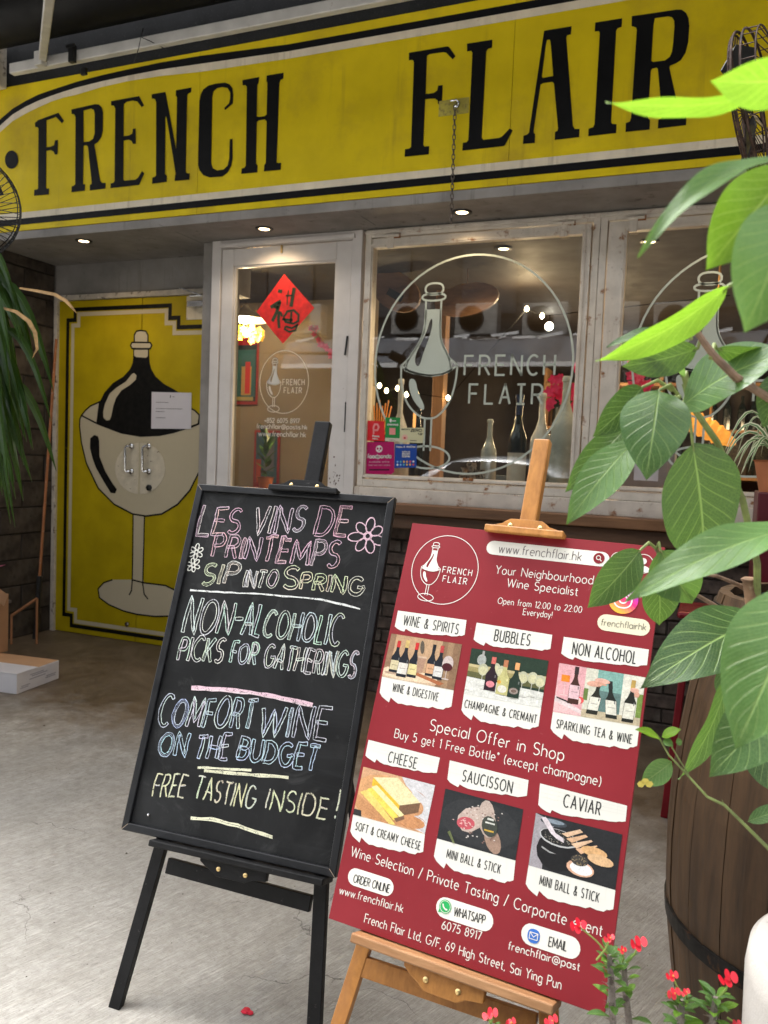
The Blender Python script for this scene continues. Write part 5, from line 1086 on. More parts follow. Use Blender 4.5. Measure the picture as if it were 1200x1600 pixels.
def chalk_word(s, p0, p1, h0, h1, cols, double=.0082, w=.0020, sp_=.24, name='chalk_lettering', wj=.012):
    """p0,p1 baseline ends in photo pixels, h0,h1 cap height in pixels at each end"""
    a = B0_.px(p0, 0); b = B0_.px(p1, 0); a2 = B0_.px((p0[0]+h0*.16, p0[1]-h0), 0); b2 = B0_.px((p1[0]+h1*.16, p1[1]-h1), 0)
    ha = math.hypot(a2[0]-a[0], a2[1]-a[1]); hb = math.hypot(b2[0]-b[0], b2[1]-b[1])
    st, W_ = text_strokes(s, sp_); mb = MB(); L = b[0]-a[0]
    if double > .003: double = min(double, .30*L/W_*.62); base_ = random.choice(cols)
    else: base_ = cols[0]
    alt_ = random.choice(cols); hsc = [random.uniform(.88, 1.08) for _ in range(len(s)+1)]
    for l in st:
        l = densify(l, .12); f = []
        ph = random.uniform(0, 6)
        for x, y in l:
            u = x/W_; h = (ha+(hb-ha)*u)*hsc[int(x/W_*len(s)*.999)]; f.append((a[0]+(b[0]-a[0])*u+y*h*.05+wj*.1*math.sin(ph+y*5), a[1]+(b[1]-a[1])*u-y*h+wj*.1*math.cos(ph+x*6)))
        col = base_ if random.random() < .75 else alt_; cc = tuple(c*random.uniform(.85, 1.05) for c in col)
        if not double: chalk_line(mb, f, w, cc); continue
        n = len(f); L1 = []; L2 = []; cl_ = math.hypot(f[0][0]-f[-1][0], f[0][1]-f[-1][1]) < .004 and n > 6
        for i in range(n):
            p_, q_ = f[max(0, i-1)], f[min(n-1, i+1)]; dx_, dy_ = q_[0]-p_[0], q_[1]-p_[1]; m = math.hypot(dx_, dy_) or 1
            nx_, ny_ = -dy_/m, dx_/m; t1 = double/2*random.uniform(.8, 1.2); L1.append((f[i][0]+nx_*t1, f[i][1]+ny_*t1)); L2.append((f[i][0]-nx_*t1, f[i][1]-ny_*t1))
        chalk_line(mb, L1, w*random.uniform(.8, 1.1), cc); chalk_line(mb, L2, w*random.uniform(.75, 1.1), tuple(c*random.uniform(.85, 1.05) for c in base_))
        if not cl_: chalk_line(mb, [L1[0], L2[0]], w, cc); chalk_line(mb, [L1[-1], L2[-1]], w, cc)
        if random.random() < .18: chalk_line(mb, f, w*.6, tuple(c*.6 for c in cc))
    mb.build(name, m_chalk, cbd, colors=True)
P_W = [PK, PK, (.78, .66, .70)]
Y_W = [YE, (.76, .76, .60), (.72, .72, .66)]
W_W = [WH_, (.62, .74, .72), (.66, .72, .66)]
B_W = [BLU, (.62, .70, .76), GR]
for a in (('L', (306, 836), (324, 836), 47, 47, P_W), ('E', (330, 834), (347, 834), 42, 42, P_W), ('S', (353, 833), (370, 833), 39, 39, P_W), ('VINS', (392, 836), (472, 828), 44, 38, P_W), ('DE', (491, 835), (540, 836), 42, 44, P_W),
          ('PRINTEMPS', (330, 868), (525, 886), 34, 40, P_W), ('SIP', (314, 913), (368, 910), 34, 30, Y_W), ('INTO', (379, 917), (430, 917), 28, 25, Y_W), ('S', (440, 917), (461, 921), 34, 36, Y_W), ('PRING', (468, 919), (564, 930), 24, 30, Y_W),
          ('NON', (284, 988), (356, 990), 52, 50, W_W), ('-', (362, 984), (374, 985), 42, 42, W_W), ('ALCOHOLIC', (376, 990), (528, 1008), 44, 46, W_W), ('PICKS', (276, 1031), (344, 1034), 38, 38, W_W), ('FOR', (358, 1034), (397, 1038), 32, 32, W_W), ('GATHERINGS', (410, 1042), (552, 1060), 36, 42, W_W)):
    chalk_word(*a)
for a in (('COMFORT', (244, 1134), (392, 1138), 47, 45, B_W), ('WINE', (402, 1148), (508, 1156), 44, 50, B_W), ('ON', (245, 1180), (287, 1180), 33, 33, B_W), ('THE', (303, 1184), (353, 1186), 38, 38, B_W), ('BUDGET', (370, 1184), (492, 1204), 34, 38, B_W)):
    chalk_word(*a)
for a in (('FREE', (236, 1244), (285, 1246), 38, 34, Y_W), ('TASTING', (302, 1246), (394, 1265), 34, 36, Y_W), ('INSIDE', (414, 1263), (508, 1280), 32, 34, Y_W), ('!', (521, 1279), (524, 1279), 44, 44, Y_W)):
    chalk_word(*a, double=.0012, w=.0030)
def chalk_stroke(pts, ws, cols):
    mb = MB()
    for j, (o_, w, c_) in enumerate(zip(ws[0], ws[1], cols)):
        l = densify([B0_.px((x, y+o_)) for x, y in pts], .02); chalk_line(mb, [(u, v+random.gauss(0, .0006)) for u, v in l], w, c_)
    mb.build('chalk_underline', m_chalk, cbd, colors=True)
chalk_stroke([(296, 922), (350, 925), (430, 930), (500, 936), (562, 951)], ((0,), (.0045,)), (WH_,))
chalk_stroke([(298, 1074), (342, 1076), (390, 1081), (440, 1090), (488, 1101)], ((0, 3), (.008, .004)), (PK, (.75, .6, .64)))
chalk_stroke([(308, 1199), (360, 1202), (392, 1203)], ((0,), (.005,)), (YE,)); chalk_stroke([(318, 1203), (370, 1208), (450, 1214)], ((0, 2), (.005, .004)), (YE, YE))
chalk_stroke([(297, 1277), (330, 1279), (370, 1289), (425, 1307)], ((0, 3), (.005, .004)), (YE, YE))
def flower(c, R_, n, col, a0=0, rr=.2, w=.0028, asp=1.0):
    mb = MB(); cu, cv = B0_.px(c); s = R_/700
    for r_ in (rr, rr*.75): chalk_line(mb, [(cu+s*r_*math.cos(t_*.39), cv+s*r_*math.sin(t_*.39)) for t_ in range(17)], w, col)
    for k in range(n):
        A = a0+k*6.283/n; L = random.uniform(.85, 1.1); pts = []
        for t_ in range(15):
            b = t_/14*math.pi*2; rx = (.5-.5*math.cos(b))*(L-rr)+rr; ry = math.sin(b)*.24
            pts.append((cu+s*(rx*math.cos(A)-ry*math.sin(A)), cv+s*(rx*math.sin(A)+ry*math.cos(A))*asp))
        chalk_line(mb, pts, w, col)
    mb.build('chalk_flower', m_chalk, cbd, colors=True)
flower((574, 837), 36, 7, PK, .3); flower((306, 862), 16, 6, Y_W[2], .5, .28); flower((301, 883), 15, 6, Y_W[2], .2, .28)
mb = MB(); u, v = B0_.px((232, 1273)); mb.lathe([(.0045, -.003), (.003, .002), (0, .003)], B0_.p(u, v, 0), 8, Matrix((B0_.a, -B0_.d, B0_.n)).transposed()); mb.build('board_screw', m_steel, cbd)

# ------------------------------------------------------------------ red printed board on the wooden easel
m_pine = wood('easel_pine', (.29, .115, .022), (.50, .22, .05), (1, 1, 7), 22, .45, .2, dark=(.28, .12, .04))
m_pined = wood('ledge_pine', (.25, .11, .04), (.42, .23, .11), (7, 1, 1), 22, .5, .3, dark=(.2, .1, .04))
q = lambda p, o=0: B1_.px(p, o)
mu0, mu1 = q((824, 750), -.03)[0], q((850, 750), -.03)[0]; mv = q((846, 687), -.03)[1]
e1 = easel(B1_, 'easel', 'natural pine easel carrying the red printed board', (mu0, mu1, mv), (q((822, 832))[0], .004, q((882, 835))[0]-q((760, 825))[0], .032), ((q((553, 1452), .02)[0], B1_.h+.003), (q((868, 1560), .02)[0], B1_.h+.003), .018),
      (q((697, 1520))[0], B1_.h+.021, q((762, 1540))[0]-q((636, 1497))[0], .040), (q((568, 1510), -.06), q((838, 1602), -.06), .038),
      (q((572, 1470), -.062), q((530, 1600), -.062), .032), (q((857, 1575), -.062), q((860, 1660), -.062), .034), m_pine, m_pined, m_brass)
pb = thing('poster_board', 'red printed board with photographs of wine and cheese on the pine easel', 'poster board', B1_.p(B1_.w/2, B1_.h, 0))
t = NT('red_board_print'); v = t.coords(); n = t.noise(v, 2.5, 5, .6); n2 = t.noise(v, 90, 3, .6)
c = t.mix(t.ramp(n, .3, .7), (.19, .012, .018), (.245, .018, .026)); c = t.mix(t.ramp(n2, .70, .8, 0, .25), c, (.5, .3, .3))
m_redb = t.done(t.pbr(c, t.ramp(n, .3, .7, .34, .46), 0, spec=.4))
mb = MB(); B1_.box(mb, 0, B1_.w, 0, B1_.h, -.008, 0); mb.build('panel', m_redb, pb, bevel=.0006, seg=1)
WHT = (.72, .70, .64); INK = (.03, .03, .03)
def pline(s, p0, p1, hpx, wt, col=WHT, name='lettering', sp_=.17, mono=0, o=None):
    a = B1_.at(p0); b = B1_.at(p1); hh = (B1_.at((p0[0]+hpx*.2, p0[1]-hpx))-a).dot(-B1_.d)
    hh2 = (B1_.at((p1[0]+hpx*.2, p1[1]-hpx))-b).dot(-B1_.d); hh = (hh+hh2)/2
    mb = MB(); mb.col = col; o = (.0009 if col is INK or col[0] < .3 else .0004) if o is None else o; put_text(mb, s, a, b, hh, -B1_.d, B1_.n, wt*1.2, o, sp_, mono); mb.build(name, M_print, pb, colors=True)
for s, p0, p1, h, w in (('Your Neighbourhood', (774, 896), (926, 913), 13, .0013), ('Wine Specialist', (792, 916.5), (902, 931), 13, .0013), ('Open from 12:00 to 22:00', (777.5, 943), (908.5, 957.5), 9.5, .0010), ('Everyday!', (817, 960.5), (862, 965.5), 9.5, .0010),
    ('Special Offer in Shop', (671, 1141), (880, 1189), 18, .0016), ('Buy 5 get 1 Free Bottle* (except champagne)', (616, 1152), (938, 1228), 14, .0013),
    ('Wine Selection / Private Tasting / Corporate event', (548, 1337), (940, 1463), 16, .0014), ('www.frenchflair.hk', (530, 1396), (629, 1426), 12, .0012), ('6075 8917', (690, 1451), (751, 1469), 12.5, .0013), ('frenchflair@past', (794, 1483), (905, 1517), 12, .0013),
    ('French Flair Ltd, G/F, 69 High Street, Sai Ying Pun', (569, 1441), (876, 1546), 14, .0013)):
    pline(s, p0, p1, h, w, sp_=.20)
def pill(c, hl, hh, ang=None, col=WHT):
    """rounded bar; c centre px, hl half length and hh half height in board metres"""
    u, v = q(c); pts = [(u+hl-hh+hh*math.sin(a), v-hh*math.cos(a)) for a in [math.pi*k/8 for k in range(9)]]+[(u-hl+hh-hh*math.sin(a), v+hh*math.cos(a)) for a in [math.pi*k/8 for k in range(9)]]
    mb = MB(); mb.col = col; mb.poly([B1_.p(a, b, .0005) for a, b in pts]); return mb, u, v
mpp = .000 
def hl(p, p2): return abs(q(p2)[0]-q(p)[0])/2
mb, u, v = pill((853, 864.5), hl((757, 857), (949, 874)), .0155); mb.build('rounded_label', M_print, pb, colors=True)
pline('www.frenchflair.hk', (779, 863), (908, 876.5), 13.5, .0013, (.12, .1, .1), sp_=.20)
mb = MB(); cu, cv = q((936, 872.5)); disc = lambda cu, cv, r, col, o, n=24: (setattr(mb, 'col', col), mb.poly([B1_.p(cu+r*math.cos(a*6.2832/n), cv+r*math.sin(a*6.2832/n), o) for a in range(n)]))
def ringp(cu, cv, r, w, col, o, n=28): mb.col = col; mb.ribbon([B1_.p(cu+r*math.cos(a*6.2832/n), cv+r*math.sin(a*6.2832/n), o) for a in range(n)], w, B1_.n, True)
disc(cu, cv, .0115, (.2, .012, .02), .0012); ringp(cu-.001, cv-.001, .0042, .0014, WHT, .0018); mb.col = WHT; mb.ribbon([B1_.p(cu+.002, cv+.002, .0018), B1_.p(cu+.006, cv+.006, .0018)], .0018, B1_.n); mb.build('search_mark', M_print, pb, colors=True)
mb = MB(); cu, cv = q((966, 874)); ringp(cu, cv, .0145, .0012, WHT, .0012); mb.build('ring_mark', M_print, pb, colors=True)
mb = MB(); cu, cv = q((1005, 881)); ringp(cu, cv, .0195, .0013, WHT, .0012); disc(cu, cv-.005, .0065, WHT, .0012); mb.col = WHT; mb.poly([B1_.p(cu+.0165*math.cos(a), cv+.017-.013*math.sin(a) if True else 0, .0012) for a in [math.pi*k/10 for k in range(11)]]); mb.build('person_mark', M_print, pb, colors=True)
mb = MB(); cu, cv = q((974, 937)); n = 10
for i in range(n):
    for j in range(24):
        r1, r2 = .029*i/n, .029*(i+1)/n; a1, a2 = j*6.2832/24, (j+1)*6.2832/24
        mx_ = (r1+r2)/2*math.cos((a1+a2)/2)/.029; my = (r1+r2)/2*math.sin((a1+a2)/2)/.029; f = max(0, min(1, (my-mx_*.5+1)/2)); A_, Bc, Cc = (.32, .04, .55), (.80, .03, .16), (.90, .42, .05)
        col = tuple(x+(y-x)*min(1, f*2) for x, y in zip(A_, Bc)) if f < .5 else tuple(x+(y-x)*(f*2-1) for x, y in zip(Bc, Cc)); mb.col = col
        if i == 0: mb.add([B1_.p(cu, cv, .0012), B1_.p(cu+r2*math.cos(a1), cv+r2*math.sin(a1), .0012), B1_.p(cu+r2*math.cos(a2), cv+r2*math.sin(a2), .0012)], [(0, 1, 2)])
        else: mb.add([B1_.p(cu+r*math.cos(a), cv+r*math.sin(a), .0012) for r, a in ((r1, a1), (r2, a1), (r2, a2), (r1, a2))], [(0, 1, 2, 3)])
mb.col = (.8, .78, .75); mb.ribbon([B1_.p(cu+x*.017, cv+y*.017, .0018) for x, y in smooth([(-1,-1),(1,-1),(1,1),(-1,1)], True, 3)], .0026, B1_.n, True); ringp(cu, cv, .0075, .0026, (.8, .78, .75), .0018); disc(cu+.0095, cv-.0095, .0018, (.8, .78, .75), .0018, 10); mb.build('camera_mark', M_print, pb, colors=True)
mb, u, v = pill((974, 976.5), hl((933, 970), (1015, 983)), .0165, col=(.66, .62, .46)); mb.build('rounded_label', M_print, pb, colors=True); pline('frenchflairhk', (939, 977), (1009, 985), 10, .0011, (.2, .18, .14))
mb, u, v = pill((579, 1378), hl((544, 1368), (615, 1389)), .0165); mb.build('rounded_label', M_print, pb, colors=True); pline('ORDER ONLINE', (552, 1378), (608, 1395), 12, .0014, INK)
mb, u, v = pill((725.5, 1428), hl((681, 1414), (770, 1442)), .0185); mb.build('rounded_label', M_print, pb, colors=True); pline('WHATSAPP', (709, 1430), (757, 1444), 13, .0015, INK)
mb = MB(); cu, cv = q((696, 1416.5)); disc(cu, cv, .0125, (.02, .38, .10), .0012); mb.col = (.02, .38, .10); mb.poly([B1_.p(cu-.010, cv+.002, .0012), B1_.p(cu-.003, cv+.011, .0012), B1_.p(cu-.0125, cv+.013, .0012)]); ringp(cu, cv, .0105, .0010, WHT, .0018)
mb.col = WHT; mb.ribbon([B1_.p(cu+x*.001, cv+y*.001, .0020) for x, y in ((-5, -4), (-4, 0), (-1, 3), (3, 5), (5.2, 3.4))], .0026, B1_.n); mb.build('telephone_mark', M_print, pb, colors=True)
mb, u, v = pill((860, 1470), hl((814, 1455), (906, 1485)), .0185); mb.build('rounded_label', M_print, pb, colors=True); pline('EMAIL', (857, 1478), (885, 1486), 14, .0015, INK)
mb = MB(); cu, cv = q((834, 1462.5)); mb.col = (.04, .15, .50); mb.poly([B1_.p(cu+x*.0115, cv+y*.012, .0012) for x, y in smooth([(-1,-1),(1,-1),(1,1),(-1,1)], True, 2)]); mb.col = WHT; mb.ribbon([B1_.p(cu+x*.0075, cv+y*.0055, .0018) for x, y in ((-1,-1),(1,-1),(1,1),(-1,1))], .0013, B1_.n, True); mb.ribbon([B1_.p(cu+x*.0075, cv+y*.0055, .0018) for x, y in ((-1,-1),(0,.3),(1,-1))], .0013, B1_.n); mb.build('envelope_mark', M_print, pb, colors=True)
# ring logo
L0, L1_ = q((644, 885)), q((746, 897)); rr_ = (L1_[0]-L0[0])/2*1.0; cc = q((694.5, 890))
mb = MB(); mb.col = (.8, .79, .74); logo(mb, lambda x, y: B1_.p(cc[0]+x*rr_, cc[1]-y*rr_), B1_.n, .0014, .0008); mb.build('ring_logo', M_print, pb, colors=True)
# torn paper strips and photographs
t = NT('photo_print'); a_ = t.n('ShaderNodeAttribute'); a_.attribute_name = 'Col'; v = t.coords(); n = t.noise(v, 75, 6, .7, .6); n2 = t.noise(v, 330, 3, .6)
mm = t.n('ShaderNodeMix'); mm.data_type = 'RGBA'; mm.blend_type = 'MULTIPLY'; mm.inputs[0].default_value = 1; t.l(a_.outputs[0], mm.inputs[6])
k_ = t.math('ADD', t.ramp(n, .25, .75, .72, 1.15), t.ramp(n2, .3, .7, -.16, .16)); cb_ = t.n('ShaderNodeCombineColor'); [t.l(k_, cb_.inputs[i]) for i in range(3)]; t.l(cb_.outputs[0], mm.inputs[7])
M_photo = t.done(t.pbr(mm.outputs[2], .4, spec=.3))
TORN = [(0,0),(.04,.20),(.10,.35),(.15,.45),(.165,.15),(.22,.30),(.28,.42),(.33,.38),(.40,.42),(.46,.36),(.55,.38),(.62,.33),(.70,.34),(.75,.22),(.82,.27),(.90,.25),(.93,.12),(.96,.10),(1,.0)]
PAP = (.66, .65, .60)
def bil(Q, u, v, o):
    (a, b, c, d) = Q; x = ((1-v)*((1-u)*a[0]+u*b[0])+v*((1-u)*d[0]+u*c[0])); y = ((1-v)*((1-u)*a[1]+u*b[1])+v*((1-u)*d[1]+u*c[1])); return B1_.p(x, y, o)
def strip(Qp, text, t0, t1, h, wt, top=True):
    Q = [q(p) for p in Qp]; mb = MB(); mb.col = PAP
    r = random.Random(int(Qp[0][0])); pts = [bil(Q, 0, 0, .0006), bil(Q, 1, 0, .0006)]
    for (u, v) in reversed(TORN): pts.append(bil(Q, u, .97+.62*v, .0006)+B1_.d*r.uniform(-.0008, .0008))
    mb.poly(pts); mb.col = (.60, .60, .55)
    for k in range(5): mb.ribbon([bil(Q, .1+.2*k, .04, .0007), bil(Q, .1+.2*k, .70, .0007)], .0006, B1_.n)
    for k in range(3): mb.ribbon([bil(Q, .02, .18+.2*k, .00075), bil(Q, .98, .18+.2*k, .00075)], .0006, B1_.n)
    mb.build('torn_label', M_print, pb, colors=True); pline(text, t0, t1, h, wt*.95, INK, sp_=.32)
strip([(622,954),(729,969),(726,993),(617,979)], 'WINE & SPIRITS', (630,976), (715,991), 15, .0019)
strip([(745,973),(863,992),(860,1015),(740,1000)], 'BUBBLES', (772,1001), (827,1009), 17, .0021)
strip([(881,995),(1014,1015),(1011,1040),(877,1022)], 'NON ALCOHOL', (894,1022), (993,1037), 18, .0021)
strip([(576,1156),(687.5,1184),(682.5,1208),(571,1181)], 'CHEESE', (606,1190), (650,1201), 16, .0019)
strip([(703,1188),(826,1219),(823,1245),(699,1219)], 'SAUCISSON', (722,1220), (799,1239), 17, .0020)
strip([(844,1224),(980,1259),(977.5,1284),(841,1259)], 'CAVIAR', (880,1260), (937,1274), 19, .0021)

def photo(Qp, pap, text, t0, t1, h, shapes, bgc, label):
    Q = [q(p) for p in Qp]; P2 = [q(p) for p in (Qp[3], Qp[2], pap[1], pap[0])]
    mb = MB(); mb.col = PAP; pts = [bil(P2, 0, -.02, .0005), bil(P2, 1, -.02, .0005)]
    for (u, v) in reversed(TORN): pts.append(bil(P2, u, .90+.95*v, .0005))
    mb.poly(pts); mb.col = (.60, .60, .55)
    for k in range(5): mb.ribbon([bil(P2, .1+.2*k, .02, .0006), bil(P2, .1+.2*k, .62, .0006)], .0006, B1_.n)
    mb.build('torn_label', M_print, pb, colors=True)
    mb = MB(); mb.col = bgc; 
    for i in range(1): mb.poly([bil(Q, u, v, .0007) for u, v in ((0,0),(1,0),(1,1),(0,1))])
    o = .00072
    for col, pts in shapes:
        o += .000012; mb.col = col; mb.poly([bil(Q, min(1, max(0, u)), min(1, max(0, v)), o) for u, v in pts])
    mb.build('photograph', M_photo, pb, label=label, colors=True); pline(text, t0, t1, h, .0014, INK, sp_=.32)
def ell(cx, cy, rx, ry, n=14, rot=0, a0=0, a1=360): return [(cx+rx*math.cos(rad(a0+(a1-a0)*i/n))*math.cos(rot)-ry*math.sin(rad(a0+(a1-a0)*i/n))*math.sin(rot), cy+rx*math.cos(rad(a0+(a1-a0)*i/n))*math.sin(rot)+ry*math.sin(rad(a0+(a1-a0)*i/n))*math.cos(rot)) for i in range(n if a1-a0 == 360 else n+1)]
def rct(x0, y0, x1, y1, k=0): return [(x0, y0), (x1, y0), (x1+k, y1), (x0+k, y1)]
def btl(cx, top_, bot_, w, glass, lab, foil, lh=(.62, .92), lean=0):
    H = bot_-top_; f = lambda y: cx+lean*(y-top_)/H
    X_ = lambda s, y, ww: (f(y)+s*ww, y)
    y1, y2, y3 = top_+H*.30, top_+H*.42, top_+H*.52
    out = [(glass, [X_(-1, top_, w*.16), X_(1, top_, w*.16), X_(1, y1, w*.17), X_(1, y2, w*.30), X_(1, y3, w*.5), X_(1, bot_, w*.5), X_(-1, bot_, w*.5), X_(-1, y3, w*.5), X_(-1, y2, w*.30), X_(-1, y1, w*.17)])]
    out.append((foil, [X_(-1, top_-.005, w*.19), X_(1, top_-.005, w*.19), X_(1, top_+H*.2, w*.19), X_(-1, top_+H*.2, w*.19)]))
    if lab: a, b = top_+H*lh[0], top_+H*lh[1]; out.append((lab, [X_(-1, a, w*.47), X_(1, a, w*.47), X_(1, b, w*.47), X_(-1, b, w*.47)])); out.append((tuple(c*.6 for c in lab), [X_(-1, (a+b)/2-.01, w*.3), X_(1, (a+b)/2-.01, w*.3), X_(1, (a+b)/2+.01, w*.3), X_(-1, (a+b)/2+.01, w*.3)]))
    out.append((tuple(min(1, c+.12) for c in glass), [X_(.55, y3, w*.5), X_(.75, y3, w*.5), X_(.75, top_+H*.6, w*.5), X_(.55, top_+H*.6, w*.5)]))
    return out
rnd = random.Random(3)
DK = (.012, .014, .02)
s1 = [((.32, .20, .12), rct(.13*k, 0, .13*k+.004, .8)) for k in range(1, 8)]+[((.22, .13, .075), rct(.74, 0, 1, 1)), ((.25, .15, .09), rct(0, 0, .08, .8)), ((.30, .19, .11), rct(.82, 0, .90, 1))]
s1 += [((.55, .40, .27), ell(.33, .90, .46, .16)), ((.66, .52, .36), ell(.32, .86, .44, .13)), ((.35, .12, .05), [(.45,.76),(.86,.90),(.80,.96),(.42,.82)]), ((.4, .28, .2), ell(.12, .88, .10, .03))]
s1 += btl(.14, .14, .86, .13, DK, (.55,.48,.30), (.45,.03,.03))+btl(.26, .10, .93, .14, DK, (.62,.58,.52), (.55,.40,.15))+btl(.40, .12, .90, .13, DK, (.60,.52,.25), (.5,.03,.03))
s1 += [((.10,.08,.06), ell(.475, .20, .03, .15, rot=-.1)), ((.36,.22,.15), [(.44,.44),(.56,.40),(.54,.76),(.46,.78)]), ((.5,.36,.26), rct(.44,.40,.565,.44))]
s1 += btl(.64, .10, .80, .12, DK, (.55,.32,.18), DK)+btl(.75, .10, .84, .13, DK, (.60,.58,.55), (.4,.05,.05))+[((.50,.42,.40), ell(.86, .46, .075, .17)), ((.06,.01,.015), ell(.86, .54, .07, .09)), ((.5,.42,.38), rct(.855,.62,.865,.80)), ((.5,.42,.38), ell(.86,.80,.05,.015))]
photo([(612,990),(722,1007),(709,1078.6),(597,1057)], [(593,1085),(705,1107)], 'WINE & DIGESTIVE', (613,1079.5), (684,1095.5), 12, s1, (.45, .29, .17), 'picture of red wine bottles on a round board before a wooden wall')
s2 = [((.28,.24,.10), rct(0,.36,1,.52)), ((.45,.38,.20), rct(0,.34,1,.40)), ((.10,.10,.04), rct(0,.5,1,.62)), ((.60,.60,.56), [(0,.62),(1,.68),(1,1),(0,1)])]
for k in range(14): s2.append(((.35,.34,.30), ell(rnd.random(), rnd.uniform(.7, .95), .05, .008)))
s2 += [((.32,.34,.32), ell(.16,.22,.06,.12)), ((.3,.3,.28), rct(.155,.02,.185,.16))]
for (x, y) in ((.20,.42), (.36,.36), (.44,.40), (.72,.44), (.84,.42), (.94,.46)):
    s2 += [((.42,.42,.30), ell(x, y, .065, .13)), ((.50,.48,.30), ell(x, y+.02, .055, .09)), ((.62,.62,.56), rct(x-.003, y+.12, x+.003, y+.36)), ((.6,.6,.54), ell(x, y+.36, .04, .012))]
s2 += btl(.32,.12,.84,.15,(.02,.01,.015),None,(.50,.12,.10))+[((.62,.22,.25), ell(.32,.70,.055,.07))]+btl(.48,.14,.88,.15,(.45,.42,.18),None,(.40,.16,.08))+[((.62,.60,.52), ell(.48,.76,.06,.08)), ((.55,.30,.05), ell(.43,.62,.025,.04))]+btl(.63,.16,.90,.15,(.015,.03,.02),None,(.62,.30,.12))+[((.20,.16,.14), ell(.63,.76,.06,.07)), ((.5,.45,.4), ell(.63,.76,.045,.045)), ((.15,.10,.08), ell(.63,.76,.04,.04))]
photo([(737,1012.5),(857.5,1032.5),(845.6,1106),(725,1084)], [(720.6,1112),(841,1138)], 'CHAMPAGNE & CREMANT', (725.6,1105), (837.5,1130), 12, s2, (.018, .035, .022), 'picture of three sparkling wine bottles and glasses on a white table')
s3 = [((.62,.33,.35), rct(0,0,.33,1)), ((.66,.42,.42), [(0,.70),(.33,.95),(.33,1),(0,.98)]), ((.60,.50,.50), [(0,.66),(.33,.88),(.33,.96),(0,.78)]), ((.55,.54,.45), rct(.33,0,.62,1)), ((.18,.34,.30), rct(.47,0,.76,.42)), ((.10,.17,.16), rct(.50,.42,.76,.86)), ((.60,.58,.50), rct(.76,0,1,1)), ((.15,.22,.05), rct(.94,.36,1,.9)), ((.45,.38,.26), rct(.33,.84,1,1)), ((.12,.18,.05), rct(.33,.42,.38,.66))]
s3 += [((.70,.20,.02), rct(.05,.22,.15,.36)), ((.66,.42,.42), rct(.095,.36,.105,.62)), ((.66,.45,.45), ell(.10,.63,.05,.012)), ((.02,.02,.02), [(.02,.68),(.22,.76),(.21,.79),(.02,.71)]), ((.62,.08,.08), ell(.30,.68,.045,.07)), ((.68,.50,.44), ell(.285,.70,.03,.06))]
s3 += btl(.22,.02,.78,.13,(.05,.02,.015),(.62,.42,.45),(.03,.02,.02),(.50,.86))+btl(.50,.22,.92,.13,(.02,.02,.015),(.62,.60,.52),(.12,.08,.05),(.50,.88),-.05)+btl(.62,.20,.94,.13,(.015,.018,.015),(.62,.60,.52),(.02,.02,.02),(.52,.90),.06)+btl(.88,.10,.96,.13,(.015,.015,.012),(.60,.58,.50),(.42,.28,.08),(.56,.92),-.02)
s3 += [((.58,.32,.24), ell(.45,.30,.10,.06,rot=-.3)), ((.62,.34,.27), ell(.53,.22,.09,.05,rot=.1)), ((.55,.28,.20), ell(.52,.28,.07,.02,rot=.3)), ((.60,.34,.27), ell(.90,.30,.05,.05)), ((.56,.30,.22), ell(.93,.38,.03,.06))]
photo([(874,1036),(1008.7,1058.7),(999,1135),(864,1112)], [(860,1141),(995,1169)], 'SPARKLING TEA & WINE', (869,1137), (986.7,1162), 13, s3, (.55, .5, .45), 'picture of a pink drink and hands holding dark bottles')
s4 = [((.55,.54,.55), [(.55,0),(1,0),(1,1),(.70,.9),(.75,.4)])]+[((.48,.24,.11), ell(.40,.62,.44,.44)), ((.56,.30,.14), ell(.36,.40,.40,.34)), ((.50,.24,.11), ell(.76,.84,.22,.13)), ((.50,.26,.13), ell(.80,.55,.12,.16))]
for k in range(16): a = rnd.uniform(.1, .5); cx_, cy_ = rnd.uniform(.1, .85), rnd.uniform(.15, .95); s4.append(((.40,.17,.07), [(cx_, cy_), (cx_+.10, cy_+.05), (cx_+.19, cy_+.13), (cx_+.10, cy_+.062)]))
s4 += [((.70,.62,.36), [(.17,.16),(.50,.04),(.86,.42),(.60,.58)]), ((.66,.42,.04), [(.17,.16),(.60,.58),(.60,.80),(.17,.32)]), ((.16,.09,.05), [(.60,.58),(.86,.42),(.86,.62),(.60,.80)]), ((.68,.52,.15), [(.03,.52),(.14,.42),(.60,.98),(.52,1)]), ((.70,.55,.10), [(.12,.42),(.20,.36),(.62,.82),(.56,.90)]), ((.74,.66,.34), [(.17,.36),(.24,.30),(.68,.74),(.64,.82)]), ((.18,.10,.06), [(.56,.86),(.68,.76),(.70,.82),(.60,.92)]), ((.03,.03,.03), [(0,.88),(.10,.88),(.12,1),(0,1)])]
photo([(568,1198),(680,1227),(664,1303),(552,1272.4)], [(547,1302),(661,1334)], 'SOFT & CREAMY CHEESE', (555,1296), (656,1328), 12, s4, (.55, .32, .18), 'picture of a block of yellow cheese with cut slices')
s5 = [((.03,.032,.034), ell(.5,.5,.5,.45))]
s5 += [((.48,.38,.33), [(.22,.45),(.30,.28),(.45,.18),(.55,.25),(.55,.52),(.40,.72),(.30,.72),(.22,.60)]), ((.45,.08,.10), ell(.33,.56,.11,.13,rot=.5)), ((.45,.36,.31), ell(.57,.33,.105,.32,rot=-.06)), ((.30,.20,.15), ell(.69,.74,.10,.26,rot=-.25)), ((.45,.36,.31), ell(.60,.45,.11,.28,rot=-.15))]
for k in range(26): s5.append(((.62,.40,.38), ell(.33+rnd.gauss(0,.045), .56+rnd.gauss(0,.05), .012, .010, 6)))
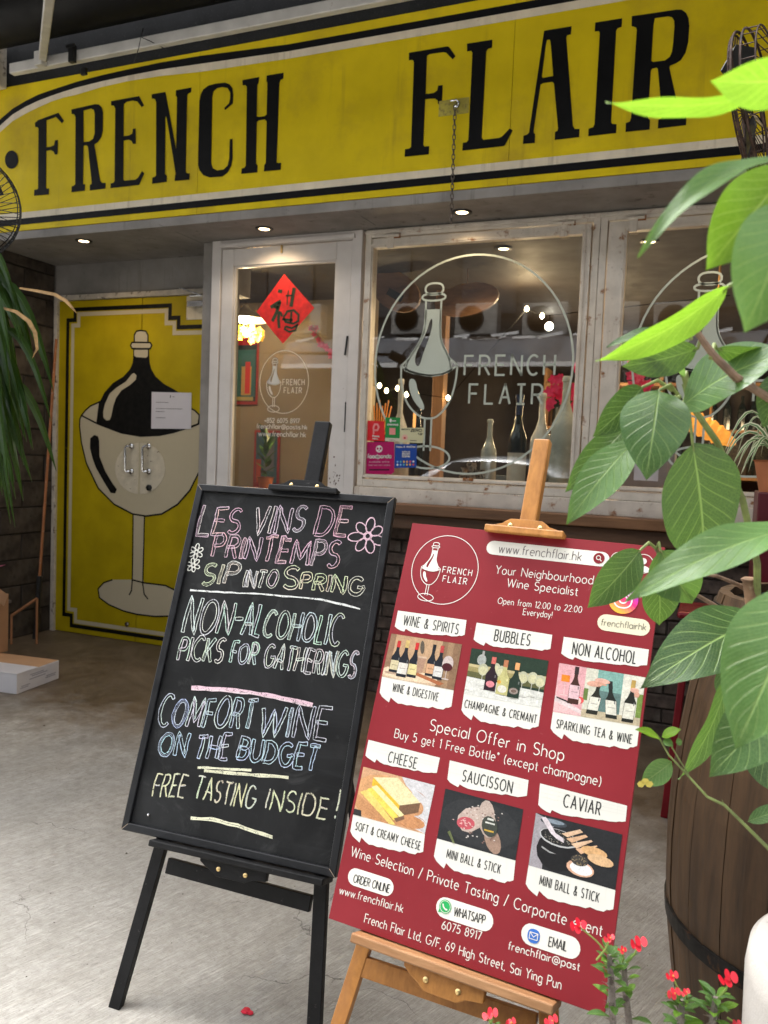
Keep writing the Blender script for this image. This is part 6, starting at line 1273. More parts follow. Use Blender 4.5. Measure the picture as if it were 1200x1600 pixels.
for k in range(40): s5.append(((.60,.54,.50) if k % 2 else (.22,.13,.11), ell(rnd.choice([.40, .55, .68])+rnd.gauss(0,.04), rnd.choice([.32,.25,.75])+rnd.gauss(0,.06), .012, .012, 6)))
s5 += [((.05,.055,.045), ell(.63,.50,.10,.20,rot=-.12)), ((.6,.6,.55), rct(.59,.34,.67,.38)), ((.6,.6,.55), rct(.57,.42,.69,.45)), ((.5,.32,.05), rct(.57,.57,.69,.60)), ((.12,.14,.06), [(.12,.82),(.15,.78),(.24,1),(.21,1)])]
photo([(696,1232),(818,1264.6),(805.5,1344.6),(683,1310)], [(677.6,1341),(802,1379)], 'MINI BALL & STICK', (697.6,1340), (781,1365), 13, s5, (.022, .024, .026), 'picture of dry sausages on a black background')
s6 = [((.30,.28,.30), [(0,.0),(.25,.1),(.14,.5),(.16,1),(0,1)]), ((.05,.06,.07), ell(.22,.10,.16,.07)), ((.20,.24,.28), ell(.22,.08,.13,.04)), ((.012,.012,.013), ell(.30,.62,.24,.36)), ((.45,.45,.45), ell(.30,.36,.23,.16,rot=.12)), ((.02,.02,.02), ell(.30,.35,.215,.14,rot=.12)), ((.30,.30,.30), [(.12,.58),(.22,.64),(.30,.66),(.22,.67),(.12,.61)])]
for k in range(60): a = rnd.uniform(0, 6.28); r_ = rnd.random()**.5; s6.append(((.28,.26,.22) if k % 3 else (.10,.10,.09), ell(.30+.19*r_*math.cos(a), .35+.12*r_*math.sin(a), .007, .008, 6)))
s6 += [((.62,.55,.58), [(.07,.06),(.12,.03),(.16,.08),(.26,.28),(.36,.34),(.37,.42),(.28,.38),(.20,.30)])]
for k in range(4): s6.append(((.58,.36,.22) if k % 2 else (.62,.42,.28), [(.33+.06*k, .26+.07*k), (.53+.07*k, .10+.07*k), (.57+.06*k, .14+.06*k), (.40+.06*k, .30+.08*k)]))
s6 += [((.60,.36,.17), ell(.72,.44,.15,.09,rot=.1)), ((.62,.40,.22), ell(.80,.56,.15,.095,rot=.15)), ((.60,.36,.24), ell(.59,.80,.16,.14,rot=.2)), ((.72,.72,.72), ell(.60,.80,.13,.11,rot=.2)), ((.05,.045,.04), ell(.57,.66,.10,.10))]
for k in range(34): a = rnd.uniform(0, 6.28); r_ = rnd.random()**.5; s6.append(((.34,.26,.14), ell(.57+.09*r_*math.cos(a), .66+.09*r_*math.sin(a), .006, .007, 6)))
photo([(837.6,1270),(972.5,1304),(961.6,1390.7),(826,1352)], [(821,1384),(958,1424)], 'MINI BALL & STICK', (843,1382), (935,1410), 14, s6, (.020, .021, .023), 'picture of a bowl of caviar with pancakes')

# ------------------------------------------------------------------ leaves
def leafmat(name, top, under, vein, nveins=9, trans=.35, gloss=.35, midw=.022):
    t = NT(name); uv = t.n('ShaderNodeUVMap'); sep = t.n('ShaderNodeSeparateXYZ'); t.l(uv.outputs[0], sep.inputs[0])
    u, v = sep.outputs[0], sep.outputs[1]; va = t.math('ABSOLUTE', t.math('SUBTRACT', v, .5))
    g = t.n('ShaderNodeNewGeometry'); co = t.coords(); n = t.noise(co, 18, 4, .6); n2 = t.noise(co, 160, 3, .6)
    mid = t.ramp(va, midw*.35, midw, 1, 0)
    ph = t.math('FRACT', t.math('SUBTRACT', t.math('MULTIPLY', u, nveins), t.math('MULTIPLY', t.math('POWER', va, .8), nveins*.52)))
    side = t.math('MULTIPLY', t.ramp(t.math('ABSOLUTE', t.math('SUBTRACT', ph, .5)), .02, .065, 1, 0), t.ramp(va, .40, .47, .75, 0))
    ph2 = t.math('FRACT', t.math('SUBTRACT', t.math('MULTIPLY', u, nveins*4), t.math('MULTIPLY', va, nveins*2.2)))
    fine = t.math('MULTIPLY', t.ramp(t.math('ABSOLUTE', t.math('SUBTRACT', ph2, .5)), .05, .22, 1, 0), .10)
    ve = t.math('MAXIMUM', t.math('MAXIMUM', mid, side), fine)
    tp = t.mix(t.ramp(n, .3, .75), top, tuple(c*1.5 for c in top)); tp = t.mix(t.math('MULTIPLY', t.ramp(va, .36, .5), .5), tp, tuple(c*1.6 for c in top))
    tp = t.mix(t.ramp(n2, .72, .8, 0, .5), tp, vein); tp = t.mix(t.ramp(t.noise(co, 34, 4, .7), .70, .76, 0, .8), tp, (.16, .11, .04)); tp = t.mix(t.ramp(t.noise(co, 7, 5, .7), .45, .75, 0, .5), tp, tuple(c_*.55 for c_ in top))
    un = t.mix(t.ramp(n, .3, .7), under, tuple(c*1.25 for c in under))
    c = t.mix(g.outputs['Backfacing'], tp, un); c = t.mix(t.math('MULTIPLY', ve, .85), c, vein)
    vor = t.n('ShaderNodeTexVoronoi'); vor.feature = 'DISTANCE_TO_EDGE'; vor.inputs['Scale'].default_value = 210; t.l(co, vor.inputs['Vector'])
    c = t.mix(t.ramp(vor.outputs['Distance'], .02, .12, .16, 0), c, vein)
    h = t.math('ADD', t.math('MULTIPLY', ve, -1.), t.math('MULTIPLY', n, .8))
    p = t.pbr(c, t.ramp(n, .3, .7, gloss-.06, gloss+.10), 0, t.bump(h, .5, .003), spec=.5)
    tl = t.n('ShaderNodeBsdfTranslucent'); tc = t.mix(.5, c, (.22, .42, .02)); t.l(tc, tl.inputs[0])
    mx = t.n('ShaderNodeMixShader'); mx.inputs[0].default_value = trans; t.l(p, mx.inputs[1]); t.l(tl.outputs[0], mx.inputs[2]); return t.done(mx.outputs[0])
VE = (.24, .36, .11)
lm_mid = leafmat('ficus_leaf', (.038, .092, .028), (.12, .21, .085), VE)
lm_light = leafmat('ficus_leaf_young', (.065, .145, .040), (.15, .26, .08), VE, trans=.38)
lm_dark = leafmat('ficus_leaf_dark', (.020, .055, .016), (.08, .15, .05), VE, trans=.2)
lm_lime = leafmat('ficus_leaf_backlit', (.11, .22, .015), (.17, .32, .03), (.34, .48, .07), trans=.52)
def leaf(mb, P0, P1, w, nrm, shape=.85, curl=.10, fold=.18, n=16, m=6, side_bend=0, wavy=.01, tipc=1.0):
    """one blade from stalk end P0 to tip P1, full width w; nrm is the side its upper face turns to"""
    P0, P1, nrm = Vector(P0), Vector(P1), Vector(nrm); d = P1-P0; L = d.length; d.normalize()
    sd = d.cross(nrm).normalized(); nn = sd.cross(d).normalized(); b0 = len(mb.v); vs = []; fs = []; uvs = []
    for i in range(n+1):
        u = i/n; f = math.sin(math.pi*u**shape); f = f**.72 if u < .5 else f**.85
        if u > .86: f *= 1-.35*((u-.86)/.14)*tipc
        hw = w/2*max(f, .0); c = P0+d*(L*u)+nn*(L*curl*math.sin(math.pi*u)*.9-0)-nn*(L*curl*.4*u*u)+sd*(side_bend*L*math.sin(math.pi*u))
        for j in range(m+1):
            s = -1+2*j/m; z = fold*hw*abs(s)**1.3+wavy*L*math.sin(u*13+s*2)*abs(s)
            vs.append(c+sd*(s*hw)+nn*z); uvs.append((u, .5+.5*s))
    for i in range(n):
        for j in range(m): k = i*(m+1)+j; fs.append((k, k+1, k+m+2, k+m+1))
    mb.add(vs, fs)
    for k, q_ in enumerate(uvs): mb.uv[b0+k] = q_
TOC = -FWD
def mixv(t_, up, r): return (-FWD*t_+UP*up+RIGHT*r).normalized()
# trunk and branches
m_bark = pm('ficus_bark', (.20, .12, .07), .8, var=.25, vs=30, bump=.5, bs=120, spots=((.32, .24, .16), 40, .55, .7))
m_twig = pm('green_twig', (.16, .20, .06), .6, var=.2, vs=30)
m_btwig = pm('brown_twig', (.16, .10, .065), .7, var=.25, vs=40)
potc = atZ((1290, 1560), .0); potc = Vector((.42, 1.22, 0))
fi = thing('rubber_plant', 'big leaved rubber fig plant filling the right side of the picture', 'plant', (potc.x, potc.y, .46))
T = [Vector((potc.x, potc.y, .44)), atD((1195, 1120), 1.38), atD((1182, 985), 1.36), atD((1172, 905), 1.35)]
mb = MB(); mb.tube(T, [.016, .0145, .013, .0125], 12); mb.lathe([(.0135, -.004), (.0145, .0), (.010, .003), (0, .001)], T[-1], 12); mb.build('trunk', m_bark, fi, smooth=True)
def br(pts, r, mat, name='branch'):
    mb = MB(); P = [atD((x, y), z) for x, y, z in pts]; rr = [r*(1-.45*i/(len(P)-1)) for i in range(len(P))]; mb.tube(P, rr, 8); return mb.build(name, mat, fi, smooth=True)
br([(1182, 985, 1.36), (1150, 968, 1.36), (1115, 945, 1.36), (1080, 925, 1.34), (1040, 880, 1.33), (1024, 858, 1.33)], .0045, m_btwig)
br([(1180, 930, 1.36), (1150, 912, 1.36), (1120, 900, 1.34), (1095, 897, 1.32)], .004, m_btwig)
br([(1183, 960, 1.36), (1183, 880, 1.32), (1160, 780, 1.25), (1120, 690, 1.18), (1085, 640, 1.13), (1075, 610, 1.12), (1068, 585, 1.11), (1050, 560, 1.10)], .006, m_twig)
br([(1190, 1000, 1.36), (1240, 800, 1.15), (1230, 640, 1.05), (1150, 590, 1.0), (1115, 555, 1.0), (1100, 535, 1.0), (1080, 505, 1.0)], .007, m_btwig)
br([(1190, 1000, 1.36), (1290, 700, .9), (1290, 400, .72), (1250, 260, .68), (1225, 160, .66)], .009, m_btwig)
br([(1196, 1090, 1.37), (1215, 1010, 1.1), (1232, 960, .95)], .006, m_twig)
# petioles and blades: (stalk start px, depth), (blade base px, depth), (tip px, depth), width px, facing, material, options
LV = [
 ((1235, 160, .66), (1192, 150, .66), (948, 164, .64), 42, (.35, -.9, .0), 'lime', dict(curl=.05, fold=.25, shape=.95)),
 ((1235, 170, .64), (1260, 120, .62), (1112, 128, .60), 84, (.6, -.75, .2), 'lime', dict(curl=.06)),
 ((1255, 260, .68), (1230, 248, .66), (997, 390, .62), 46, (.30, .85, .55), 'light', dict(curl=.10, fold=.35, side_bend=.05)),
 ((1255, 262, .70), (1236, 262, .70), (1104, 420, .70), 112, (.8, -.3, -.45), 'lime', dict(curl=.04)),
 ((1255, 270, .66), (1235, 318, .64), (1166, 517, .62), 140, (.9, .35, .1), 'light', dict(curl=.08, shape=.9)),
 ((1230, 440, .80), (1140, 446, .84), (934, 568, .86), 60, (.40, -.75, -.4), 'lime', dict(curl=.08, fold=.35)),
 ((1080, 530, 1.0), (1060, 522, .98), (948, 540, .95), 34, (.5, .8, 0), 'dark', dict(curl=.05, fold=.4)),
 ((1100, 535, 1.0), (1090, 545, 1.02), (972, 574, 1.04), 58, (.75, -.5, 0), 'dark', dict(curl=.06)),
 ((1075, 600, 1.12), (1068, 590, 1.10), (996, 541, 1.02), 34, (.3, .9, .2), 'mid', dict(curl=.05, fold=.4)),
 ((1110, 560, 1.0), (1120, 545, 1.02), (1250, 560, 1.04), 48, (.5, -.8, 0), 'dark', dict(curl=.05)),
 ((1078, 625, 1.12), (1066, 634, 1.08), (1232, 545, .98), 118, (.8, .6, -.05), 'mid', dict(curl=.08, shape=.82)),
 ((1062, 620, 1.12), (1030, 610, 1.06), (1010, 746, 1.0), 104, (.85, .45, -.2), 'mid', dict(curl=.12, shape=.85, fold=.1)),
 ((1050, 610, 1.12), (1004, 605, 1.10), (928, 682, 1.08), 56, (.8, .3, .5), 'dark', dict(curl=.10)),
 ((1062, 618, 1.12), (975, 672, 1.12), (884, 768, 1.08), 54, (.75, .5, .4), 'mid', dict(curl=.06)),
 ((1062, 620, 1.10), (990, 690, 1.06), (885, 817, 1.02), 66, (.85, .5, -.1), 'light', dict(curl=.08)),
 ((1062, 620, 1.12), (978, 722, 1.14), (941, 782, 1.14), 34, (.5, -.6, .6), 'dark', dict(curl=.08)),
 ((1068, 600, 1.12), (1082, 692, 1.12), (1102, 892, 1.20), 146, (.95, .25, .12), 'dark', dict(curl=.03, shape=.8, fold=.06)),
 ((1270, 800, .90), (1250, 822, .88), (979, 932, .82), 74, (.65, .75, .15), 'light', dict(curl=.08, fold=.2, shape=.95)),
 ((1026, 858, 1.33), (1000, 860, 1.30), (919, 950, 1.28), 62, (.85, .3, .3), 'mid', dict(curl=.08)),
 ((1026, 858, 1.33), (1032, 860, 1.32), (1082, 944, 1.34), 80, (.85, -.2, -.3), 'light', dict(curl=.05)),
 ((1026, 858, 1.33), (1028, 888, 1.33), (1031, 978, 1.36), 62, (.9, .3, 0), 'mid', dict(curl=.05)),
 ((1196, 1000, 1.36), (1190, 968, 1.28), (1006, 1068, 1.14), 108, (.8, .55, -.1), 'dark', dict(curl=.10, fold=.1, shape=.85)),
 ((1225, 960, .95), (1262, 920, .80), (1150, 1168, .74), 158, (.85, .35, -.35), 'light', dict(curl=.08, shape=.85)),
 ((1196, 1060, 1.37), (1140, 1050, 1.24), (1064, 1220, 1.22), 66, (.7, .1, .6), 'mid', dict(curl=.06)),
 ((1210, 1040, 1.2), (1225, 1090, 1.02), (1110, 1212, .98), 96, (.8, .5, -.1), 'mid', dict(curl=.12)),
 ((1210, 1060, 1.3), (1165, 1140, 1.26), (1232, 1245, 1.22), 96, (.85, .1, .3), 'dark', dict(curl=.06)),
 ((1240, 640, 1.05), (1230, 580, 1.04), (1192, 668, 1.04), 60, (.8, -.2, -.3), 'dark', dict(curl=.05)),
 ((1215, 1010, 1.1), (1130, 1040, 1.30), (1150, 1100, 1.3), 60, (.7, -.2, .2), 'mid', dict(curl=.05)),
]
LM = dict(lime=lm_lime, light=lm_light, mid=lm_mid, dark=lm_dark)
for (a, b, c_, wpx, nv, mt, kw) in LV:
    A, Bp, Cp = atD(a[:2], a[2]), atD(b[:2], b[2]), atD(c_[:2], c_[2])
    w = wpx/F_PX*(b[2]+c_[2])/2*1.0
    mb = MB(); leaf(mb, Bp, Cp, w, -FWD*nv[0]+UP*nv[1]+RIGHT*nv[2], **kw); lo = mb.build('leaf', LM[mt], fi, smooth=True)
    mb = MB(); mid_ = (A+Bp)/2+Vector((0, 0, .012)); mb.tube([A, mid_, Bp, Bp.lerp(Cp, .06)], [.0028, .0024, .0022, .0015], 6); mb.build('leaf_stalk', m_twig, lo, smooth=True)
mb = MB(); a = atD((1083, 508), 1.0); b = atD((1078, 492), 1.0); mb.tube([a, (a+b)/2, b], [.005, .004, .0008], 8); mb.build('bud', pm('leaf_bud', (.40, .30, .14), .6), fi, smooth=True)

# citrus twig low at the right
tw = thing('citrus_twig', 'thin thorny twig with small light green leaves in front of the barrel', 'plant', atD((1235, 1345), 1.15))
W_ = [(1028, 1150, 1.2), (1045, 1180, 1.2), (1075, 1212, 1.2), (1105, 1245, 1.19), (1132, 1258, 1.18), (1165, 1290, 1.17), (1200, 1325, 1.16), (1260, 1420, 1.15), (1272, 1600, 1.18), (1275, 1750, 1.22)]
P = [atD((x, y), z) for x, y, z in W_]; mb = MB(); mb.tube(P, [.0012+.0003*i for i in range(len(P))], 6)
mb.tube([atD((1040, 1150), 1.2), atD((1060, 1185), 1.2), atD((1076, 1210), 1.2)], .0011, 6)
for p in P[2:7]: mb.tube([p, p+UP*.008-RIGHT*.004], [.0012, .0002], 4)
mb.build('stem', m_twig, tw)
for b, c_, w, nv, mt in (((1032, 1154, 1.2), (993, 1139, 1.19), 17, (.5, .8, 0), 'lime'), ((1034, 1152, 1.2), (1064, 1139, 1.19), 17, (.5, .8, 0), 'lime'), ((1036, 1156, 1.2), (1052, 1166, 1.19), 12, (.7, .5, 0), 'light'), ((1056, 1160, 1.2), (1066, 1158, 1.2), 10, (.8, .3, 0), 'light'),
                         ((1050, 1190, 1.2), (1001, 1226, 1.18), 32, (.85, .3, .1), 'light'), ((1168, 1284, 1.17), (1236, 1262, 1.15), 24, (.6, .7, 0), 'mid')):
    mb = MB(); leaf(mb, atD(b[:2], b[2]), atD(c_[:2], c_[2]), w/F_PX*1.2*1.15, -FWD*nv[0]+UP*nv[1]+RIGHT*nv[2], n=10, m=4, curl=.06, shape=.95); mb.build('leaf', LM[mt], tw, smooth=True)
mb = MB(); P0 = atD((1005, 1221), 1.178); mb.uv = {}
for k in range(3): q_ = P0+RIGHT*(.006*k-.003)+UP*(-.004+.004*(k == 1)); mb.poly([q_+RIGHT*.006*math.cos(a)+UP*.005*math.sin(a) for a in (0, 1, 2, 3, 4, 5)])
mb.build('yellow_leaf_spot', pm('yellow_leaf_edge', (.62, .50, .10), .6), tw)

# ------------------------------------------------------------------ white stone pot of the fig
m_stone = pm('pale_terrazzo', (.50, .47, .43), .65, var=.04, vs=6, bump=.25, bs=150, spots=((.30, .26, .22), 70, .66, .74), spots2=((.56, .53, .50), 3, .5, .8))
pr_ = .235; pc = Vector((potc.x, potc.y, 0)); 
pc = atD((1424, 1480), 1.30); pc = Vector((pc.x, pc.y, 0)); zt_p = .60
pot = thing('stone_pot', 'pale stone planter with a thick round rim at the lower right', 'pot', pc)
MB().lathe([(pr_*.70, 0), (pr_*.80, .04), (pr_*1.0, zt_p*.55), (pr_*1.02, zt_p*.92), (pr_*1.0, zt_p*.985), (pr_*.96, zt_p), (pr_*.86, zt_p-.004), (pr_*.835, zt_p-.02), (pr_*.83, zt_p-.16)], pc, 64).build('pot', m_stone, pot, smooth=True)
MB().lathe([(0, zt_p-.075), (pr_*.83, zt_p-.08)], pc, 32).build('soil', pm('dark_soil', (.02, .016, .013), .95, bump=.8, bs=60), pot)

# ------------------------------------------------------------------ wooden barrel
bc = Vector((.285, 2.02, 0)); BH, BR, BE = 1.13, .345, .265
def brad(z): return BE+(BR-BE)*(1-(2*z/BH-1)**2)
bar = thing('wooden_barrel', 'tall brown wooden barrel with black iron hoops behind the fig leaves', 'barrel', bc)
m_stv = wood('barrel_oak', (.045, .026, .014), (.13, .074, .037), (1, 1, 9), 16, .55, .35, dark=(.035, .018, .009))
NS = 22
for k in range(NS):
    a0_, a1_ = 2*math.pi*k/NS+.0035, 2*math.pi*(k+1)/NS-.0035; vs = []; fs = []; nz_ = 10; jr = random.uniform(-.0015, .0015)
    for i in range(nz_+1):
        z = BH*i/nz_; r = brad(z)+jr
        for rr_, aa in ((r, a0_), (r+.001, (a0_+a1_)/2), (r, a1_), (r-.022, a1_), (r-.022, a0_)): vs.append((bc.x+rr_*math.cos(aa), bc.y+rr_*math.sin(aa), z))
    for i in range(nz_):
        for j in range(5): fs.append((i*5+j, i*5+(j+1) % 5, (i+1)*5+(j+1) % 5, (i+1)*5+j))
    fs += [(0, 1, 2, 3, 4), tuple(nz_*5+j for j in (4, 3, 2, 1, 0))]
    mb = MB(); mb.add(vs, fs); mb.build('stave', m_stv, bar)
m_hoop = pm('black_hoop', (.018, .017, .017), .45, .6, var=.3, vs=20, spots=((.10, .045, .02), 30, .58, .70))
for z in (.055, .385, 1.09):
    MB().lathe([(brad(z-.018)+.0015, z-.018), (brad(z-.018)+.0055, z-.018), (brad(z+.018)+.0055, z+.018), (brad(z+.018)+.0015, z+.018)], bc, 64).build('hoop', m_hoop, bar, smooth=True)
MB().lathe([(0, BH-.03), (brad(BH-.03)-.020, BH-.03), (brad(BH-.03)-.020, BH-.05), (0, BH-.05)], bc, 40).build('lid', m_stv, bar)
MB().lathe([(0, .03), (BE-.016, .03)], bc, 40).build('barrel_floor', m_stv, bar)

# dark red planter on the barrel line, with a spider plant
m_dred = pm('dark_red_lacquer', (.075, .004, .010), .4, var=.1)
c = atD((1215, 815), 2.55)
MB().box(c.x-.065, c.x+.25, c.y-.10, c.y+.2, 0, atD((1180, 768), 2.55).z).build('red_plinth', m_dred, label='dark red box standing behind the barrel at the right edge', cat='box', bevel=.004, base=(c.x, c.y, 0))
sp_c = atD((1218, 735), 2.55)
zr = atD((1180, 768), 2.55).z
spl = thing('spider_plant', 'striped spider plant spilling from a pot on the dark red box', 'plant', (sp_c.x, sp_c.y, zr))
MB().lathe([(.055, 0), (.075, .10), (.08, .10), (.07, .09)], (sp_c.x, sp_c.y, zr), 20).build('pot', m_terra, spl, smooth=True)
t = NT('striped_blade'); uvn = t.n('ShaderNodeUVMap'); se = t.n('ShaderNodeSeparateXYZ'); t.l(uvn.outputs[0], se.inputs[0]); va = t.math('ABSOLUTE', t.math('SUBTRACT', se.outputs[1], .5))
m_strip = t.done(t.pbr(t.mix(t.ramp(va, .22, .30), (.06, .14, .03), (.55, .55, .36)), .5))
def blade(mb, P, w, n=10):
    b0 = len(mb.v); vs = []; fs = []
    for i, p in enumerate(P):
        d = (P[min(i+1, len(P)-1)]-P[max(i-1, 0)]).normalized(); sd = d.cross(Vector((0, -.8, .6))).normalized(); u = i/(len(P)-1); hw = w/2*min(1, u*6+.3)*(1-u**3)
        vs += [p-sd*hw, p-Vector((0, 0, w*.15)), p+sd*hw]
        mb.uv[b0+3*i] = (u, 0); mb.uv[b0+3*i+1] = (u, .5); mb.uv[b0+3*i+2] = (u, 1)
    for i in range(len(P)-1): k = 3*i; fs += [(k, k+1, k+4, k+3), (k+1, k+2, k+5, k+4)]
    mb.add(vs, fs)
rs = random.Random(5)
for k in range(34):
    a = rs.uniform(0, 6.28); R_ = rs.uniform(.14, .26); H = rs.uniform(.06, .16); b = Vector((sp_c.x, sp_c.y, zr+.09)); P = [b+Vector((math.cos(a)*R_*u, math.sin(a)*R_*u, H*math.sin(math.pi*min(1, u*1.0)*.75)*1.3-.10*u**3)) for u in [i/9 for i in range(10)]]
    mb = MB(); blade(mb, P, .014); mb.build('leaf', m_strip, spl, smooth=True)

# red metal stool behind the red board
m_rs = pm('red_metal', (.16, .006, .012), .35, .3, var=.15)
fc = atZ((1046, 1275), 0); z1 = atD((1035, 950), (fc-CAM).dot(FWD)).z
stl = thing('red_stool', 'dark red metal stool standing between the red board and the barrel', 'stool', (fc.x+.13, fc.y+.13, 0))
cx_, cy_ = fc.x+.13, fc.y+.13
MB().box(cx_-.15, cx_+.15, cy_-.15, cy_+.15, z1-.03, z1).build('seat', m_rs, stl, bevel=.012)
for sx in (-1, 1):
    for sy in (-1, 1): mb = MB(); mb.bar((cx_+sx*.10, cy_+sy*.10, z1-.028), (cx_+sx*.15, cy_+sy*.15, 0), .028, .028, (0, 1, 0)); mb.build('leg', m_rs, stl, bevel=.004)
mb = MB()
for z in (z1*.33, z1*.75):
    k = .10+.05*(1-z/z1)
    for a, b in (((-1, -1), (1, -1)), ((1, -1), (1, 1)), ((1, 1), (-1, 1)), ((-1, 1), (-1, -1))): mb.bar((cx_+a[0]*k, cy_+a[1]*k, z), (cx_+b[0]*k, cy_+b[1]*k, z), .018, .012, (0, 0, 1))
mb.build('stretcher', m_rs, stl, kind=None)

# ------------------------------------------------------------------ crown of thorns plants with red flowers
m_eup = leafmat('thorn_plant_leaf', (.045, .11, .022), (.08, .16, .05), (.16, .26, .08), nveins=7, trans=.35, midw=.05)
m_eup2 = leafmat('thorn_plant_young_leaf', (.10, .22, .02), (.16, .30, .05), (.28, .42, .12), nveins=7, trans=.5, midw=.05)
m_est = pm('thorny_stem', (.20, .17, .15), .8, var=.3, vs=60, bump=.6, bs=200, spots=((.09, .07, .06), 60, .5, .6))
m_thorn = pm('thorn', (.22, .18, .15), .6)
m_fl = pm('scarlet_bract', (.50, .006, .020), .5, var=.15, vs=60); m_flc = pm('flower_centre', (.6, .3, .05), .6)
m_fst = pm('flower_stalk', (.22, .30, .07), .55)
PLZ = .38
pl_c = atD((1020, 1690), 1.24)
plt = thing('planter_trough', 'dark planter trough just below the picture holding the flowering thorn plants', 'planter', (pl_c.x, pl_c.y, 0))
ax_ = (atD((1150, 1690), 1.22)-atD((740, 1690), 1.26)); 
u_ = Vector((ax_.x, ax_.y, 0)).normalized(); v_ = Vector((-u_.y, u_.x, 0))
def tb(mb, a, b, c0, c1, z0, z1):
    o = Vector((pl_c.x, pl_c.y, 0)); vs = [o+u_*x+v_*y+Vector((0, 0, z)) for z in (z0, z1) for y in (c0, c1) for x in (a, b)]
    mb.add(vs, [(0, 2, 3, 1), (4, 5, 7, 6), (0, 1, 5, 4), (1, 3, 7, 5), (3, 2, 6, 7), (2, 0, 4, 6)])
mb = MB(); tb(mb, -.34, .22, -.09, -.075, 0, PLZ); tb(mb, -.34, .22, .075, .09, 0, PLZ); tb(mb, -.34, -.325, -.075, .075, 0, PLZ); tb(mb, .205, .22, -.075, .075, 0, PLZ); tb(mb, -.325, .205, -.075, .075, 0, .02)
mb.build('trough', pm('black_plastic', (.03, .03, .03), .5), plt)
mb = MB(); tb(mb, -.324, .204, -.074, .074, PLZ-.06, PLZ-.035); mb.build('soil', MC['dark_soil'], plt)
def thorn_plant(stem, heads, label, seed, nl=20, leafpx=34):
    r = random.Random(seed); D = stem[0][2]; P = [atD((x, y), z) for x, y, z in stem]
    bot = Vector((P[-1].x, P[-1].y, PLZ-.05)); P = P+[P[-1].lerp(bot, .5), bot]
    t_ = thing('thorn_plant', label, 'flowering plant', bot, 'crown of thorns plants along the bottom edge')
    mb = MB(); mb.tube(P, [.0035]+[.0052]*(len(P)-2)+[.0065], 8); mb.build('stem', m_est, t_, smooth=True)
    mb = MB()
    for i in range(len(P)-1):
        n = max(2, int((P[i+1]-P[i]).length/.0028))
        for k in range(n):
            p = P[i].lerp(P[i+1], (k+r.random())/n); a = r.uniform(0, 6.28); d = Vector((math.cos(a), math.sin(a), r.uniform(-.2, .4))).normalized(); mb.tube([p+d*.003, p+d*r.uniform(.010, .018)], [.0009, .0001], 3)
    mb.build('thorns', m_thorn, t_, kind='stuff')
    ln = (P[1]-P[0]).length+(P[2]-P[1]).length
    for k in range(nl):
        u = (k/nl)**1.5; p = P[0].lerp(P[1], min(1, u*1.6)) if u*1.6 < 1 else P[1].lerp(P[2], min(1, (u*1.6-1)/.6))
        a = k*2.4+r.uniform(-.3, .3); el = r.uniform(.15, .7)*(1-u*.9)+.1; L = leafpx/F_PX*D*r.uniform(.75, 1.2)*(.7+.5*u)
        d = Vector((math.cos(a)*math.cos(el), math.sin(a)*math.cos(el), math.sin(el))); mb = MB()
        leaf(mb, p+d*.003, p+d*L, L*.36, Vector((0, 0, 1))-d*.2, n=7, m=4, shape=1.25, curl=.08, fold=.3); mb.build('leaf', m_eup2 if r.random() < .25 else m_eup, t_, smooth=True)
    for (sx_, sy_, fx, fy, sz) in heads:
        a, b = atD((sx_, sy_), D), atD((fx, fy+sz*.3), D-.01); st_ = MB().tube([a, a.lerp(b, .5)+RIGHT*.003, b], [.0016, .0013, .0012], 6).build('flower_stalk', m_fst, t_, smooth=True)
        mb = MB(); S = sz/F_PX*D*.5
        for j in range(2):
            cc_ = b+RIGHT*(S*.75*(j-.8))+UP*(S*.35*(j % 2))+FWD*(S*.3*(j-1)); nrm_ = (UP*r.uniform(.5, .9)-FWD*r.uniform(.3, .8)+RIGHT*r.uniform(-.4, .4)).normalized(); e1_ = nrm_.cross(FWD).normalized(); e2_ = nrm_.cross(e1_)
            for s_ in (-1, 1):
                pts = [cc_+e1_*(s_*S*.75*(1+math.cos(q_*.52))*.5)+e2_*(S*.62*math.sin(q_*.52))+nrm_*(S*.18*(1+math.cos(q_*.52))*.5) for q_ in range(12)]
                mb.poly(pts)
        mb.build('bract', m_fl, st_)
        MB().lathe([(0, -.001), (.0016, 0), (.0012, .002), (0, .0028)], b+nrm_*.001-FWD*.001, 6).build('flower_centre', m_flc, st_)
thorn_plant([(952, 1492, 1.22), (955, 1535, 1.22), (958, 1600, 1.22)], [(950, 1490, 905, 1440, 26), (948, 1500, 951, 1460, 20), (958, 1500, 990, 1460, 0.1), (925, 1500, 905, 1441, 26), (940, 1510, 948, 1500, 18)][0:1]+[(932, 1500, 953, 1462, 16)], 'flowering thorn plant in front of the lower right corner of the red board', 1, 26, 34)
thorn_plant([(975, 1505, 1.24), (977, 1545, 1.24), (984, 1610, 1.24)], [(976, 1508, 999, 1468, 26), (970, 1510, 973, 1481, 14)], 'flowering thorn plant just right of the red board corner', 2, 14, 36)
thorn_plant([(1066, 1562, 1.18), (1064, 1590, 1.18), (1062, 1640, 1.18)], [(1060, 1560, 1051, 1520, 19), (1062, 1566, 1054, 1547, 20), (1070, 1570, 1072, 1547, 13)], 'flowering thorn plant in front of the barrel foot', 3, 26, 34)
thorn_plant([(1118, 1558, 1.17), (1114, 1590, 1.17), (1110, 1640, 1.17)], [(1124, 1560, 1139, 1522, 30), (1136, 1590, 1150, 1597, 18)], 'flowering thorn plant nearest the pale stone pot', 4, 24, 40)
thorn_plant([(768, 1606, 1.22), (770, 1640, 1.22), (772, 1680, 1.22)], [(765, 1600, 768, 1579, 22), (790, 1605, 799, 1594, 16)], 'low flowering thorn plant at the bottom left of the pine easel foot', 5, 8, 24)
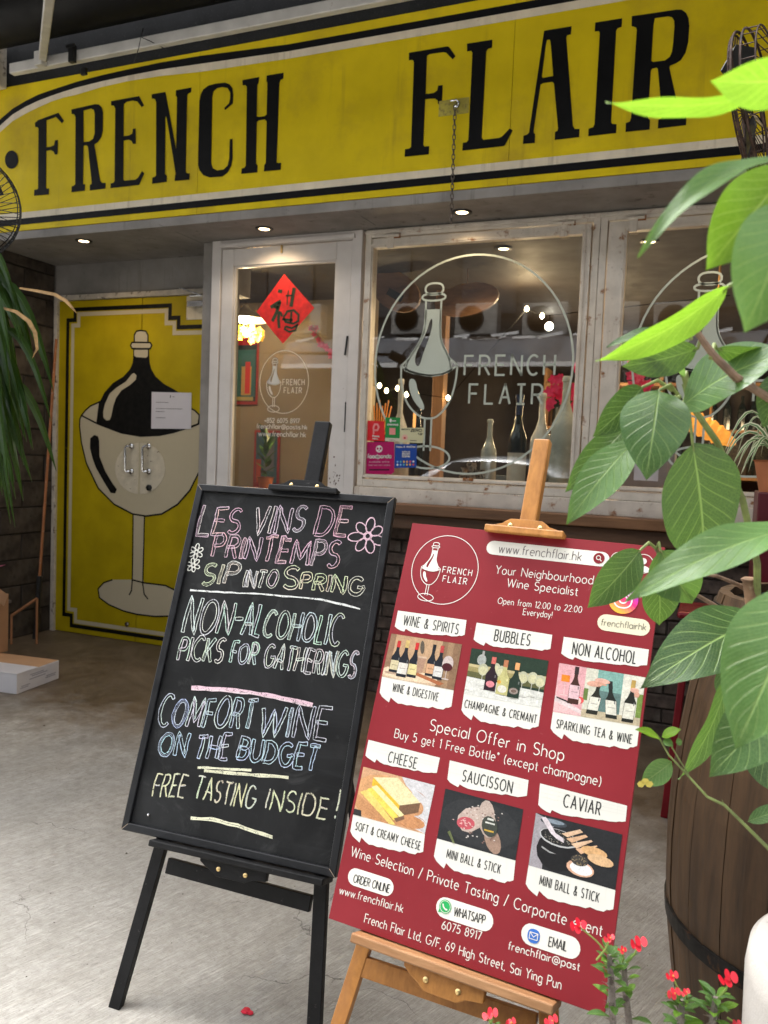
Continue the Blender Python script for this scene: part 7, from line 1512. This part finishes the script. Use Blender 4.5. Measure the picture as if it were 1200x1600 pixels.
thorn_plant([(858, 1615, 1.22), (858, 1640, 1.22), (860, 1680, 1.22)], [(860, 1600, 863, 1590, 20), (872, 1604, 946, 1597, .1)][0:1], 'low flowering thorn plant in front of the pine easel right leg', 6, 8, 24)

# ------------------------------------------------------------------ left side: long leaved plant, fan, pole, boxes
m_dr = leafmat('long_leaf', (.016, .045, .010), (.06, .12, .03), (.10, .18, .05), nveins=0.01, trans=.3, midw=.05)
m_drd = pm('dry_leaf', (.36, .22, .09), .7, var=.2, vs=30)
dc = atD((-60, 445), 3.3)
dp_ = thing('dragon_plant', 'hanging long leaved green plant at the left edge below the wire fan', 'plant', (dc.x, dc.y, 0))
MB().tube([Vector((dc.x-.02, dc.y, 0)), Vector((dc.x+.01, dc.y, 1.0)), dc+Vector((0, 0, -.25)), dc], [.03, .025, .02, .015], 10).build('trunk', m_bark, dp_, smooth=True)
rs = random.Random(11)
def long_leaf(P, w, mat, nm='leaf'):
    b = MB(); b0 = 0; vs = []; fs = []
    for i, p in enumerate(P):
        d = (P[min(i+1, len(P)-1)]-P[max(i-1, 0)]).normalized(); sd = d.cross(-FWD+UP*.5).normalized(); u = i/(len(P)-1); hw = w/2*math.sin(math.pi*min(1, .12+u*.88))**.6
        vs += [p-sd*hw, p+sd.cross(d)*(-w*.15), p+sd*hw]; b.uv[3*i] = (u, 0); b.uv[3*i+1] = (u, .5); b.uv[3*i+2] = (u, 1)
    for i in range(len(P)-1): k = 3*i; fs += [(k, k+1, k+4, k+3), (k+1, k+2, k+5, k+4)]
    b.add(vs, fs); return b.build(nm, mat, dp_, smooth=True)
for k in range(150):
    a = rs.uniform(-2.2, 1.6); L = rs.uniform(.34, .56); H = rs.uniform(.06, .18); z0 = rs.uniform(-.62, .10); b = dc+Vector((rs.uniform(-.03, .03), rs.uniform(-.03, .03), z0)); R_ = L*rs.uniform(.38, .70)
    P = [b+Vector((math.cos(a)*R_*(u**.85), math.sin(a)*R_*(u**.85), H*math.sin(math.pi*u)-L*rs_*u**2)) for rs_ in (rs.uniform(.35, .8),) for u in [i/9 for i in range(10)]]
    long_leaf(P, rs.uniform(.026, .042), m_dr)
long_leaf([atD(p, 3.2) for p in ((30, 450), (60, 455), (85, 460), (103, 470), (112, 480), (122, 492))], .016, m_drd, 'dry_leaf')
long_leaf([atD(p, 3.15) for p in ((0, 480), (25, 487), (45, 502), (55, 520), (58, 545), (50, 560))], .017, m_drd, 'dry_leaf')
# wire fan at the left edge
def wire_fan(nm, label, c, axis, R_, depth, mat, nr=44, rings=5, group=None, wall=None, fd=None):
    bd = depth; depth = depth if fd is None else fd
    t_ = thing(nm, label, 'fan', c, group); ax = Vector(axis).normalized(); e1_ = ax.cross(Vector((0, 0, 1))).normalized(); e2_ = e1_.cross(ax)
    pt = lambda a, r, o: c+e1_*(math.cos(a)*r)+e2_*(math.sin(a)*r)+ax*o
    mb = MB()
    for (r, o) in ((R_, 0), (R_, -.02), (R_*.97, depth*.55), (R_*.55, depth*.98), (R_*.18, depth*1.05), (R_*.97, -bd*.5), (R_*.4, -bd*.95)): mb.tube([pt(6.2832*i/40, r, o) for i in range(40)], .0032 if o in (0, -.02) else .0022, 5, True)
    for k in range(nr):
        a = 6.2832*k/nr
        mb.tube([pt(a, R_, 0), pt(a, R_*.97, depth*.55), pt(a+.05, R_*.55, depth*.98), pt(a+.1, R_*.15, depth*1.05)], .0014, 4)
        if k % 2 == 0: mb.tube([pt(a, R_, -.02), pt(a, R_*.97, -bd*.5), pt(a, R_*.4, -bd*.95), pt(a, R_*.1, -bd)], .0014, 4)
    mb.build('cage', mat, t_, kind='stuff')
    for k in range(3):
        a = 2.094*k; mb = MB(); vs = [pt(a-.15, R_*.18, -.01), pt(a-.35, R_*.75, -.03), pt(a+.1, R_*.86, 0.0), pt(a+.55, R_*.75, .03), pt(a+.35, R_*.2, .01)]
        mb.prism(vs, ax*.003); mb.build('blade', m_darkmetal, t_)
    mb = MB(); mb.tube([pt(0, 0, depth*1.06), pt(0, 0, depth*.95)], R_*.16, 16); mb.build('badge', mat, t_, smooth=True)
    mb = MB(); mb.tube([c-ax*(bd*.6), c-ax*(bd*2.2)], R_*.22, 16); mb.build('motor', m_darkmetal, t_, smooth=True)
    if wall is not None: mb = MB(); mb.tube([c-ax*(bd*2.0), wall], .014, 8); mb.build('wall_arm', m_darkmetal, t_, smooth=True)
    return t_
fc_ = atD((-55, 322), 2.9)
fan1 = wire_fan('wall_fan', 'round black wire fan cut by the left edge of the picture', fc_, (CAM-fc_)+Vector((.4, 0, -.6)), .185, .09, m_darkmetal, 60, wall=Vector((XW, fc_.y+.35, fc_.z+.1)))
fc2 = atD((1208, 168), 1.9)
m_rw = pm('rusty_wire', (.045, .025, .018), .6, .5, var=.4, vs=40)
e_ = atD((1162, 62), 1.9)-atD((1183, 288), 1.9)
axf = (RIGHT*.80-FWD*.60); axf = (axf-e_.normalized()*axf.dot(e_.normalized())).normalized()
fan2 = wire_fan('wall_fan', 'rusty dark wire fan seen from the side at the upper right edge', atD((1172, 172), 1.9), -axf, e_.length*.5, .10, m_rw, 52, wall=atD((1400, 120), 2.6), fd=.012)
# leaning pole with a black socket
pw = [atX(p, -4.50) for p in ((88, 530), (66, 850))]
t_ = thing('leaning_pole', 'thin orange brown pole with black grip leaning on the block wall beside the door', 'pole', (pw[1].x, pw[1].y, 0))
top_, mid_ = atY((88, 530), 4.6), atY((62, 900), 4.45)
gp = mid_+(mid_-top_)*((mid_.z-0)/(top_.z-mid_.z)); MB().tube([top_, mid_], .010, 8).build('shaft', pm('orange_pole', (.34, .13, .05), .5, spots=((.5, .4, .3), 40, .6, .7)), t_, smooth=True)
MB().tube([mid_, gp], .019, 8).build('grip', m_darkmetal, t_, smooth=True)
a, b = atY((58, 935), 4.3), atY((18, 962), 4.2)
mb = MB(); mb.tube([a, b], .010, 8); mb.tube([b, Vector((b.x, b.y, 0))], .008, 8); mb.tube([a, Vector((a.x, a.y, 0))], .008, 8)
mb.build('bent_tube', pm('bent_orange_tube', (.36, .16, .07), .6), label='short bent orange tube rack standing by the dark block wall', cat='tube rack')
# white shoe box and cardboard box on the floor
zb_ = [atZ(p, 0) for p in ((26, 1085), (92, 1060))]
A = atZ((26, 1085), 0); Bx = atZ((92, 1060), 0); e1_ = (Bx-A); L1 = e1_.length; e1_.normalize(); e2_ = Vector((-e1_.y, e1_.x, 0)); H_ = .115
if e2_.x > 0: e2_ = -e2_
wb = thing('white_box', 'flat white cardboard box with its lid ajar on the floor at the left', 'box', A)
def ob_(mb, u0, u1, v0, v1, z0, z1):
    vs = [A+e1_*x+e2_*y+Vector((0, 0, z)) for z in (z0, z1) for y in (v0, v1) for x in (u0, u1)]; mb.add(vs, [(0, 2, 3, 1), (4, 5, 7, 6), (0, 1, 5, 4), (1, 3, 7, 5), (3, 2, 6, 7), (2, 0, 4, 6)])
m_wbox = pm('white_carton', (.66, .65, .68), .5, var=.03)
mb = MB(); ob_(mb, 0, L1, 0, .42, 0, H_-.004); mb.build('box_body', m_wbox, wb, bevel=.002)
mb = MB(); ob_(mb, -.002, L1*.47, -.002, .422, H_-.003, H_+.002); mb.build('box_flap', m_wbox, wb)
mb = MB(); ob_(mb, L1*.5, L1-.005, .004, .42, H_-.0035, H_-.001); mb.build('kraft_inside', pm('kraft_face', (.50, .30, .17), .7, var=.05), wb)
mb = MB(); mb.col = (.38, .38, .44)
for z, x0, x1 in ((.085, .30, .62), (.075, .34, .70), (.060, .28, .66), (.035, .10, .30), (.025, .08, .26), (.045, .68, .92), (.035, .66, .90)):
    mb.ribbon([A+e1_*(L1*x0)-e2_*.0012+Vector((0, 0, z)), A+e1_*(L1*x1)-e2_*.0012+Vector((0, 0, z))], .005, -e2_)
mb.build('printed_text', M_print, wb, colors=True, kind='stuff')
m_kraft = pm('brown_cardboard', (.34, .19, .10), .75, var=.06, vs=5)
cb = atZ((-28, 1040), H_)
t_ = thing('cardboard_box', 'open brown cardboard box standing on the white box at the left edge', 'box', (cb.x, cb.y, H_+.002))
xr_ = atD((10, 1038), (cb-CAM).dot(FWD)); hh_ = .36
mb = MB(); c_ = Vector((xr_.x-.27, xr_.y, H_+.003)); 
for (y0_, y1_, x0_, x1_) in ((0, .006, -.3, 0), (.254, .26, -.3, 0), (.006, .254, -.3, -.294), (.006, .254, -.006, 0)): mb.box(c_.x+x0_, c_.x+x1_, c_.y+y0_, c_.y+y1_, c_.z, c_.z+hh_)
mb.box(c_.x-.294, c_.x-.006, c_.y+.006, c_.y+.254, c_.z, c_.z+.005); mb.build('box_body', m_kraft, t_)
mb = MB(); mb.bar((c_.x-.15, c_.y, c_.z+hh_), (c_.x-.15, c_.y-.09, c_.z+hh_-.05), .28, .004, (0, 0, 1)); mb.build('box_flap', m_kraft, t_)
mb = MB(); mb.bar((c_.x, c_.y+.13, c_.z+hh_), (c_.x+.03, c_.y+.13, c_.z+hh_+.07), .24, .004, (0, 1, 0)); mb.build('box_flap', m_kraft, t_)
c = atD((-60, 930), 3.9); tbz = atD((10, 962), 3.7).z
t_ = thing('low_table', 'low dark table at the left edge behind the cardboard box', 'table', (c.x, c.y, 0))
q_ = atD((27, 963), 4.55)-Vector((.42, 0, 0)); MB().box(q_.x-.5, q_.x, q_.y-.05, q_.y+.35, q_.z-.02, q_.z).build('tabletop', pm('grey_table', (.10, .085, .08), .5), t_, bevel=.003)
for x, y in ((q_.x-.08, q_.y+.0), (q_.x-.08, q_.y+.3), (q_.x-.46, q_.y), (q_.x-.46, q_.y+.3)): MB().box(x-.015, x+.015, y-.015, y+.015, 0, q_.z-.02).build('leg', m_darkmetal, t_)
c = atD((2, 874), 4.6); t_ = thing('pink_leaf_plant', 'small plant with a pink leaf on the low table at the left edge', 'plant', (q_.x-.22, c.y, q_.z))
MB().lathe([(.04, 0), (.055, .08), (.06, .08), (.05, .07)], (q_.x-.22, c.y, q_.z), 16).build('pot', m_terra, t_, smooth=True)
for k in range(9):
    a = k*2.4; b = Vector((q_.x-.22, c.y, q_.z+.07)); e = c if k == 0 else b+Vector((math.cos(a)*.13, math.sin(a)*.1, .10+.012*k)); mb = MB(); leaf_simple(mb, b.lerp(e, .3), e, .045, (0, -.5, 1)); lf_ = mb.build('leaf', pm('pink_leaf', (.55, .12, .22), .5) if k < 2 else m_lf, t_)

# grit and small dry scraps on the concrete
mb = MB(); rg = random.Random(9); m_grit = pm('grit', (.16, .13, .10), .9, var=.4, vs=60)
for k in range(420):
    x, y = rg.uniform(-3.9, .3), rg.uniform(1.1, 4.5); s_ = rg.uniform(.0012, .004) if rg.random() < .93 else rg.uniform(.006, .011); a = rg.uniform(0, 6.28)
    vs = [Vector((x+math.cos(a+q_)*s_*rg.uniform(.5, 1), y+math.sin(a+q_)*s_*rg.uniform(.3, .9), .0004)) for q_ in (0, 1.3, 2.7, 4.2)]+[Vector((x, y, s_*.7))]
    mb.add(vs, [(0, 1, 4), (1, 2, 4), (2, 3, 4), (3, 0, 4)])
mb.build('floor_grit', m_grit, kind='stuff')
